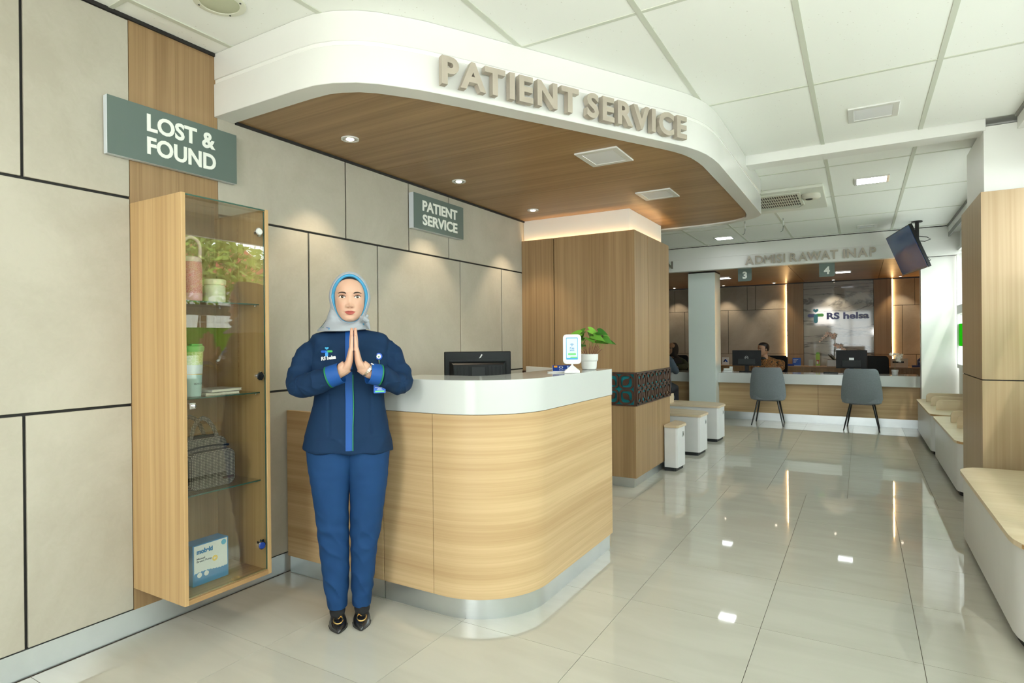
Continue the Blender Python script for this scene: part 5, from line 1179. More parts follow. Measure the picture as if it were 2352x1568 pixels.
# ================================================================ BENCHES
M_BENCH = plain('bench_white', (0.70, 0.70, 0.70, 1), 0.35, vary=0.02)
def left_bench(y0, xe, yl, label, xl=-3.0, ln=0.25):
    e = empty('bench', (-2.2, y0 + 0.2, 0), label, 'bench', 'white benches beyond the column')
    y1 = y0 + ln
    out = [(xl, y0), (xe - 0.02, y0), (xe, y0 + 0.01), (xe + 0.015, y1 - 0.01)] + [(xe - 0.0 - 0.35 * (1 - math.cos(t * PI / 2 / 8)), y1 + 0.19 * math.sin(t * PI / 2 / 8)) for t in range(1, 9)] + [(xl, y1 + 0.22)]
    if xl > -2: out = [(xl, y0), (xe - 0.02, y0), (xe, y0 + 0.01), (xe + 0.015, y1 - 0.01), (xe - 0.01, y1 + 0.05), (xe - 0.06, y1 + 0.11), (xl, y1 + 0.15)]
    MB().prism(out, 0.425, 0.45).build('seat_top', M_OAK_TOP, e, bevel=0.003)
    body = [(x, y + (0.012 if y < y0 + 0.005 else -0.012)) if x < xe - 0.03 else (x - 0.012, y + (0.012 if y < y0 + 0.02 else -0.01)) for x, y in out]
    MB().prism(body, 0.035, 0.425).build('bench_body', M_BENCH, e, bevel=0.002)
    MB().prism([(max(x - 0.02, xl), y) for x, y in body], 0.0, 0.035).build('plinth', M_PLASTIC2, e)
    q = MB().box(xe - 0.003, xe + 0.0015, y1 - 0.10, y1 - 0.05, 0.325, 0.375).build('handle_plate', M_ALU, e)
    MB().box(xe + 0.0015, xe + 0.0025, y1 - 0.088, y1 - 0.062, 0.335, 0.362).build('handle_recess', plain('recess_grey', (0.2, 0.2, 0.2, 1), 0.5), e)
    return e
def divider(e, x, y, horizontal=False, L=0.36, h=0.115, z=0.45, ext=1):
    q = MB()
    pts = [(0, 0), (0, h - 0.05)] + [(0.05 - 0.05 * math.cos(t * PI / 12), h - 0.05 + 0.05 * math.sin(t * PI / 12)) for t in range(1, 7)] + [(L, h), (L, 0)]
    M_ = frame((x, y, z), (1, 0, 0), (0, 0, 1)) if not horizontal else frame((x, y, z), (0, 1, 0), (0, 0, 1))
    q.prism(pts, -0.009, 0.009, M_); return q.build('divider', M_OAK_TOP, e, bevel=0.002)
b = left_bench(5.78, -1.53, 0, 'white bench with oak top nearest the timber column', xl=-1.672)
b = left_bench(6.68, -1.525, 0, 'white bench with oak top, the middle one beyond the column', ln=0.33)
divider(b, -2.20, 6.66 + 0.27, True, L=0.12, h=0.12)
b = left_bench(7.68, -1.525, 0, 'white bench with oak top nearest the far counter', ln=0.33)
divider(b, -2.17, 7.70, True, L=0.25, h=0.12)

def right_bench(y0, y1, xa, label, seams, divs, rn, rf, skew=0.0):
    """runs along the window wall; rn / rf = near / far corner radii"""
    e = empty('bench', (0.85, (y0 + y1) / 2, 0), label, 'bench', 'white benches by the window wall')
    xw = XR + 0.01
    def outl(o, ya, yb):
        pts = [(xw, ya), (xw, yb)]
        return pts
    full = [(xw, y0 + o_) for o_ in (0,)]
    def outline(o):
        near = [(xa + o + rn * (1 - math.sin(t * PI / 2 / 8)) , y0 + o + (rn * 1.0) * (1 - math.cos(t * PI / 2 / 8))) for t in range(0, 9)]
        far = [(xa + o + rf * (1 - math.cos(t * PI / 2 / 6)), y1 - o - rf + rf * math.sin(t * PI / 2 / 6)) for t in range(0, 7)]
        near[0] = (xw, y0 + o) if False else near[0]
        return [(xw, y0 + o)] + near + far + [(xw, y1 - o)]
    ys = [y0 - 0.1] + seams + [y1 + 0.1]
    for a, b_ in zip(ys, ys[1:]):
        pts = clip_y(outline(0)[::1], a + 0.0012, b_ - 0.0012)
        MB().prism(pts, 0.428, 0.45).build('seat_board', M_OAK_TOP, e)
        MB().prism([(x + (0.0008 if x < xw - 0.02 else 0), y) for x, y in clip_y(outline(-0.0006), a + 0.0012, b_ - 0.0012)], 0.431, 0.447).build('ply_edge', M_PLY, e)
    MB().prism(outline(0.014), 0.04, 0.427, smooth=True).build('bench_body', M_BENCH, e)
    MB().prism(outline(0.035), 0.0, 0.04, smooth=True).build('plinth', M_PLASTIC2, e)
    for (x, y) in divs: divider(e, x, y, L=xw - x)
    return e
right_bench(2.93, 4.80, 0.535, 'white bench with three part oak top filling the right foreground', [3.47, 4.07], [(0.80, 4.05), (0.80, 3.49)], 0.30, 0.16)
right_bench(5.87, 7.74, 0.655, 'white bench with oak top just beyond the right timber column', [6.25, 6.73, 7.2], [(0.76, 6.78), (0.76, 7.22)], 0.14, 0.12)
right_bench(7.84, 9.78, 0.645, 'white bench with oak top in the far window corner', [8.36, 8.85, 9.35], [(0.745, 8.38), (0.735, 8.86), (0.73, 9.36)], 0.14, 0.12)

# ================================================================ OUTSIDE (seen in reflections and through the glass)
tag(MB().box(1.3, 30, -25, 35, -0.25, -0.12).box(-30, 1.3, -25, YB - 0.15, -0.25, -0.12).build('ground', plain('paving_outside', (0.42, 0.42, 0.40, 1), 0.8, vary=0.1), None), kind='structure')
def foliage_mat():
    m, nt, p = new_mat('foliage'); N, L = nt.nodes, nt.links
    g = N.new('ShaderNodeNewGeometry'); n = N.new('ShaderNodeTexNoise'); n.inputs['Scale'].default_value = 3; L.new(g.outputs['Position'], n.inputs['Vector'])
    mx = N.new('ShaderNodeMix'); mx.data_type = 'RGBA'; mx.inputs[6].default_value = lin(62, 100, 26); mx.inputs[7].default_value = lin(176, 200, 80)
    L.new(n.outputs['Fac'], mx.inputs[0]); L.new(mx.outputs[2], p.inputs['Base Color']); p.inputs['Roughness'].default_value = 0.6
    return m
M_FOL = foliage_mat(); M_BARK = plain('bark', lin(90, 72, 55), 0.9)
def tree(x, y, h_, r_, label, seed):
    rn = random.Random(seed)
    e = empty('tree', (x, y, -0.12), label, 'tree', 'trees outside the window wall')
    MB().tube([(x, y, -0.12), (x + 0.05, y, h_ * 0.45), (x, y + 0.05, h_ * 0.8)], [0.13, 0.10, 0.05], 8).build('trunk', M_BARK, e)
    q = MB()
    for k in range(1500):
        v = Vector((rn.gauss(0, 1), rn.gauss(0, 1), rn.gauss(0, 1))).normalized() * r_ * rn.uniform(0.45, 1.0)
        P = Vector((x, y, h_)) + Vector((v.x, v.y, v.z * 0.75))
        a = Vector((rn.uniform(-1, 1), rn.uniform(-1, 1), rn.uniform(-1, 1))).normalized(); b_ = a.orthogonal().normalized(); s_ = rn.uniform(0.06, 0.13)
        q.add([P - a * s_, P + b_ * s_ * 0.5, P + a * s_, P - b_ * s_ * 0.5], [(0, 1, 2, 3)])
    tag(q.build('foliage', M_FOL, e), kind='stuff')
for k, (x, y, h_, r_) in enumerate(((6.2, 6.9, 2.9, 1.25), (6.6, 9.5, 2.8, 1.25), (6.9, 4.3, 2.8, 1.2), (6.4, 12.1, 3.0, 1.25), (9.1, 8.1, 3.4, 1.25))):
    tree(x, y, h_, r_, ['leafy tree outside the window nearest the red roof', 'leafy tree outside, second along the fence', 'leafy tree outside near the right bench window', 'leafy tree outside the far window', 'tall leafy tree outside behind the others'][k], 20 + k)
e = empty('neighbour_house', (14, 9, -0.12), 'white house with red tiled roof outside behind the trees', 'house')
MB().box(12, 16, 5, 13, -0.12, 3.0).build('house_wall', plain('house_white', (0.7, 0.7, 0.66, 1), 0.8), e)
MB().prism([(-0.5, 3.0), (4.5, 3.0), (2.0, 4.6)], 4.6, 13.4, Matrix(((1, 0, 0, 12), (0, 0, 1, 0), (0, 1, 0, 0), (0, 0, 0, 1)))).build('roof', plain('red_roof', lin(165, 82, 60), 0.8), e)
e = empty('mesh_fence', (4.5, 6, -0.12), 'white mesh fence outside the window wall', 'fence')
q = MB()
for i in range(101): q.box(4.497, 4.503, 1 + i * 0.12 - 0.004, 1 + i * 0.12 + 0.004, -0.1, 1.75)
for j in range(14): q.box(4.497, 4.503, 1, 13, -0.05 + j * 0.13, -0.042 + j * 0.13)
tag(q.build('wire_mesh', plain('fence_wire', (0.5, 0.5, 0.45, 1), 0.5), e), kind='stuff')
for i in range(7): MB().box(4.47, 4.53, 1 + 2 * i - 0.03, 1 + 2 * i + 0.03, -0.12, 1.8).build('post', M_WHITE, e)


# ================================================================ PEOPLE
def set_cols(o, cols):
    me = o.data; a = me.color_attributes.new('col', 'FLOAT_COLOR', 'POINT')
    flat = []
    for c in cols: flat += [c[0], c[1], c[2], 1.0]
    a.data.foreach_set('color', flat)

def lerp_tab(tab, z):
    """tab: rows (z, a, b, ...) in descending or ascending z"""
    t = sorted(tab)
    if z <= t[0][0]: return t[0][1:]
    for p, q in zip(t, t[1:]):
        if z <= q[0]:
            k = (z - p[0]) / (q[0] - p[0]); k = k * k * (3 - 2 * k) if False else k
            return tuple(a + (b - a) * k for a, b in zip(p[1:], q[1:]))
    return t[-1][1:]
# head profile around the eye line: z, half width, front depth, back depth
HEADTAB = [(-0.118, 0.012, 0.050, 0.0), (-0.114, 0.028, 0.068, 0.01), (-0.105, 0.042, 0.077, 0.03), (-0.09, 0.053, 0.080, 0.05), (-0.07, 0.061, 0.081, 0.065), (-0.045, 0.067, 0.082, 0.078), (-0.02, 0.068, 0.083, 0.088),
           (0.0, 0.070, 0.084, 0.094), (0.03, 0.070, 0.087, 0.097), (0.055, 0.066, 0.083, 0.094), (0.078, 0.055, 0.070, 0.080), (0.095, 0.038, 0.050, 0.058), (0.104, 0.020, 0.028, 0.032), (0.107, 0.006, 0.01, 0.01)]
def HT(z):
    q = [lerp_tab(HEADTAB, z + d) for d in (-0.009, -0.0045, 0, 0.0045, 0.009)]
    return tuple(sum(c) / 5 for c in zip(*q))
def G(x, z, cx, cz, sx, sz): return math.exp(-((x - cx) / sx) ** 2 - ((z - cz) / sz) ** 2)
def face_relief(x, z, male=0.0):
    ax = abs(x); r = 0
    r += 0.0150 * G(x, z, 0, -0.0395, 0.0100, 0.0095)                      # nose tip
    r += 0.0080 * (G(ax, z, 0.0130, -0.0425, 0.0058, 0.0060))              # nostril wings
    r += 0.0062 * math.exp(-(x / 0.0095) ** 2) * max(0, 1 - abs((z + 0.018) / 0.034)) ** 0.7 * (1 + male * 0.5)   # bridge
    r -= 0.0085 * G(ax, z, 0.033, 0.001, 0.016, 0.0105)                    # eye sockets
    r += 0.0035 * G(ax, z, 0.034, 0.020, 0.02, 0.007)                      # brow ridge
    r += 0.0040 * G(ax, z, 0.042, -0.034, 0.018, 0.020)                    # cheeks
    r += 0.0065 * G(x, z, 0, -0.0690, 0.022, 0.012)                        # mouth mound
    r += 0.0030 * G(x, z, 0, -0.0650, 0.015, 0.0030) + 0.0036 * G(x, z, 0, -0.0745, 0.013, 0.0036)
    r -= 0.0028 * G(x, z, 0, -0.0695, 0.022, 0.0014)                       # mouth line
    r -= 0.0020 * G(ax, z, 0.0285, -0.0680, 0.005, 0.005)
    r -= 0.0016 * G(x, z, 0, -0.0580, 0.0028, 0.0055)                      # philtrum
    r -= 0.0030 * G(x, z, 0, -0.0840, 0.016, 0.005)
    r += 0.0050 * G(x, z, 0, -0.1000, 0.016, 0.011)                        # chin
    r += 0.0025 * G(x, z, 0, 0.045, 0.045, 0.03)
    return r
def face_y(x, z, male=0.0):
    hw, fd, bd = HT(z)
    k = min(abs(x) / hw, 1.0)
    return -fd * (1 - k ** 2.4) ** (1 / 2.1) - face_relief(x, z, male)
SKIN = (0.60, 0.365, 0.262); SKIN_D = (0.42, 0.23, 0.14)
def face_col(x, z, base, lips=(0.50, 0.085, 0.075)):
    c = Vector(base); ax = abs(x)
    bl = 0.30 * G(ax, z, 0.045, -0.040, 0.018, 0.018); c = c.lerp(Vector((base[0] * 1.05, base[1] * 0.72, base[2] * 0.70)), bl)
    c = c.lerp(Vector((base[0] * 0.60, base[1] * 0.45, base[2] * 0.42)), 0.55 * G(ax, z, 0.033, 0.0055, 0.016, 0.0035))
    c = c.lerp(Vector((base[0] * 0.45, base[1] * 0.28, base[2] * 0.25)), 0.9 * G(ax, z, 0.0080, -0.0492, 0.0040, 0.0020))
    c = c.lerp(Vector((base[0] * 0.9, base[1] * 0.8, base[2] * 0.8)), 0.4 * G(x, z, 0, -0.042, 0.012, 0.008))
    return c
def head_part(mb, cols, base, C=Vector((0, 0, 0)), nseg=150, nz=150, male=0.0, R=None):
    """adds a closed head to mb; local x right, y back, z up, origin between the eyes"""
    zs = []
    for i in range(nz + 1):
        t = i / nz; zs.append(-0.118 + 0.225 * (0.5 - 0.5 * math.cos(PI * t)) * 0.5 + 0.225 * t * 0.5)
    rings = []
    for z in zs:
        hw, fd, bd = HT(z); ring = []
        for k in range(nseg):
            u = k / nseg
            a = -PI / 2 + 2 * PI * (u + 0.055 * math.sin(2 * PI * u) * -1) if nseg > 60 else -PI / 2 + 2 * PI * u
            cx = math.cos(a); sy = math.sin(a); ex = 2 / 2.25
            x = hw * math.copysign(abs(cx) ** ex, cx); d_ = fd if sy < 0 else bd
            y = d_ * math.copysign(abs(sy) ** ex, sy)
            if sy < 0: y -= face_relief(x, z, male) * min(1, abs(sy) * 2)
            ring.append((x, y, z)); cols.append(face_col(x, z, base) if sy < 0 else Vector(base))
        rings.append([C + (R @ Vector(p) if R is not None else Vector(p)) for p in ring])
    mb.loft(rings, capsm=True)
def patch(name, outline_top, outline_bot, m, parent, C, off, male=0.0, rows=6, R=None, col=None, curve=0.0):
    """thin skin patch between two polylines (x,z) lying on the face"""
    n = len(outline_top); vs = []; fs = []; uv = []
    for j in range(rows + 1):
        for i in range(n):
            t = j / rows
            x = outline_top[i][0] * (1 - t) + outline_bot[i][0] * t; z = outline_top[i][1] * (1 - t) + outline_bot[i][1] * t
            o_ = off + curve * math.sin(PI * t) * math.sin(PI * i / (n - 1))
            p = Vector((x, face_y(x, z, male) - o_, z)); vs.append(C + (R @ p if R is not None else p)); uv.append((x, z))
    for j in range(rows):
        for i in range(n - 1):
            a = j * n + i; fs.append((a, a + 1, a + n + 1, a + n))
    o = MB().add(vs, fs, True).build(name, m, parent, local=True)
    if col: set_cols(o, [col(*p) for p in uv])
    return o
M_SKIN = attr_mat('skin', 0.48, 0.35, 0.12); M_EYE = attr_mat('eye', 0.12, 0.6); M_HAIR = plain('dark_hair', (0.012, 0.009, 0.008, 1), 0.45); M_BROW = plain('eyebrow', (0.030, 0.017, 0.013, 1), 0.8)
M_LIPS = attr_mat('lips', 0.35, 0.45)
def face_features(parent, C, R=None, male=0.0, lips=(0.50, 0.115, 0.10), fine=True):
    for s in (-1, 1):
        cx = 0.0335 * s; cz = -0.0005
        n = 19 if fine else 9; w_ = 0.0150; top_ = []; bot_ = []
        for i in range(n):
            t = -1 + 2 * i / (n - 1); x = cx + t * w_
            base = 0.0012 * t * s
            top_.append((x, cz + base + 0.0066 * (1 - abs(t) ** 2.2))); bot_.append((x, cz + base - 0.0042 * (1 - abs(t) ** 2.0)))
        ix, iz = cx + 0.0004, cz + 0.0012
        def ecol(x, z, ix=ix, iz=iz):
            d = math.hypot(x - ix, z - iz)
            if math.hypot(x - ix - 0.0014, z - iz - 0.0016) < 0.0009: return (0.9, 0.9, 0.9)  # white dot painted in as the glint on the eye
            if d < 0.0022: return (0.004, 0.003, 0.003)
            if d < 0.0052: return (0.045, 0.02, 0.010)
            if d < 0.0058: return (0.03, 0.02, 0.02)
            return (0.72, 0.68, 0.64)
        if fine:
            N_ = 41
            tt = [(cx + (-1 + 2 * i / (N_ - 1)) * w_, 0) for i in range(N_)]
            tp = [(x, cz + 0.0012 * ((x - cx) / w_) * s + 0.0066 * (1 - abs((x - cx) / w_) ** 2.2)) for x, _ in tt]
            bt = [(x, cz + 0.0012 * ((x - cx) / w_) * s - 0.0042 * (1 - abs((x - cx) / w_) ** 2.0)) for x, _ in tt]
            patch('eye', tp, bt, M_EYE, parent, C, 0.0009, male, 20, R, ecol, curve=0.0028)
        else:
            patch('eye', top_, bot_, M_EYE, parent, C, 0.0012, male, 6, R, ecol, curve=0.002)
        patch('eyelash', [(x + 0.0006 * s * (1 if i == (n - 1 if s > 0 else 0) else 0), z + 0.0020) for i, (x, z) in enumerate(top_)], [(x, z - 0.0007) for x, z in top_], M_BROW if not fine else M_HAIR, parent, C, 0.0026, male, 2, R)
        if fine:
            patch('eyelid', [(x, z + 0.0060) for x, z in top_], [(x, z + 0.0020) for x, z in top_], M_SKIN, parent, C, 0.0016, male, 3, R, lambda x, z: (SKIN[0] * 0.80, SKIN[1] * 0.66, SKIN[2] * 0.64))
        bt, bb = [], []
        for i in range(13):
            t = i / 12; x = s * (0.0155 + 0.036 * t); zc = 0.0155 + 0.0068 * math.sin(PI * min(1, t * 0.72)) - 0.0040 * t ** 2
            th = 0.0036 * (1 - 0.62 * t) * (0.40 + 0.60 * min(1, t * 6)) * (1.4 if male else 1.0)
            bt.append((x, zc + th)); bb.append((x, zc - th))
        if s < 0: bt, bb = bt[::-1], bb[::-1]
        patch('eyebrow', bt, bb, M_BROW if not male else M_HAIR, parent, C, 0.0010, male, 2, R)
    n = 25; up_t, mid, lo_b = [], [], []
    for i in range(n):
        t = -1 + 2 * i / (n - 1); x = 0.0250 * t
        cm = -0.0700 + 0.0036 * abs(t) ** 2.5
        up_t.append((x, cm + 0.0078 * (1 - abs(t) ** 1.7) - 0.0016 * math.exp(-(t / 0.13) ** 2)))
        mid.append((x, cm)); lo_b.append((x, cm - 0.0108 * (1 - abs(t) ** 2.1)))
    lc_ = lambda k: (lambda x, z: tuple(c * k for c in lips))
    patch('upper_lip', up_t, mid, M_LIPS, parent, C, 0.0004, male, 6, R, lc_(0.80), curve=0.0016)
    patch('lower_lip', [(x, z - 0.0004) for x, z in mid], lo_b, M_LIPS, parent, C, 0.0004, male, 6, R, lc_(1.0), curve=0.0028)

def remesh(vs, fs, voxel, smooth=0, it=4):
    me = bpy.data.meshes.new('tmp'); me.from_pydata([tuple(v) for v in vs], [], fs)
    o = bpy.data.objects.new('tmp', me); COL.objects.link(o)
    r = o.modifiers.new('r', 'REMESH'); r.mode = 'VOXEL'; r.voxel_size = voxel; r.use_smooth_shade = True
    if smooth: s_ = o.modifiers.new('s', 'SMOOTH'); s_.factor = smooth; s_.iterations = it
    dg = bpy.context.evaluated_depsgraph_get(); dg.update()
    m2 = bpy.data.meshes.new_from_object(o.evaluated_get(dg))
    V = [v.co.copy() for v in m2.vertices]; Fc = [list(p.vertices) for p in m2.polygons]
    bpy.data.objects.remove(o); bpy.data.meshes.remove(me); bpy.data.meshes.remove(m2)
    return V, Fc

def ell(c, rx, ry, n=20, e=2.0, ax=(1, 0, 0), ay=(0, 1, 0)):
    ax, ay = Vector(ax), Vector(ay); o = []
    for k in range(n):
        a = 2 * PI * k / n; ca, sa = math.cos(a), math.sin(a)
        o.append(Vector(c) + ax * rx * math.copysign(abs(ca) ** (2 / e), ca) + ay * ry * math.copysign(abs(sa) ** (2 / e), sa))
    return o

def finger(mb, pts, radii):
    p = [Vector(q) for q in pts]; rr = list(radii)
    t = (p[-1] - p[-2]).normalized()
    p += [p[-1] + t * rr[-1] * 0.6, p[-1] + t * rr[-1] * 0.95]; rr += [rr[-1] * 0.78, rr[-1] * 0.30]
    mb.tube(p, rr, 12)

# ---------------- the woman: local x = image right, y = away from the camera, z up
DW = 2.86
rw = Vector((803 - 1176, 0, 0)); _r = RR * (803 - 1176) + FW * FPX; AV = Vector((_r.x, _r.y, 0)).normalized()
SV = Vector((AV.y, -AV.x, 0)); WO = AV * DW
def W(u, v, d=0.0):
    """a photograph pixel carried onto her body at depth d towards the camera -> local point"""
    r = RR * (u - 1176) + DD * (v - 784) + FW * FPX
    k = (DW - d) / r.dot(AV); P = r * k
    return Vector(((P - WO).dot(SV), -d, P.z + CAMZ))
PW = empty('person', (WO.x, WO.y, 0), 'standing woman in navy uniform and grey headscarf, palms pressed together in greeting', 'person', rz=math.atan2(SV.y, SV.x))
def wbuild(mb, name, m, parent=None, **k): return mb.build(name, m, parent or PW, local=True, **k)

M_NAVY = plain('navy_uniform', lin(19, 45, 76), 0.8, vary=0.05, vscale=9, bump=0.12, bscale=900, spec=0.2)
M_TROUSER = plain('navy_trousers', lin(27, 62, 106), 0.8, vary=0.05, vscale=9, bump=0.12, bscale=900, spec=0.2)
M_ROYAL = plain('royal_blue_cloth', lin(0, 72, 146), 0.65, vary=0.04, vscale=15); M_PIPE = plain('green_piping', lin(8, 112, 66), 0.6)
M_HIJ = plain('grey_scarf', lin(160, 165, 172), 0.75, vary=0.03, vscale=8, spec=0.2); M_HIJB = plain('sky_blue_underscarf', lin(66, 146, 188), 0.7)

# --- tunic body
TT = [(757, 768, 842, .050, .055), (762, 742, 866, .066, .07), (768, 719, 886, .078, .080), (780, 708, 897, .092, .088), (810, 712, 894, .105, .095), (850, 716, 890, .125, .10), (880, 719, 886, .118, .10),
      (905, 722, 882, .110, .098), (930, 718, 884, .110, .10), (972, 706, 890, .118, .112), (1000, 699, 897, .124, .122), (1030, 694, 902, .128, .126), (1031, 694, 902, .128, .126)]
rings = []
tv = [757, 760, 763, 766, 770, 776, 782, 795, 810, 830, 850, 865, 880, 892, 905, 918, 930, 950, 972, 986, 1000, 1015, 1030, 1032]
for v in tv:
    xl, xr, fd, bd = lerp_tab(TT, v); a, b_ = W(xl, v), W(xr, v); cx = (a.x + b_.x) / 2; hw = (b_.x - a.x) / 2; ring = []
    for k in range(64):
        an = 2 * PI * k / 64; ca, sa = math.cos(an), math.sin(an); e_ = 2 / 2.3
        x = hw * math.copysign(abs(ca) ** e_, ca); dd_ = bd if sa > 0 else fd
        bust = 0.018 * math.exp(-((v - 838) / 26) ** 2) * math.exp(-((abs(x) - 0.065) / 0.05) ** 2) if sa < 0 else 0
        y = dd_ * math.copysign(abs(sa) ** e_, sa) - bust
        ring.append(Vector((cx + x, y, a.z + (b_.z - a.z) * (x + hw) / (2 * hw))))
    rings.append(ring)
mb = MB(); mb.loft(rings)
SL = [(W(736, 791, -.02), .042), (W(722, 800, -.01), .047), (W(705, 820, 0.0), .051), (W(692, 848, .02), .053), (W(684, 872, .045), .053), (W(686, 884, .075), .053), (W(703, 885, .11), .051), (W(728, 878, .15), .048), (W(752, 868, .18), .044), (W(757, 866, .185), .043)]
SRt = [(W(872, 790, -.02), .042), (W(886, 798, -.01), .047), (W(900, 818, 0.0), .051), (W(913, 846, .02), .053), (W(922, 868, .045), .054), (W(920, 878, .075), .053), (W(905, 878, .11), .051), (W(888, 870, .15), .046), (W(874, 862, .18), .044), (W(871, 861, .185), .043)]
for arm in (SL, SRt):
    pts = []; rad = []
    P_ = [a for a, _ in arm]; Rr = [r for _, r in arm]
    for i in range(len(P_) - 1):
        for t in (0, 0.25, 0.5, 0.75): 
            a0, a1, a2, a3 = P_[max(i - 1, 0)], P_[i], P_[i + 1], P_[min(i + 2, len(P_) - 1)]
            p = 0.5 * ((2 * a1) + (a2 - a0) * t + (2 * a0 - 5 * a1 + 4 * a2 - a3) * t * t + (-a0 + 3 * a1 - 3 * a2 + a3) * t ** 3)
            pts.append(p); rad.append(Rr[i] * (1 - t) + Rr[i + 1] * t)
    pts.append(P_[-1]); rad.append(Rr[-1])
    mb.tube(pts, rad, 28)
V, Fc = remesh(mb.v, mb.f, 0.0048, 0.5, 8)
def seg_d(p, a, b_):
    ab = b_ - a; t = max(0, min(1, (p - a).dot(ab) / ab.length_squared)); return (p - a - ab * t), t
# folds: displacement along rough normals
me = bpy.data.meshes.new('t'); me.from_pydata(V, [], Fc); me.update()
Nn = [v.normal.copy() for v in me.vertices]; bpy.data.meshes.remove(me)
elbows = [W(684, 880, .06), W(922, 874, .06)]; pits = [W(722, 812, .06), W(886, 812, .06)]
out = []
def ridge(q): return (1 - min(1.0, abs(noise.noise(q)) * 2.2)) ** 3
shoulders = [W(722, 800, -.01), W(886, 798, -.01)]
for p, n in zip(V, Nn):
    f = 0.0030 * noise.noise(Vector((p.x * 7, p.y * 7, p.z * 5))) + 0.0012 * noise.noise(Vector((p.x * 22, p.y * 22, p.z * 14)))
    sleeve = max(0.0, min(1.0, (abs(p.x) - 0.165) / 0.03)) if p.z > 1.02 else 0.0
    if p.y < -0.135: sleeve = 1.0
    s_ = -1 if p.x < 0 else 1
    if sleeve > 0:
        e_ = elbows[0] if s_ < 0 else elbows[1]; d_ = p - e_
        along = d_.length
        f += sleeve * (0.0050 * ridge(Vector((along * 13, math.atan2(d_.z, d_.x * s_) * 1.1 + s_ * 3.3, p.y * 6))) - 0.002)
        f += 0.0045 * math.exp(-(along / 0.10) ** 2) * math.sin(along * 110 + 3 * noise.noise(p * 8))
    q = pits[0] if s_ < 0 else pits[1]; d_ = p - q; r_ = math.hypot(d_.x, d_.z)
    f += 0.0075 * math.exp(-(r_ / 0.10) ** 2) * min(1, r_ / 0.045) ** 2 * math.sin(math.atan2(d_.z, d_.x * s_) * 4 + 1.0 + 1.5 * noise.noise(p * 5))
    f += 0.0035 * ridge(Vector((p.x * 5 + p.z * 3, p.y * 4, p.z * 4 - p.x * 2 * s_))) * (1 if n.y < 0 else 0.5)
    if n.y < -0.3 and abs(p.x) < 0.16:          # darts below the bust
        for s in (-1, 1):
            dx = p.x - s * 0.092; f -= 0.0035 * math.exp(-(dx / 0.006) ** 2) * (1 if 0.88 < p.z < 1.06 else 0)
    if p.z < 0.86: f += 0.004 * math.sin(math.atan2(p.y, p.x) * 7 + 0.5) * min(1, (0.90 - p.z) / 0.08)
    out.append(p + n * f)
tunic = MB().add(out, Fc, True); tunic_o = wbuild(tunic, 'tunic', M_NAVY)
BVH = BVHTree.FromPolygons([tuple(p) for p in out], Fc)
def front(x, z, lim=-0.02):
    h = BVH.ray_cast(Vector((x, -0.6, z)), Vector((0, 1, 0)))
    return h[0].y if h[0] is not None else lim
# front surface without the arms: chest strip
def chest_y(x, z):
    yb = None; o_ = Vector((x, 0.0, z))
    h = BVH.ray_cast(o_, Vector((0, -1, 0)))
    return h[0].y if h[0] is not None else -0.12
def strip(name, pts, wd, th, m, parent=None):
    """cloth strip lying on the chest along (x,z) points"""
    vs = []; fs = []; n = 5
    for i, (x, z, w1) in enumerate(pts):
        for k in range(n):
            xx = x + (k / (n - 1) - 0.5) * w1; vs.append((xx, chest_y(xx, z) - th, z))
        for k in range(n):
            xx = x + ((n - 1 - k) / (n - 1) - 0.5) * w1; vs.append((xx, chest_y(xx, z) + 0.004, z))
    m_ = 2 * n
    for i in range(len(pts) - 1):
        for k in range(m_):
            a = i * m_ + k; b_ = i * m_ + (k + 1) % m_; fs.append((a, b_, b_ + m_, a + m_))
    return wbuild(MB().add(vs, fs, True), name, m)
def cl_(u, v, w1): p = W(u, v, 0.12); return (p.x, p.z, w1)
vv = [760, 775, 800, 830, 860, 890, 920, 950, 980, 1010, 1034]
strip('placket', [cl_(801 + (v - 760) / 270 * 0 + (1 if v > 900 else 0), v, 0.031) for v in vv], 0, 0.0035, M_ROYAL)
strip('green_piping', [cl_(810.5 + (1.5 if 900 < v < 960 else 0), v, 0.0045) for v in vv if v > 830], 0, 0.0055, M_PIPE)
strip('hem_band', [], 0, 0, M_NAVY) if False else None
# collar
cr_ = []
for z, r1, r2 in ((W(800, 763).z, .060, .062), (W(800, 752).z, .052, .055), (W(800, 746).z, .050, .053)):
    cr_.append(ell((W(812, 750).x, 0.005, z), r1, r2, 32))
wbuild(MB().loft(cr_, cap=False), 'collar', M_NAVY)

# --- cuffs
def cuff(p0, p1, r, name='cuff'):
    ax = (p1 - p0).normalized(); u_ = ax.orthogonal().normalized(); v_ = ax.cross(u_)
    rg = lambda c, rr, n=32: [c + u_ * math.cos(2 * PI * k / n) * rr + v_ * math.sin(2 * PI * k / n) * rr for k in range(n)]
    o = wbuild(MB().loft([rg(p0, r * 0.98), rg(p0 + ax * 0.003, r * 1.03), rg(p1, r * 1.0), rg(p1, r * 0.94), rg(p0 + (p1 - p0) * 0.3, r * 0.90)], cap=False), name, M_ROYAL)
    wbuild(MB().loft([rg(p0 - ax * 0.004, r * 0.97), rg(p0 - ax * 0.003, r * 1.045), rg(p0 + ax * 0.003, r * 1.05), rg(p0 + ax * 0.004, r * 1.0)], cap=False), 'cuff_piping', M_PIPE, o)
cuff(W(756, 866, .184), W(784, 856, .198), 0.0455)
cuff(W(872, 861, .184), W(846, 857, .198), 0.0455)

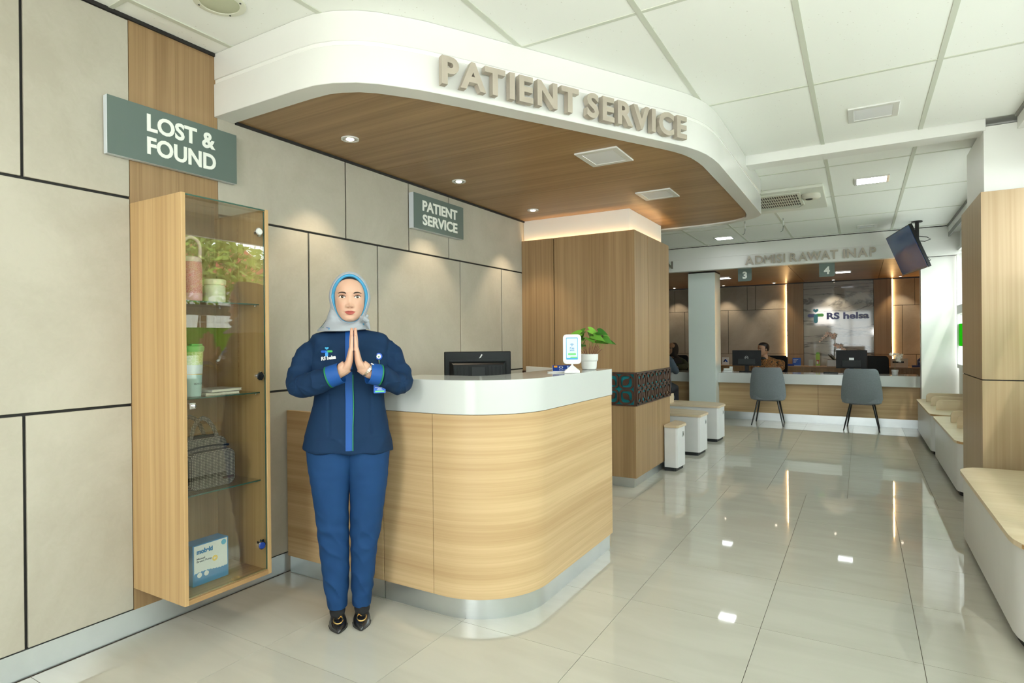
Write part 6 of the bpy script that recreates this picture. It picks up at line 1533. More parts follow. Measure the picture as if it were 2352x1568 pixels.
# --- hands
HC = []      # collect
HX = W(812.5, 800, .20).x; HD = -0.205
ztip = W(812, 752, .20).z; zheel = W(812, 848, .20).z
def hand(s):
    q = MB()
    px = lambda t: HX + s * t
    # palm: rings from knuckles to heel, flat side on the contact plane
    for_r = []
    for z, t, wy, oy in ((ztip - 0.086, 0.0195, 0.036, 0.0), (ztip - 0.095, 0.0215, 0.039, 0.0), (ztip - 0.115, 0.026, 0.041, 0.0), (ztip - 0.140, 0.031, 0.040, 0.0), (ztip - 0.165, 0.040, 0.036, 0.0), (zheel + 0.004, 0.046, 0.030, 0.0), (zheel - 0.002, 0.046, 0.024, 0.0)):
        k = max(0, (ztip - 0.125 - z) / 0.065)
        for_r.append(ell((px(0.0012 + t / 2 + 0.016 * k ** 1.6), HD + oy, z), t / 2, wy, 20, 2.6))
    q.loft(for_r)
    # wrist and forearm running out to the cuff
    wr = W(781, 853, .20) if s < 0 else W(849, 855, .20)
    c0 = Vector((px(0.030), HD, zheel + 0.014)); c1 = Vector((px(0.046), HD + 0.002, zheel + 0.002))
    fa = W(758, 865, .188) if s < 0 else W(870, 861, .188)
    q.tube([c0, c1, wr, wr.lerp(fa, 0.5), fa], [0.029, 0.0295, 0.0265, 0.027, 0.030], 18)
    # fingers: little finger nearest the camera
    for oy, tip, r0, r1, kn in ((-0.0300, 0.034, 0.0078, 0.0062, 0.088), (-0.0100, 0.009, 0.0086, 0.0068, 0.086), (0.0100, 0.000, 0.0090, 0.0070, 0.085), (0.0290, 0.012, 0.0088, 0.0068, 0.088)):
        zb = ztip - kn - 0.012; zt = ztip - tip - r1
        xs_f = lambda z, r: px(0.0008 + r)
        pts = [(xs_f(0, r0), HD + oy * 1.0, zb), (px(0.0014 + r0), HD + oy, ztip - kn + 0.006), (px(0.0010 + r0), HD + oy * 0.94, zb + (zt - zb) * 0.48), (px(0.0010 + r1 * 1.08), HD + oy * 0.90, zb + (zt - zb) * 0.78), (px(0.0006 + r1), HD + oy * 0.87, zt)]
        finger(q, pts, (r0 * 1.08, r0 * 1.04, r0 * 1.0, r1 * 1.08, r1))
    # thumb leaves the side of the palm near its base
    finger(q, [(px(0.022), HD + 0.026, ztip - 0.150), (px(0.018), HD + 0.046, ztip - 0.132), (px(0.013), HD + 0.055, ztip - 0.108), (px(0.010), HD + 0.054, ztip - 0.088)], (0.0145, 0.0125, 0.0105, 0.0090))
    return remesh(q.v, q.f, 0.0015, 0.5, 5)
body = MB(); cols = []
HCEN = W(803.5, 681.5, 0.085); HCEN = Vector((HCEN.x, 0.0, HCEN.z))
head_part(body, cols, SKIN, HCEN)
for s in (-1, 1):
    hv, hf = hand(s)
    body.add(hv, hf, True)
    for p in hv:
        k = max(0.0, min(1.0, (p.z - (ztip - 0.05)) / 0.05)); c = Vector(SKIN).lerp(Vector((SKIN[0] * 0.98, SKIN[1] * 0.80, SKIN[2] * 0.78)), 0.5 * k); cols.append(c)
# the rest of the figure under the clothes, one skinned surface with the neck
def limb(pts): body.loft([ell(c, rx, ry, 16) for c, rx, ry in pts]); cols.extend([Vector(SKIN)] * (16 * len(pts)))
nx = HCEN.x
limb([((nx, 0.01, HCEN.z - 0.06), .045, .05), ((nx, 0.01, HCEN.z - 0.12), .048, .052), ((nx, 0.01, HCEN.z - 0.17), .055, .055), ((nx, 0.01, 1.24), .13, .06), ((nx, 0.0, 1.10), .12, .075), ((nx, 0.0, 1.0), .115, .075), ((nx, 0.0, 0.88), .125, .07), ((nx, 0.0, 0.80), .12, .065), ((nx, 0, 0.78), .10, .05)])
for s, xk, xf_ in ((-1, W(763, 1200).x, W(775, 1400).x), (1, W(840, 1200).x, W(831, 1400).x)):
    limb([((nx + s * 0.075, 0.0, 0.80), .065, .07), ((xk, 0.01, 0.50), .045, .05), ((xk, 0.02, 0.42), .04, .045), ((xf_, 0.05, 0.12), .028, .034), ((xf_, 0.055, 0.06), .030, .036)])
bo = wbuild(body, 'body', M_SKIN); set_cols(bo, cols)
face_features(bo, HCEN)

# --- headscarf: sky blue underscarf band, grey shell, wrapped neck drape
oc = Vector((W(803.5, 683, .085).x - HCEN.x, 0, 0))
def opening(a, grow=0.0):
    sx, cz = math.sin(a), math.cos(a)
    zt, zb = 0.094, -0.113
    z = (zt if cz > 0 else -zb) * (abs(cz) ** (0.93 if cz > 0 else 1.0)) * (1 if cz > 0 else -1)
    wz = 0.0672 * (1 - 0.12 * max(0, cz) ** 2)
    x = wz * math.copysign(abs(sx) ** (0.96 if cz > 0 else 0.86), sx)
    l = math.hypot(x, z); k = 1 + grow / l
    return x * k, z * k
NA = 96
def ring_open(grow, yoff, top_bias=0.0, follow=True):
    o = []
    for k in range(NA):
        a = 2 * PI * k / NA; gx = grow * ((1 - 0.85 * max(0, -math.cos(a)) ** 0.7 - 0.15 * max(0, math.cos(a))) if grow < 0.02 else (1 - 0.5 * max(0, -math.cos(a))))
        x, z = opening(a, gx); x0_, z0_ = opening(a, 0)
        hw, fd, bd = lerp_tab(HEADTAB, max(-0.112, min(0.1, z0_)))
        kk = min(abs(x0_) / max(hw, 0.01), 0.985)
        y = -fd * (1 - kk ** 2.4) ** (1 / 2.1)
        y = min(y, -0.030) * 1.0
        if math.cos(a) > 0.5: y = min(y, -0.046 - 0.012 * (math.cos(a) - 0.5))
        o.append(HCEN + Vector((x, y + yoff, z)))
    return o
wbuild(MB().loft([ring_open(-0.006, 0.012), ring_open(-0.001, -0.002), ring_open(0.004, -0.006), ring_open(0.011, -0.005), ring_open(0.016, -0.001), ring_open(0.014, 0.03)], cap=False), 'underscarf', M_HIJB)
rings = [ring_open(0.0125, 0.006), ring_open(0.0150, -0.006), ring_open(0.0185, -0.006), ring_open(0.0245, 0.004)]
CZ_ = -0.008
for i in range(1, 15):
    ph = i / 14 * PI / 2 * 0.999
    ring = []
    for k in range(NA):
        a = 2 * PI * k / NA; x, z = opening(a, 0.0245 * (1 - 0.5 * max(0, -math.cos(a))))
        yb = 0.118 * math.sin(ph); y0_ = rings[3][k].y
        sc_x = (1 + 0.10 * math.sin(min(ph * 1.6, PI))) * math.cos(ph) ** 0.55
        sc_z = (1 + (0.10 if z > 0 else 0.0) * math.sin(min(ph * 1.6, PI))) * math.cos(ph) ** 0.55
        fold = 0.0022 * math.sin(a * 9 + i * 0.6) * math.sin(ph * 2)
        ring.append(HCEN + Vector((x * sc_x * (1 + fold * 5), y0_ * (1 - math.sin(ph)) + yb, CZ_ * math.sin(ph) + z * sc_z)))
    rings.append(ring)
scarf = MB(); scarf.loft(rings, cap=False)
scarf.f.append([len(scarf.v) - NA + k for k in range(NA)]); scarf.sm.append(True)
# neck wrap and drape: pixel rows, left, right, front and back depth
DT = [(700, 758, 843, .050, .09), (712, 756, 842, .062, .095), (722, 753, 842, .078, .095), (730, 750, 843, .086, .095), (738, 745, 843, .092, .095), (746, 739, 845, .100, .098), (752, 733, 848, .104, .10), (757, 728, 849, .106, .10), (759, 729, 847, .100, .095)]
dr_ = []
for v in [700, 706, 712, 717, 722, 726, 730, 734, 738, 742, 746, 749, 752, 755, 757, 759]:
    xl, xr, fd, bd = lerp_tab(DT, v); a, b_ = W(xl, v, .03), W(xr, v, .03); cx = (a.x + b_.x) / 2; hw = (b_.x - a.x) / 2; ring = []
    zf = W(803, max(v, 739 + (v - 700) * 0.33), .09).z
    for k in range(NA):
        an = 2 * PI * k / NA; ca, sa = math.cos(an), math.sin(an)
        x = hw * math.copysign(abs(ca) ** 0.9, ca); d_ = bd if sa > 0 else fd
        z = a.z + (b_.z - a.z) * (ca + 1) / 2
        wf_ = max(0.0, -sa) ** 1.3 * max(0.0, 1 - abs(ca) ** 2.2)
        z = z + (zf - z) * wf_ if zf < z else z
        g_ = (v - 705) / 54
        # swags gathered at the knot on her left side
        xk_, zk_ = W(838, 731, .075).x, W(838, 731, .075).z
        px_, pz_ = cx + hw * ca, z
        th_ = math.atan2(pz_ - zk_, -(px_ - xk_) + 0.02); rk = math.hypot(px_ - xk_, pz_ - zk_)
        fold = 0.0090 * math.sin(th_ * 14 + 1.2 * noise.noise(Vector((px_ * 12, pz_ * 12, 0)))) * min(1, rk / 0.10) ** 1.5 * min(1, max(0, (v - 703) / 12)) * (1 if sa < 0.2 else 0.4)
        y = d_ * math.copysign(abs(sa) ** 0.9, sa) - (fold if sa < 0 else -fold)
        zz = z + (0.010 * ca * g_ * (0 if ca < 0 else 1)) - (0.0 if sa > 0 else 0.004 * g_)
        ring.append(Vector((cx + x * (1 + fold * 1.5), y, zz)))
    dr_.append(ring)
scarf.loft(dr_, cap=False)
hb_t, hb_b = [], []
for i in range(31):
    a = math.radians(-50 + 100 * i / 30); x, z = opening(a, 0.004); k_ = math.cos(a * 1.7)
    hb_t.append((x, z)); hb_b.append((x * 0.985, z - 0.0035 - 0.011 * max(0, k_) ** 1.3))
# chin fold from the face opening down onto the drape
scarf_o = wbuild(scarf, 'headscarf', M_HIJ)
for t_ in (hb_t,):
    patch('forehead_shade', [(x, min(z, 0.1035)) for x, z in hb_t], [(x, min(z, 0.1)) for x, z in hb_b], M_HAIR, bo, HCEN, 0.0022, 0, 4)  # dark band paints the scarf's shade across the top of the forehead
kn = W(838, 733, .075)
kq = MB()
kq.tube([kn + Vector((-0.020, -0.01, 0.010)), kn + Vector((-0.004, -0.022, 0.004)), kn + Vector((0.008, -0.016, -0.006)), kn + Vector((0.004, 0.004, -0.014))], [0.006, 0.013, 0.011, 0.006], 12)
kq.tube([kn + Vector((0.002, -0.012, 0.004)), kn + Vector((0.010, -0.008, 0.016)), kn + Vector((0.004, 0.0, 0.022))], [0.009, 0.008, 0.003], 10)
kq.tube([kn + Vector((0.006, -0.006, -0.006)), kn + Vector((0.014, 0.0, -0.026)), kn + Vector((0.022, 0.006, -0.046))], [0.010, 0.009, 0.003], 10)
wbuild(kq, 'scarf_knot', M_HIJ)
# printed corner of the scarf over her right shoulder
def on_drape(u, v, off=0.0):
    p = W(u, v, .09); return p
SB = BVHTree.FromPolygons([tuple(p) for p in scarf.v], scarf.f)
def scarf_y(x, z):
    h = SB.ray_cast(Vector((x, -0.5, z)), Vector((0, 1, 0))); return h[0].y if h[0] is not None else None
for (pts, m_) in (([(735, 749.5), (738, 749.5), (736, 755), (733.5, 755)], M_HIJB), ([(738, 749.5), (743, 750), (742, 752), (738, 751.5)], M_PIPE), ([(749, 751.5), (757, 752.5), (756.5, 754), (749, 753)], M_ROYAL), ([(755, 752.5), (757.5, 752.5), (756.5, 757.5), (754.5, 757.5)], M_HIJB), ([(834, 741), (837, 744), (836, 746), (833, 744)], M_HIJB)):
    vs = []
    for u, v in pts:
        p = W(u, v, .09); y = scarf_y(p.x, p.z)
        vs.append((p.x, (y if y is not None else -0.09) - 0.0015, p.z))
    wbuild(MB().add(vs, [list(range(len(vs)))]), 'scarf_print', m_, scarf_o)

# --- trousers
def leg(rows):
    rr_ = []
    vs_ = [r[0] for r in rows]
    v = vs_[0]
    while v <= vs_[-1]:
        xl, xr, dp, yc = lerp_tab(rows, v); a, b_ = W(xl, v), W(xr, v); cx = (a.x + b_.x) / 2; hw = (b_.x - a.x) / 2; ring = []
        for k in range(56):
            an = 2 * PI * k / 56; ca, sa = math.cos(an), math.sin(an); P = Vector((cx + hw * math.copysign(abs(ca) ** 0.9, ca), yc + dp * math.copysign(abs(sa) ** 0.9, sa), (a.z + b_.z) / 2))
            n = Vector((ca, sa, 0))
            kz = math.exp(-((v - 1225) / 55) ** 2) + 0.9 * math.exp(-((v - 1345) / 45) ** 2)
            f = 0.0022 * kz * math.sin((P.z * 75) + ca * 3.0 * (1 if cx < nx else -1) + 2.5 * noise.noise(P * 8)) + 0.003 * noise.noise(Vector((P.x * 9, P.y * 9, P.z * 4 + (5 if cx < nx else 0))))
            f += 0.0008 * math.exp(-((v - 1090) / 50) ** 2) * math.sin(P.z * 130 + 2 * ca)
            f += 0.0070 * (kz + 0.15) * (0.35 if abs(ca) > 0.8 else 1) * ((1 - min(1.0, abs(noise.noise(Vector((P.x * 10 + (3 if cx < nx else 7), P.y * 6, P.z * 9 + P.x * 8)))) * 2.4)) ** 3 - 0.2)
            ring.append(P + n * f)
        rr_.append(ring); v += 3
    return rr_
tr = MB()
tr.loft(leg([(1015, 700, 822, .10, 0.0), (1040, 703, 820, .105, 0.0), (1070, 706, 813, .10, 0.0), (1100, 711, 807, .094, 0.0), (1130, 716, 803, .09, 0.003), (1150, 719, 801, .086, .005), (1200, 726, 801, .078, .01), (1250, 731, 803, .074, .02), (1300, 737, 803, .072, .03), (1350, 744, 801, .072, .04), (1396, 752, 798, .072, .045)]), cap=True)
tr.loft(leg([(1015, 784, 897, .10, 0.0), (1040, 786, 895, .105, 0.0), (1070, 793, 892, .10, 0.0), (1100, 799, 890, .094, 0.0), (1130, 803, 886, .09, 0.003), (1150, 804, 884, .086, .005), (1200, 804, 877, .078, .01), (1250, 805, 867, .074, .02), (1300, 806, 863, .072, .03), (1350, 807, 858, .072, .04), (1391, 809, 853, .072, .045)]), cap=True)
wbuild(tr, 'trousers', M_TROUSER)
# --- shoes: pointed black flats with a gold curl, black socks above
M_PATENT = plain('black_patent', (0.012, 0.012, 0.014, 1), 0.18, coat=0.5); M_SOCK = plain('black_sock', (0.010, 0.010, 0.011, 1), 0.9); M_GOLD = plain('gold_buckle', (0.85, 0.58, 0.22, 1), 0.2, metal=1.0)
for u0, tu, tvv, sgn in ((775.5, 778, 1453, -1), (831.5, 830, 1447, 1)):
    toe = W(tu, tvv, 0.112); xh = W(u0, 1400, -0.04).x
    sh = empty('shoe', (0, 0, 0)); sh.parent = PW; sh.name = 'shoe'
    yt = -0.125; yh = 0.120; Ln = yh - yt
    prof = [(1.0, 0.003, 0.006, .008), (0.985, 0.007, 0.012, .018), (0.94, 0.016, 0.020, .026), (0.86, 0.030, 0.027, .034), (0.76, 0.040, 0.034, .040), (0.62, 0.044, 0.044, .044), (0.45, 0.038, 0.050, .05), (0.25, 0.033, 0.055, .05), (0.08, 0.031, 0.058, .05), (0.01, 0.024, 0.058, .04), (0.0, 0.014, 0.055, .03)]
    rg = []
    for t, hw, h_, _ in prof:
        y = yh - Ln * t; x = xh + (toe.x - xh) * max(0, t - 0.3) / 0.7
        rg.append([Vector((x + hw * math.cos(a) * (1 if math.sin(a) < 0 else 0.93), y, 0.002 + h_ * max(0, math.sin(a)) ** 0.75 if math.sin(a) > 0 else 0.002)) for a in [2 * PI * k / 24 for k in range(24)]])
    so = wbuild(MB().loft(rg, capsm=True), 'upper', M_PATENT, sh)
    sk = [ell((xh, 0.052, 0.135), .030, .036, 20), ell((xh, 0.048, 0.09), .031, .042, 20), ell((xh, 0.030, 0.062), .033, .062, 20), ell((xh, 0.012, 0.050), .036, .075, 20), ell((xh, 0.010, 0.030), .03, .07, 20)]
    wbuild(MB().loft(sk), 'sock', M_SOCK, sh)
    bc = Vector((xh + (toe.x - xh) * 0.75, -0.078, 0.044))
    gp = [bc + Vector((0.020 * math.cos(a) * -sgn * 1.0, -0.020 * math.sin(a) * 1.15, -0.008 * math.sin(a) * 1.0)) for a in [math.radians(t) for t in range(-60, 215, 22)]]
    wbuild(MB().tube(gp, [0.0035] * len(gp), 8), 'gold_curl', M_GOLD, sh)
    wbuild(MB().tube([gp[0], bc + Vector((0.0, 0.004, 0.003))], [0.0030, 0.0030], 8), 'gold_bar', M_GOLD, sh)

# --- chest logo, badge reel, id card, wristwatch
def on_chest(name, pts, th, m, parent=None):
    """flat (x,z) outline laid on the chest cloth"""
    n = len(pts); vs = [(x, chest_y(x, z) - th, z) for x, z in pts] + [(x, chest_y(x, z) + 0.002, z) for x, z in pts]
    fs = [list(range(n)), list(range(n, 2 * n))[::-1]] + [[i, (i + 1) % n, n + (i + 1) % n, n + i] for i in range(n)]
    return wbuild(MB().add(vs, fs), name, m, parent)
lg = W(750, 808, .12)
hs = logo_shapes(0.052)
lgo = None
for nm_, pts, c_ in (('chest_logo', hs[0], lin(70, 170, 220)), ('chest_logo', hs[1], lin(30, 95, 200)), ('chest_logo', hs[2], lin(60, 170, 80)), ('chest_logo', hs[3], lin(60, 150, 225))):
    on_chest(nm_, [(lg.x + x, lg.z + y * 0.85) for x, y in pts], 0.0030, plain('embroidery', c_, 0.6), lgo)
vs, fs = glyph('RS helsa', 0.045)
x0_, x1_ = min(v.x for v in vs), max(v.x for v in vs); ls = 0.064 / (x1_ - x0_); l0 = W(737, 828, .12)
wbuild(MB().add([(l0.x + (v.x - x0_) * ls, chest_y(l0.x + (v.x - x0_) * ls, l0.z) - 0.0060, l0.z + v.y * ls * 1.15 + (v.x - x0_) * ls * 0.14) for v in vs], fs), 'chest_lettering', plain('embroidery_white', (0.8, 0.8, 0.8, 1), 0.6))
br = W(870.5, 818.5, .12); by = chest_y(br.x, br.z)
Mb = Matrix(((1, 0, 0, br.x), (0, 0, -1, by - 0.001), (0, 1, 0, br.z), (0, 0, 0, 1)))
reel = wbuild(MB().lathe([(0.016, 0.0), (0.0165, 0.004), (0.015, 0.008), (0.004, 0.009)], (0, 0, 0), 24, M=Mb), 'badge_reel', plain('reel_blue', lin(20, 80, 190), 0.3))
wbuild(MB().lathe([(0.010, 0.009), (0.010, 0.0100), (0.002, 0.0102)], (0, 0, 0), 20, M=Mb), 'reel_disc', M_BWHITE, reel)
wbuild(MB().prism([(-0.005, -0.001), (0.005, -0.001), (0.002, 0.002), (0.0015, 0.006), (-0.0015, 0.006), (-0.002, 0.002)], 0.0102, 0.0106, Mb @ Matrix.Rotation(PI, 4, 'Z')), 'reel_mark', M_PIPE, reel)
wbuild(MB().tube([(br.x, by - 0.005, br.z - 0.015), (br.x + 0.001, by - 0.006, br.z - 0.034)], [0.003, 0.002], 8), 'reel_clip', M_CHROME, reel)
c1_ = W(872, 890, .155)
idc = wbuild(MB().prism(rrect(-0.026, 0.026, -0.024, 0.050, 0.003), -0.001, 0.001, Matrix(((1, 0, 0, c1_.x), (0, 0, 1, c1_.y), (0, 1, 0, c1_.z), (0, 0, 0, 1)))), 'id_card', plain('card_royal', lin(30, 90, 190), 0.35))
for z0_, z1_, hw_, m_ in ((-0.020, -0.013, 0.020, M_CGR), (-0.010, -0.0085, 0.012, M_BWHITE), (-0.005, -0.0035, 0.009, M_BWHITE), (0.000, 0.0016, 0.020, M_BWHITE)):
    wbuild(MB().box(c1_.x - hw_, c1_.x + hw_, c1_.y - 0.0016, c1_.y - 0.0011, c1_.z + z0_, c1_.z + z1_), 'card_print', m_, idc)
wa, wb_ = W(842, 850, .20), W(850, 856, .20); ax = (wb_ - wa).normalized(); ax = Vector((ax.x, 0, ax.z)).normalized(); u_ = Vector((0, 1, 0)); v_ = ax.cross(u_)
wc = W(846.5, 850, .203)
wt = empty('wristwatch', (0, 0, 0)); wt.parent = PW
M_WATCH = plain('rose_steel', (0.72, 0.60, 0.50, 1), 0.25, metal=1.0)
Rw = 0.0305
for k in range(22):
    a = 2 * PI * k / 22
    Pk = wc + u_ * math.cos(a) * Rw + v_ * math.sin(a) * Rw
    rd = (u_ * math.cos(a) + v_ * math.sin(a)); tg = rd.cross(ax)
    Mx = Matrix(((ax.x, tg.x, rd.x, Pk.x), (ax.y, tg.y, rd.y, Pk.y), (ax.z, tg.z, rd.z, Pk.z), (0, 0, 0, 1)))
    wbuild(MB().obox(Mx, 0.012 if k % 2 else 0.010, 0.0078, 0.003), 'link', M_WATCH, wt)
a = math.radians(100)
Pk = wc + v_ * Rw * (1 if v_.z > 0 else -1); rd = v_ * (1 if v_.z > 0 else -1); tg = rd.cross(ax)
Mx = Matrix(((ax.x, tg.x, rd.x, Pk.x), (ax.y, tg.y, rd.y, Pk.y), (ax.z, tg.z, rd.z, Pk.z), (0, 0, 0, 1)))
wbuild(MB().obox(Mx, 0.020, 0.022, 0.006), 'watch_case', M_WATCH, wt)

# ---------------- seated staff far away (local: x right seen from the camera, y back, faces -y unless turned)
def seated(loc, rz, label, top_m, head_rz, hair=None, scarf=None, batik=False, elbow=0.0, skin=SKIN_D, head_c=(0, 0, 1.14)):
    e = empty('person', loc, label, 'person', rz=rz)
    q = MB(); cols = []
    Rh = Matrix.Rotation(head_rz, 3, 'Z'); C = Vector(head_c)
    head_part(q, cols, skin, C, 48, 48, 1.0, Rh)
    def lm(pts, n=16):
        q.loft([ell(c, rx, ry, n) for c, rx, ry in pts]); cols.extend([Vector(skin)] * (n * len(pts)))
    lm([((C.x, C.y + 0.01, C.z - 0.05), .05, .055), ((C.x * 0.7, C.y + 0.02, C.z - 0.14), .055, .06), ((0, 0.03, C.z - 0.22), .10, .06), ((0, 0.02, 0.75), .13, .085), ((0, 0.02, 0.5), .15, .11), ((0, 0.0, 0.44), .14, .10)])
    for s in (-1, 1):   # legs and arms with hands on the desk
        q.tube([(s * .09, 0.0, 0.50), (s * .10, -0.22, 0.50), (s * .10, -0.42, 0.48), (s * .10, -0.44, 0.30), (s * .10, -0.42, 0.08)], [.075, .07, .055, .05, .035], 12); cols.extend([Vector(skin)] * 60)
        q.tube([(s * .10, -0.40, 0.05), (s * .10, -0.50, 0.035), (s * .10, -0.58, 0.025)], [.045, .045, .03], 12); cols.extend([Vector(skin)] * 36)
        hnd = Vector((s * (0.10 + elbow), -0.40, 0.790))
        q.tube([(s * .15, 0.02, 0.855), (s * .20, -0.03, 0.81), (s * .20, -0.12, 0.775), (s * .16, -0.26, 0.785), tuple(hnd)], [.038, .040, .04, .032, .024], 12); cols.extend([Vector(skin)] * 60)
        q.tube([tuple(hnd), tuple(hnd + Vector((-s * .012, -0.05, -0.008)))], [.022, .030], 12, flat=0.45); cols.extend([Vector(skin)] * 24)
        for k in range(4):
            b0 = hnd + Vector((-s * .012 + (k - 1.5) * 0.015, -0.045, -0.008)); n0 = len(q.v)
            finger(q, [b0, b0 + Vector((0, -0.028, 0.002)), b0 + Vector((0, -0.045 - 0.004 * (1.5 - abs(k - 1.5)), -0.006)), b0 + Vector((0, -0.058 - 0.006 * (1.5 - abs(k - 1.5)), -0.014))], (.0085, .008, .0075, .0065)); cols.extend([Vector(skin)] * (len(q.v) - n0))
        b0 = hnd + Vector((-s * .028, -0.018, -0.004)); n0 = len(q.v)
        finger(q, [b0, b0 + Vector((-s * .018, -0.022, -0.002)), b0 + Vector((-s * .022, -0.042, -0.006))], (.010, .009, .0075)); cols.extend([Vector(skin)] * (len(q.v) - n0))
    o = q.build('body', M_SKIN, e, local=True); set_cols(o, cols)
    face_features(o, C, Rh, 1.0, lips=(skin[0] * 0.8, skin[1] * 0.55, skin[2] * 0.6), fine=False)
    # upper clothing
    c = MB()
    c.loft([ell((C.x * 0.8, 0.02, C.z - 0.122), .066, .068, 28), ell((C.x * 0.6, 0.03, C.z - 0.145), .10, .080, 28), ell((0, 0.03, C.z - 0.19), .185, .095, 28, 2.3), ell((0, 0.02, 0.86), .185, .11, 28, 2.3), ell((0, 0.02, 0.70), .165, .115, 28, 2.3), ell((0, 0.02, 0.52), .18, .13, 28, 2.3)])
    for s in (-1, 1):
        if scarf: c.tube([(s * .15, 0.03, C.z - 0.235), (s * .215, -0.02, 0.82), (s * .21, -0.12, 0.785), (s * .16, -0.27, 0.795), (s * (0.115 + elbow), -0.36, 0.795)], [.062, .060, .054, .046, .040], 18)
        else: c.tube([(s * .15, 0.03, C.z - 0.235), (s * .205, 0.0, 0.865), (s * .215, -0.05, 0.80), (s * .205, -0.13, 0.782)], [.066, .064, .060, .054], 18)
    V_, F_ = remesh(c.v, c.f, 0.010, 0.5, 3)
    MB().add([p + Vector((0, 0, 0)) for p in V_], F_, True).build('shirt', top_m, e, local=True)
    t = MB()
    for s in (-1, 1): t.tube([(s * .09, 0.04, 0.50), (s * .10, -0.22, 0.51), (s * .10, -0.42, 0.49), (s * .10, -0.45, 0.30), (s * .10, -0.43, 0.09)], [.095, .085, .072, .065, .058], 14)
    t.build('trousers', plain('dark_trousers', (0.02, 0.02, 0.025, 1), 0.8), e, local=True)
    for s in (-1, 1):
        MB().loft([[Vector((s * .10 + hw * math.cos(a), y, 0.002 + h_ * max(0, math.sin(a)))) for a in [2 * PI * k / 14 for k in range(14)]] for y, hw, h_ in ((-0.62, .012, .02), (-0.59, .035, .045), (-0.50, .045, .065), (-0.42, .04, .08), (-0.35, .035, .08), (-0.33, .02, .06))]).build('shoe', M_PATENT, e, local=True)
    if hair:
        rg = []
        for i in range(15):
            zz = -0.030 + 0.137 * (i / 14)
            hw, fd, bd = lerp_tab(HEADTAB, zz); ring = []
            fr_ = fd * (0.10 if zz < 0.040 else min(1.06, 0.10 + (zz - 0.040) / 0.022 * 0.96))
            for k in range(36):
                a = 2 * PI * k / 36; ca, sa = math.cos(a), math.sin(a)
                x = (hw * 1.05 + 0.004) * ca; y = (bd * 1.08 + 0.006) * sa if sa > 0 else fr_ * sa
                ring.append(C + Rh @ Vector((x, y, zz * 1.08 + 0.004)))
            rg.append(ring)
        MB().loft(rg, capsm=True).build('hair', M_HAIR, e, local=True)
        MB().loft([ell(C + Rh @ Vector((s * 0.071, 0.008, -0.008)), 0.006, 0.014, 10, ax=tuple(Rh @ Vector((1, 0, 0)))) for s in (1,) ]) if False else None
        for s in (-1, 1):
            MB().lathe([(0.004, -0.022), (0.011, -0.012), (0.014, 0.006), (0.010, 0.018), (0.003, 0.022)], tuple(C + Rh @ Vector((s * 0.071, 0.010, -0.010))), 10).build('ear', M_EAR, o, local=True)
        nk = C + Vector((0, 0.012, -0.135))
        MB().loft([ell(nk + Vector((0, 0.005, -0.03)), .072, .070, 20), ell(nk, .060, .062, 20), ell(nk + Vector((0, 0, 0.004)), .057, .059, 20)], cap=False).build('shirt_collar', plain('collar_black', (0.02, 0.018, 0.016, 1), 0.7), e, local=True)
    if scarf:
        rg = []
        for i in range(16):
            t_ = i / 15; an = t_ * PI / 2
            ring = []
            for k in range(40):
                a = 2 * PI * k / 40; x = 0.064 * math.sin(a); z = 0.100 * math.cos(a) - 0.014
                g_ = 1 + 0.30 * math.sin(min(an * 2.6, PI / 2))
                y = -0.055 + 0.165 * math.sin(an)
                cc = 1.0 if t_ < 0.6 else math.cos((t_ - 0.6) / 0.4 * PI / 2 * 0.98)
                ring.append(C + Rh @ Vector((x * g_ * cc, y, z * g_ * cc)))
            rg.append(ring)
        hq = MB(); hq.loft(rg, capsm=True)
        hq.loft([ell(C + Vector((0, 0.01, -0.05)), .080, .085, 28), ell(C + Vector((0, 0.01, -0.11)), .078, .082, 28), ell((0, 0.02, C.z - 0.165), .12, .10, 28), ell((0, 0.02, C.z - 0.215), .175, .118, 28), ell((0, 0.0, C.z - 0.27), .185, .13, 28)], cap=False)
        hq.build('headscarf', scarf, e, local=True)
    return e
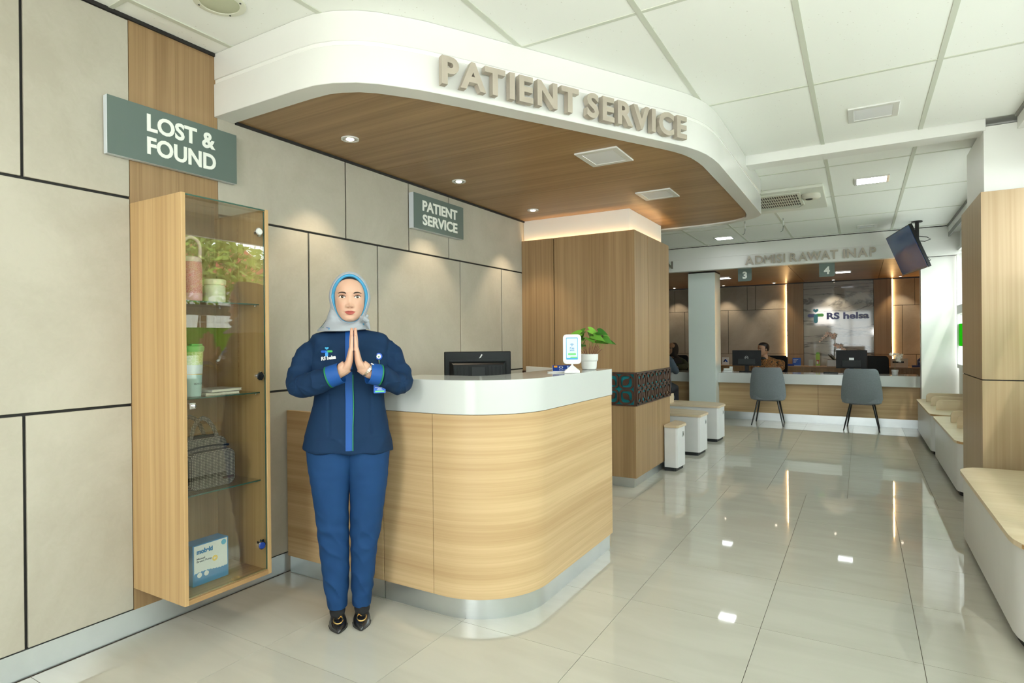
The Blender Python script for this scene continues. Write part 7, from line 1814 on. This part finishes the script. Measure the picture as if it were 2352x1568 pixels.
M_EAR = plain('ear_skin', (0.40, 0.22, 0.14, 1), 0.5)
def batik():
    m, nt, p = new_mat('batik_cloth'); N, L = nt.nodes, nt.links
    tc = N.new('ShaderNodeTexCoord'); v = N.new('ShaderNodeTexVoronoi'); v.inputs['Scale'].default_value = 36; L.new(tc.outputs['Object'], v.inputs['Vector'])
    r = N.new('ShaderNodeValToRGB'); r.color_ramp.interpolation = 'CONSTANT'
    e_ = r.color_ramp.elements; e_[0].position = 0; e_[0].color = lin(190, 125, 60); e_[1].position = 0.3; e_[1].color = lin(92, 60, 32)
    x = e_.new(0.5); x.color = lin(150, 105, 60); x2 = e_.new(0.7); x2.color = lin(52, 44, 30)
    L.new(v.outputs['Distance'], r.inputs[0]); L.new(r.outputs[0], p.inputs['Base Color']); p.inputs['Roughness'].default_value = 0.8
    return m
seated((-1.36, 10.98, 0), -0.12, 'seated man with dark hair and brown batik shirt behind the left monitor', batik(), -0.75, hair=True, head_c=(-0.075, -0.04, 1.105))
seated((-2.98, 10.98, 0), 0.10, 'seated woman in dark brown headscarf working at the counter left of the pier', plain('dark_green_top', lin(58, 62, 44), 0.85, vary=0.25, vscale=25), -0.55, scarf=plain('dark_scarf', lin(52, 44, 42), 0.85), head_c=(-0.02, -0.07, 1.115))
seated((-2.75, 9.35, 0), PI, 'visitor in blue grey headscarf seated with her back to us, mostly hidden by the column', plain('slate_top', lin(62, 72, 84), 0.85), 0.0, scarf=plain('slate_scarf', lin(92, 108, 124), 0.85), head_c=(0, -0.02, 1.20))
vc = empty('stool', (-2.75, 9.3, 0), 'low stool under the visitor beside the far counter', 'stool')
MB().prism(rrect(-2.94, -2.56, 9.12, 9.5, 0.06), 0.34, 0.395).build('seat', M_CHAIR, vc, bevel=0.01)
for sx in (-1, 1):
    for sy in (-1, 1): MB().tube([(-2.75 + sx * .14, 9.3 + sy * .14, 0.34), (-2.75 + sx * .17, 9.3 + sy * .17, 0)], [.014, .010], 8).build('leg', M_LEG, vc)
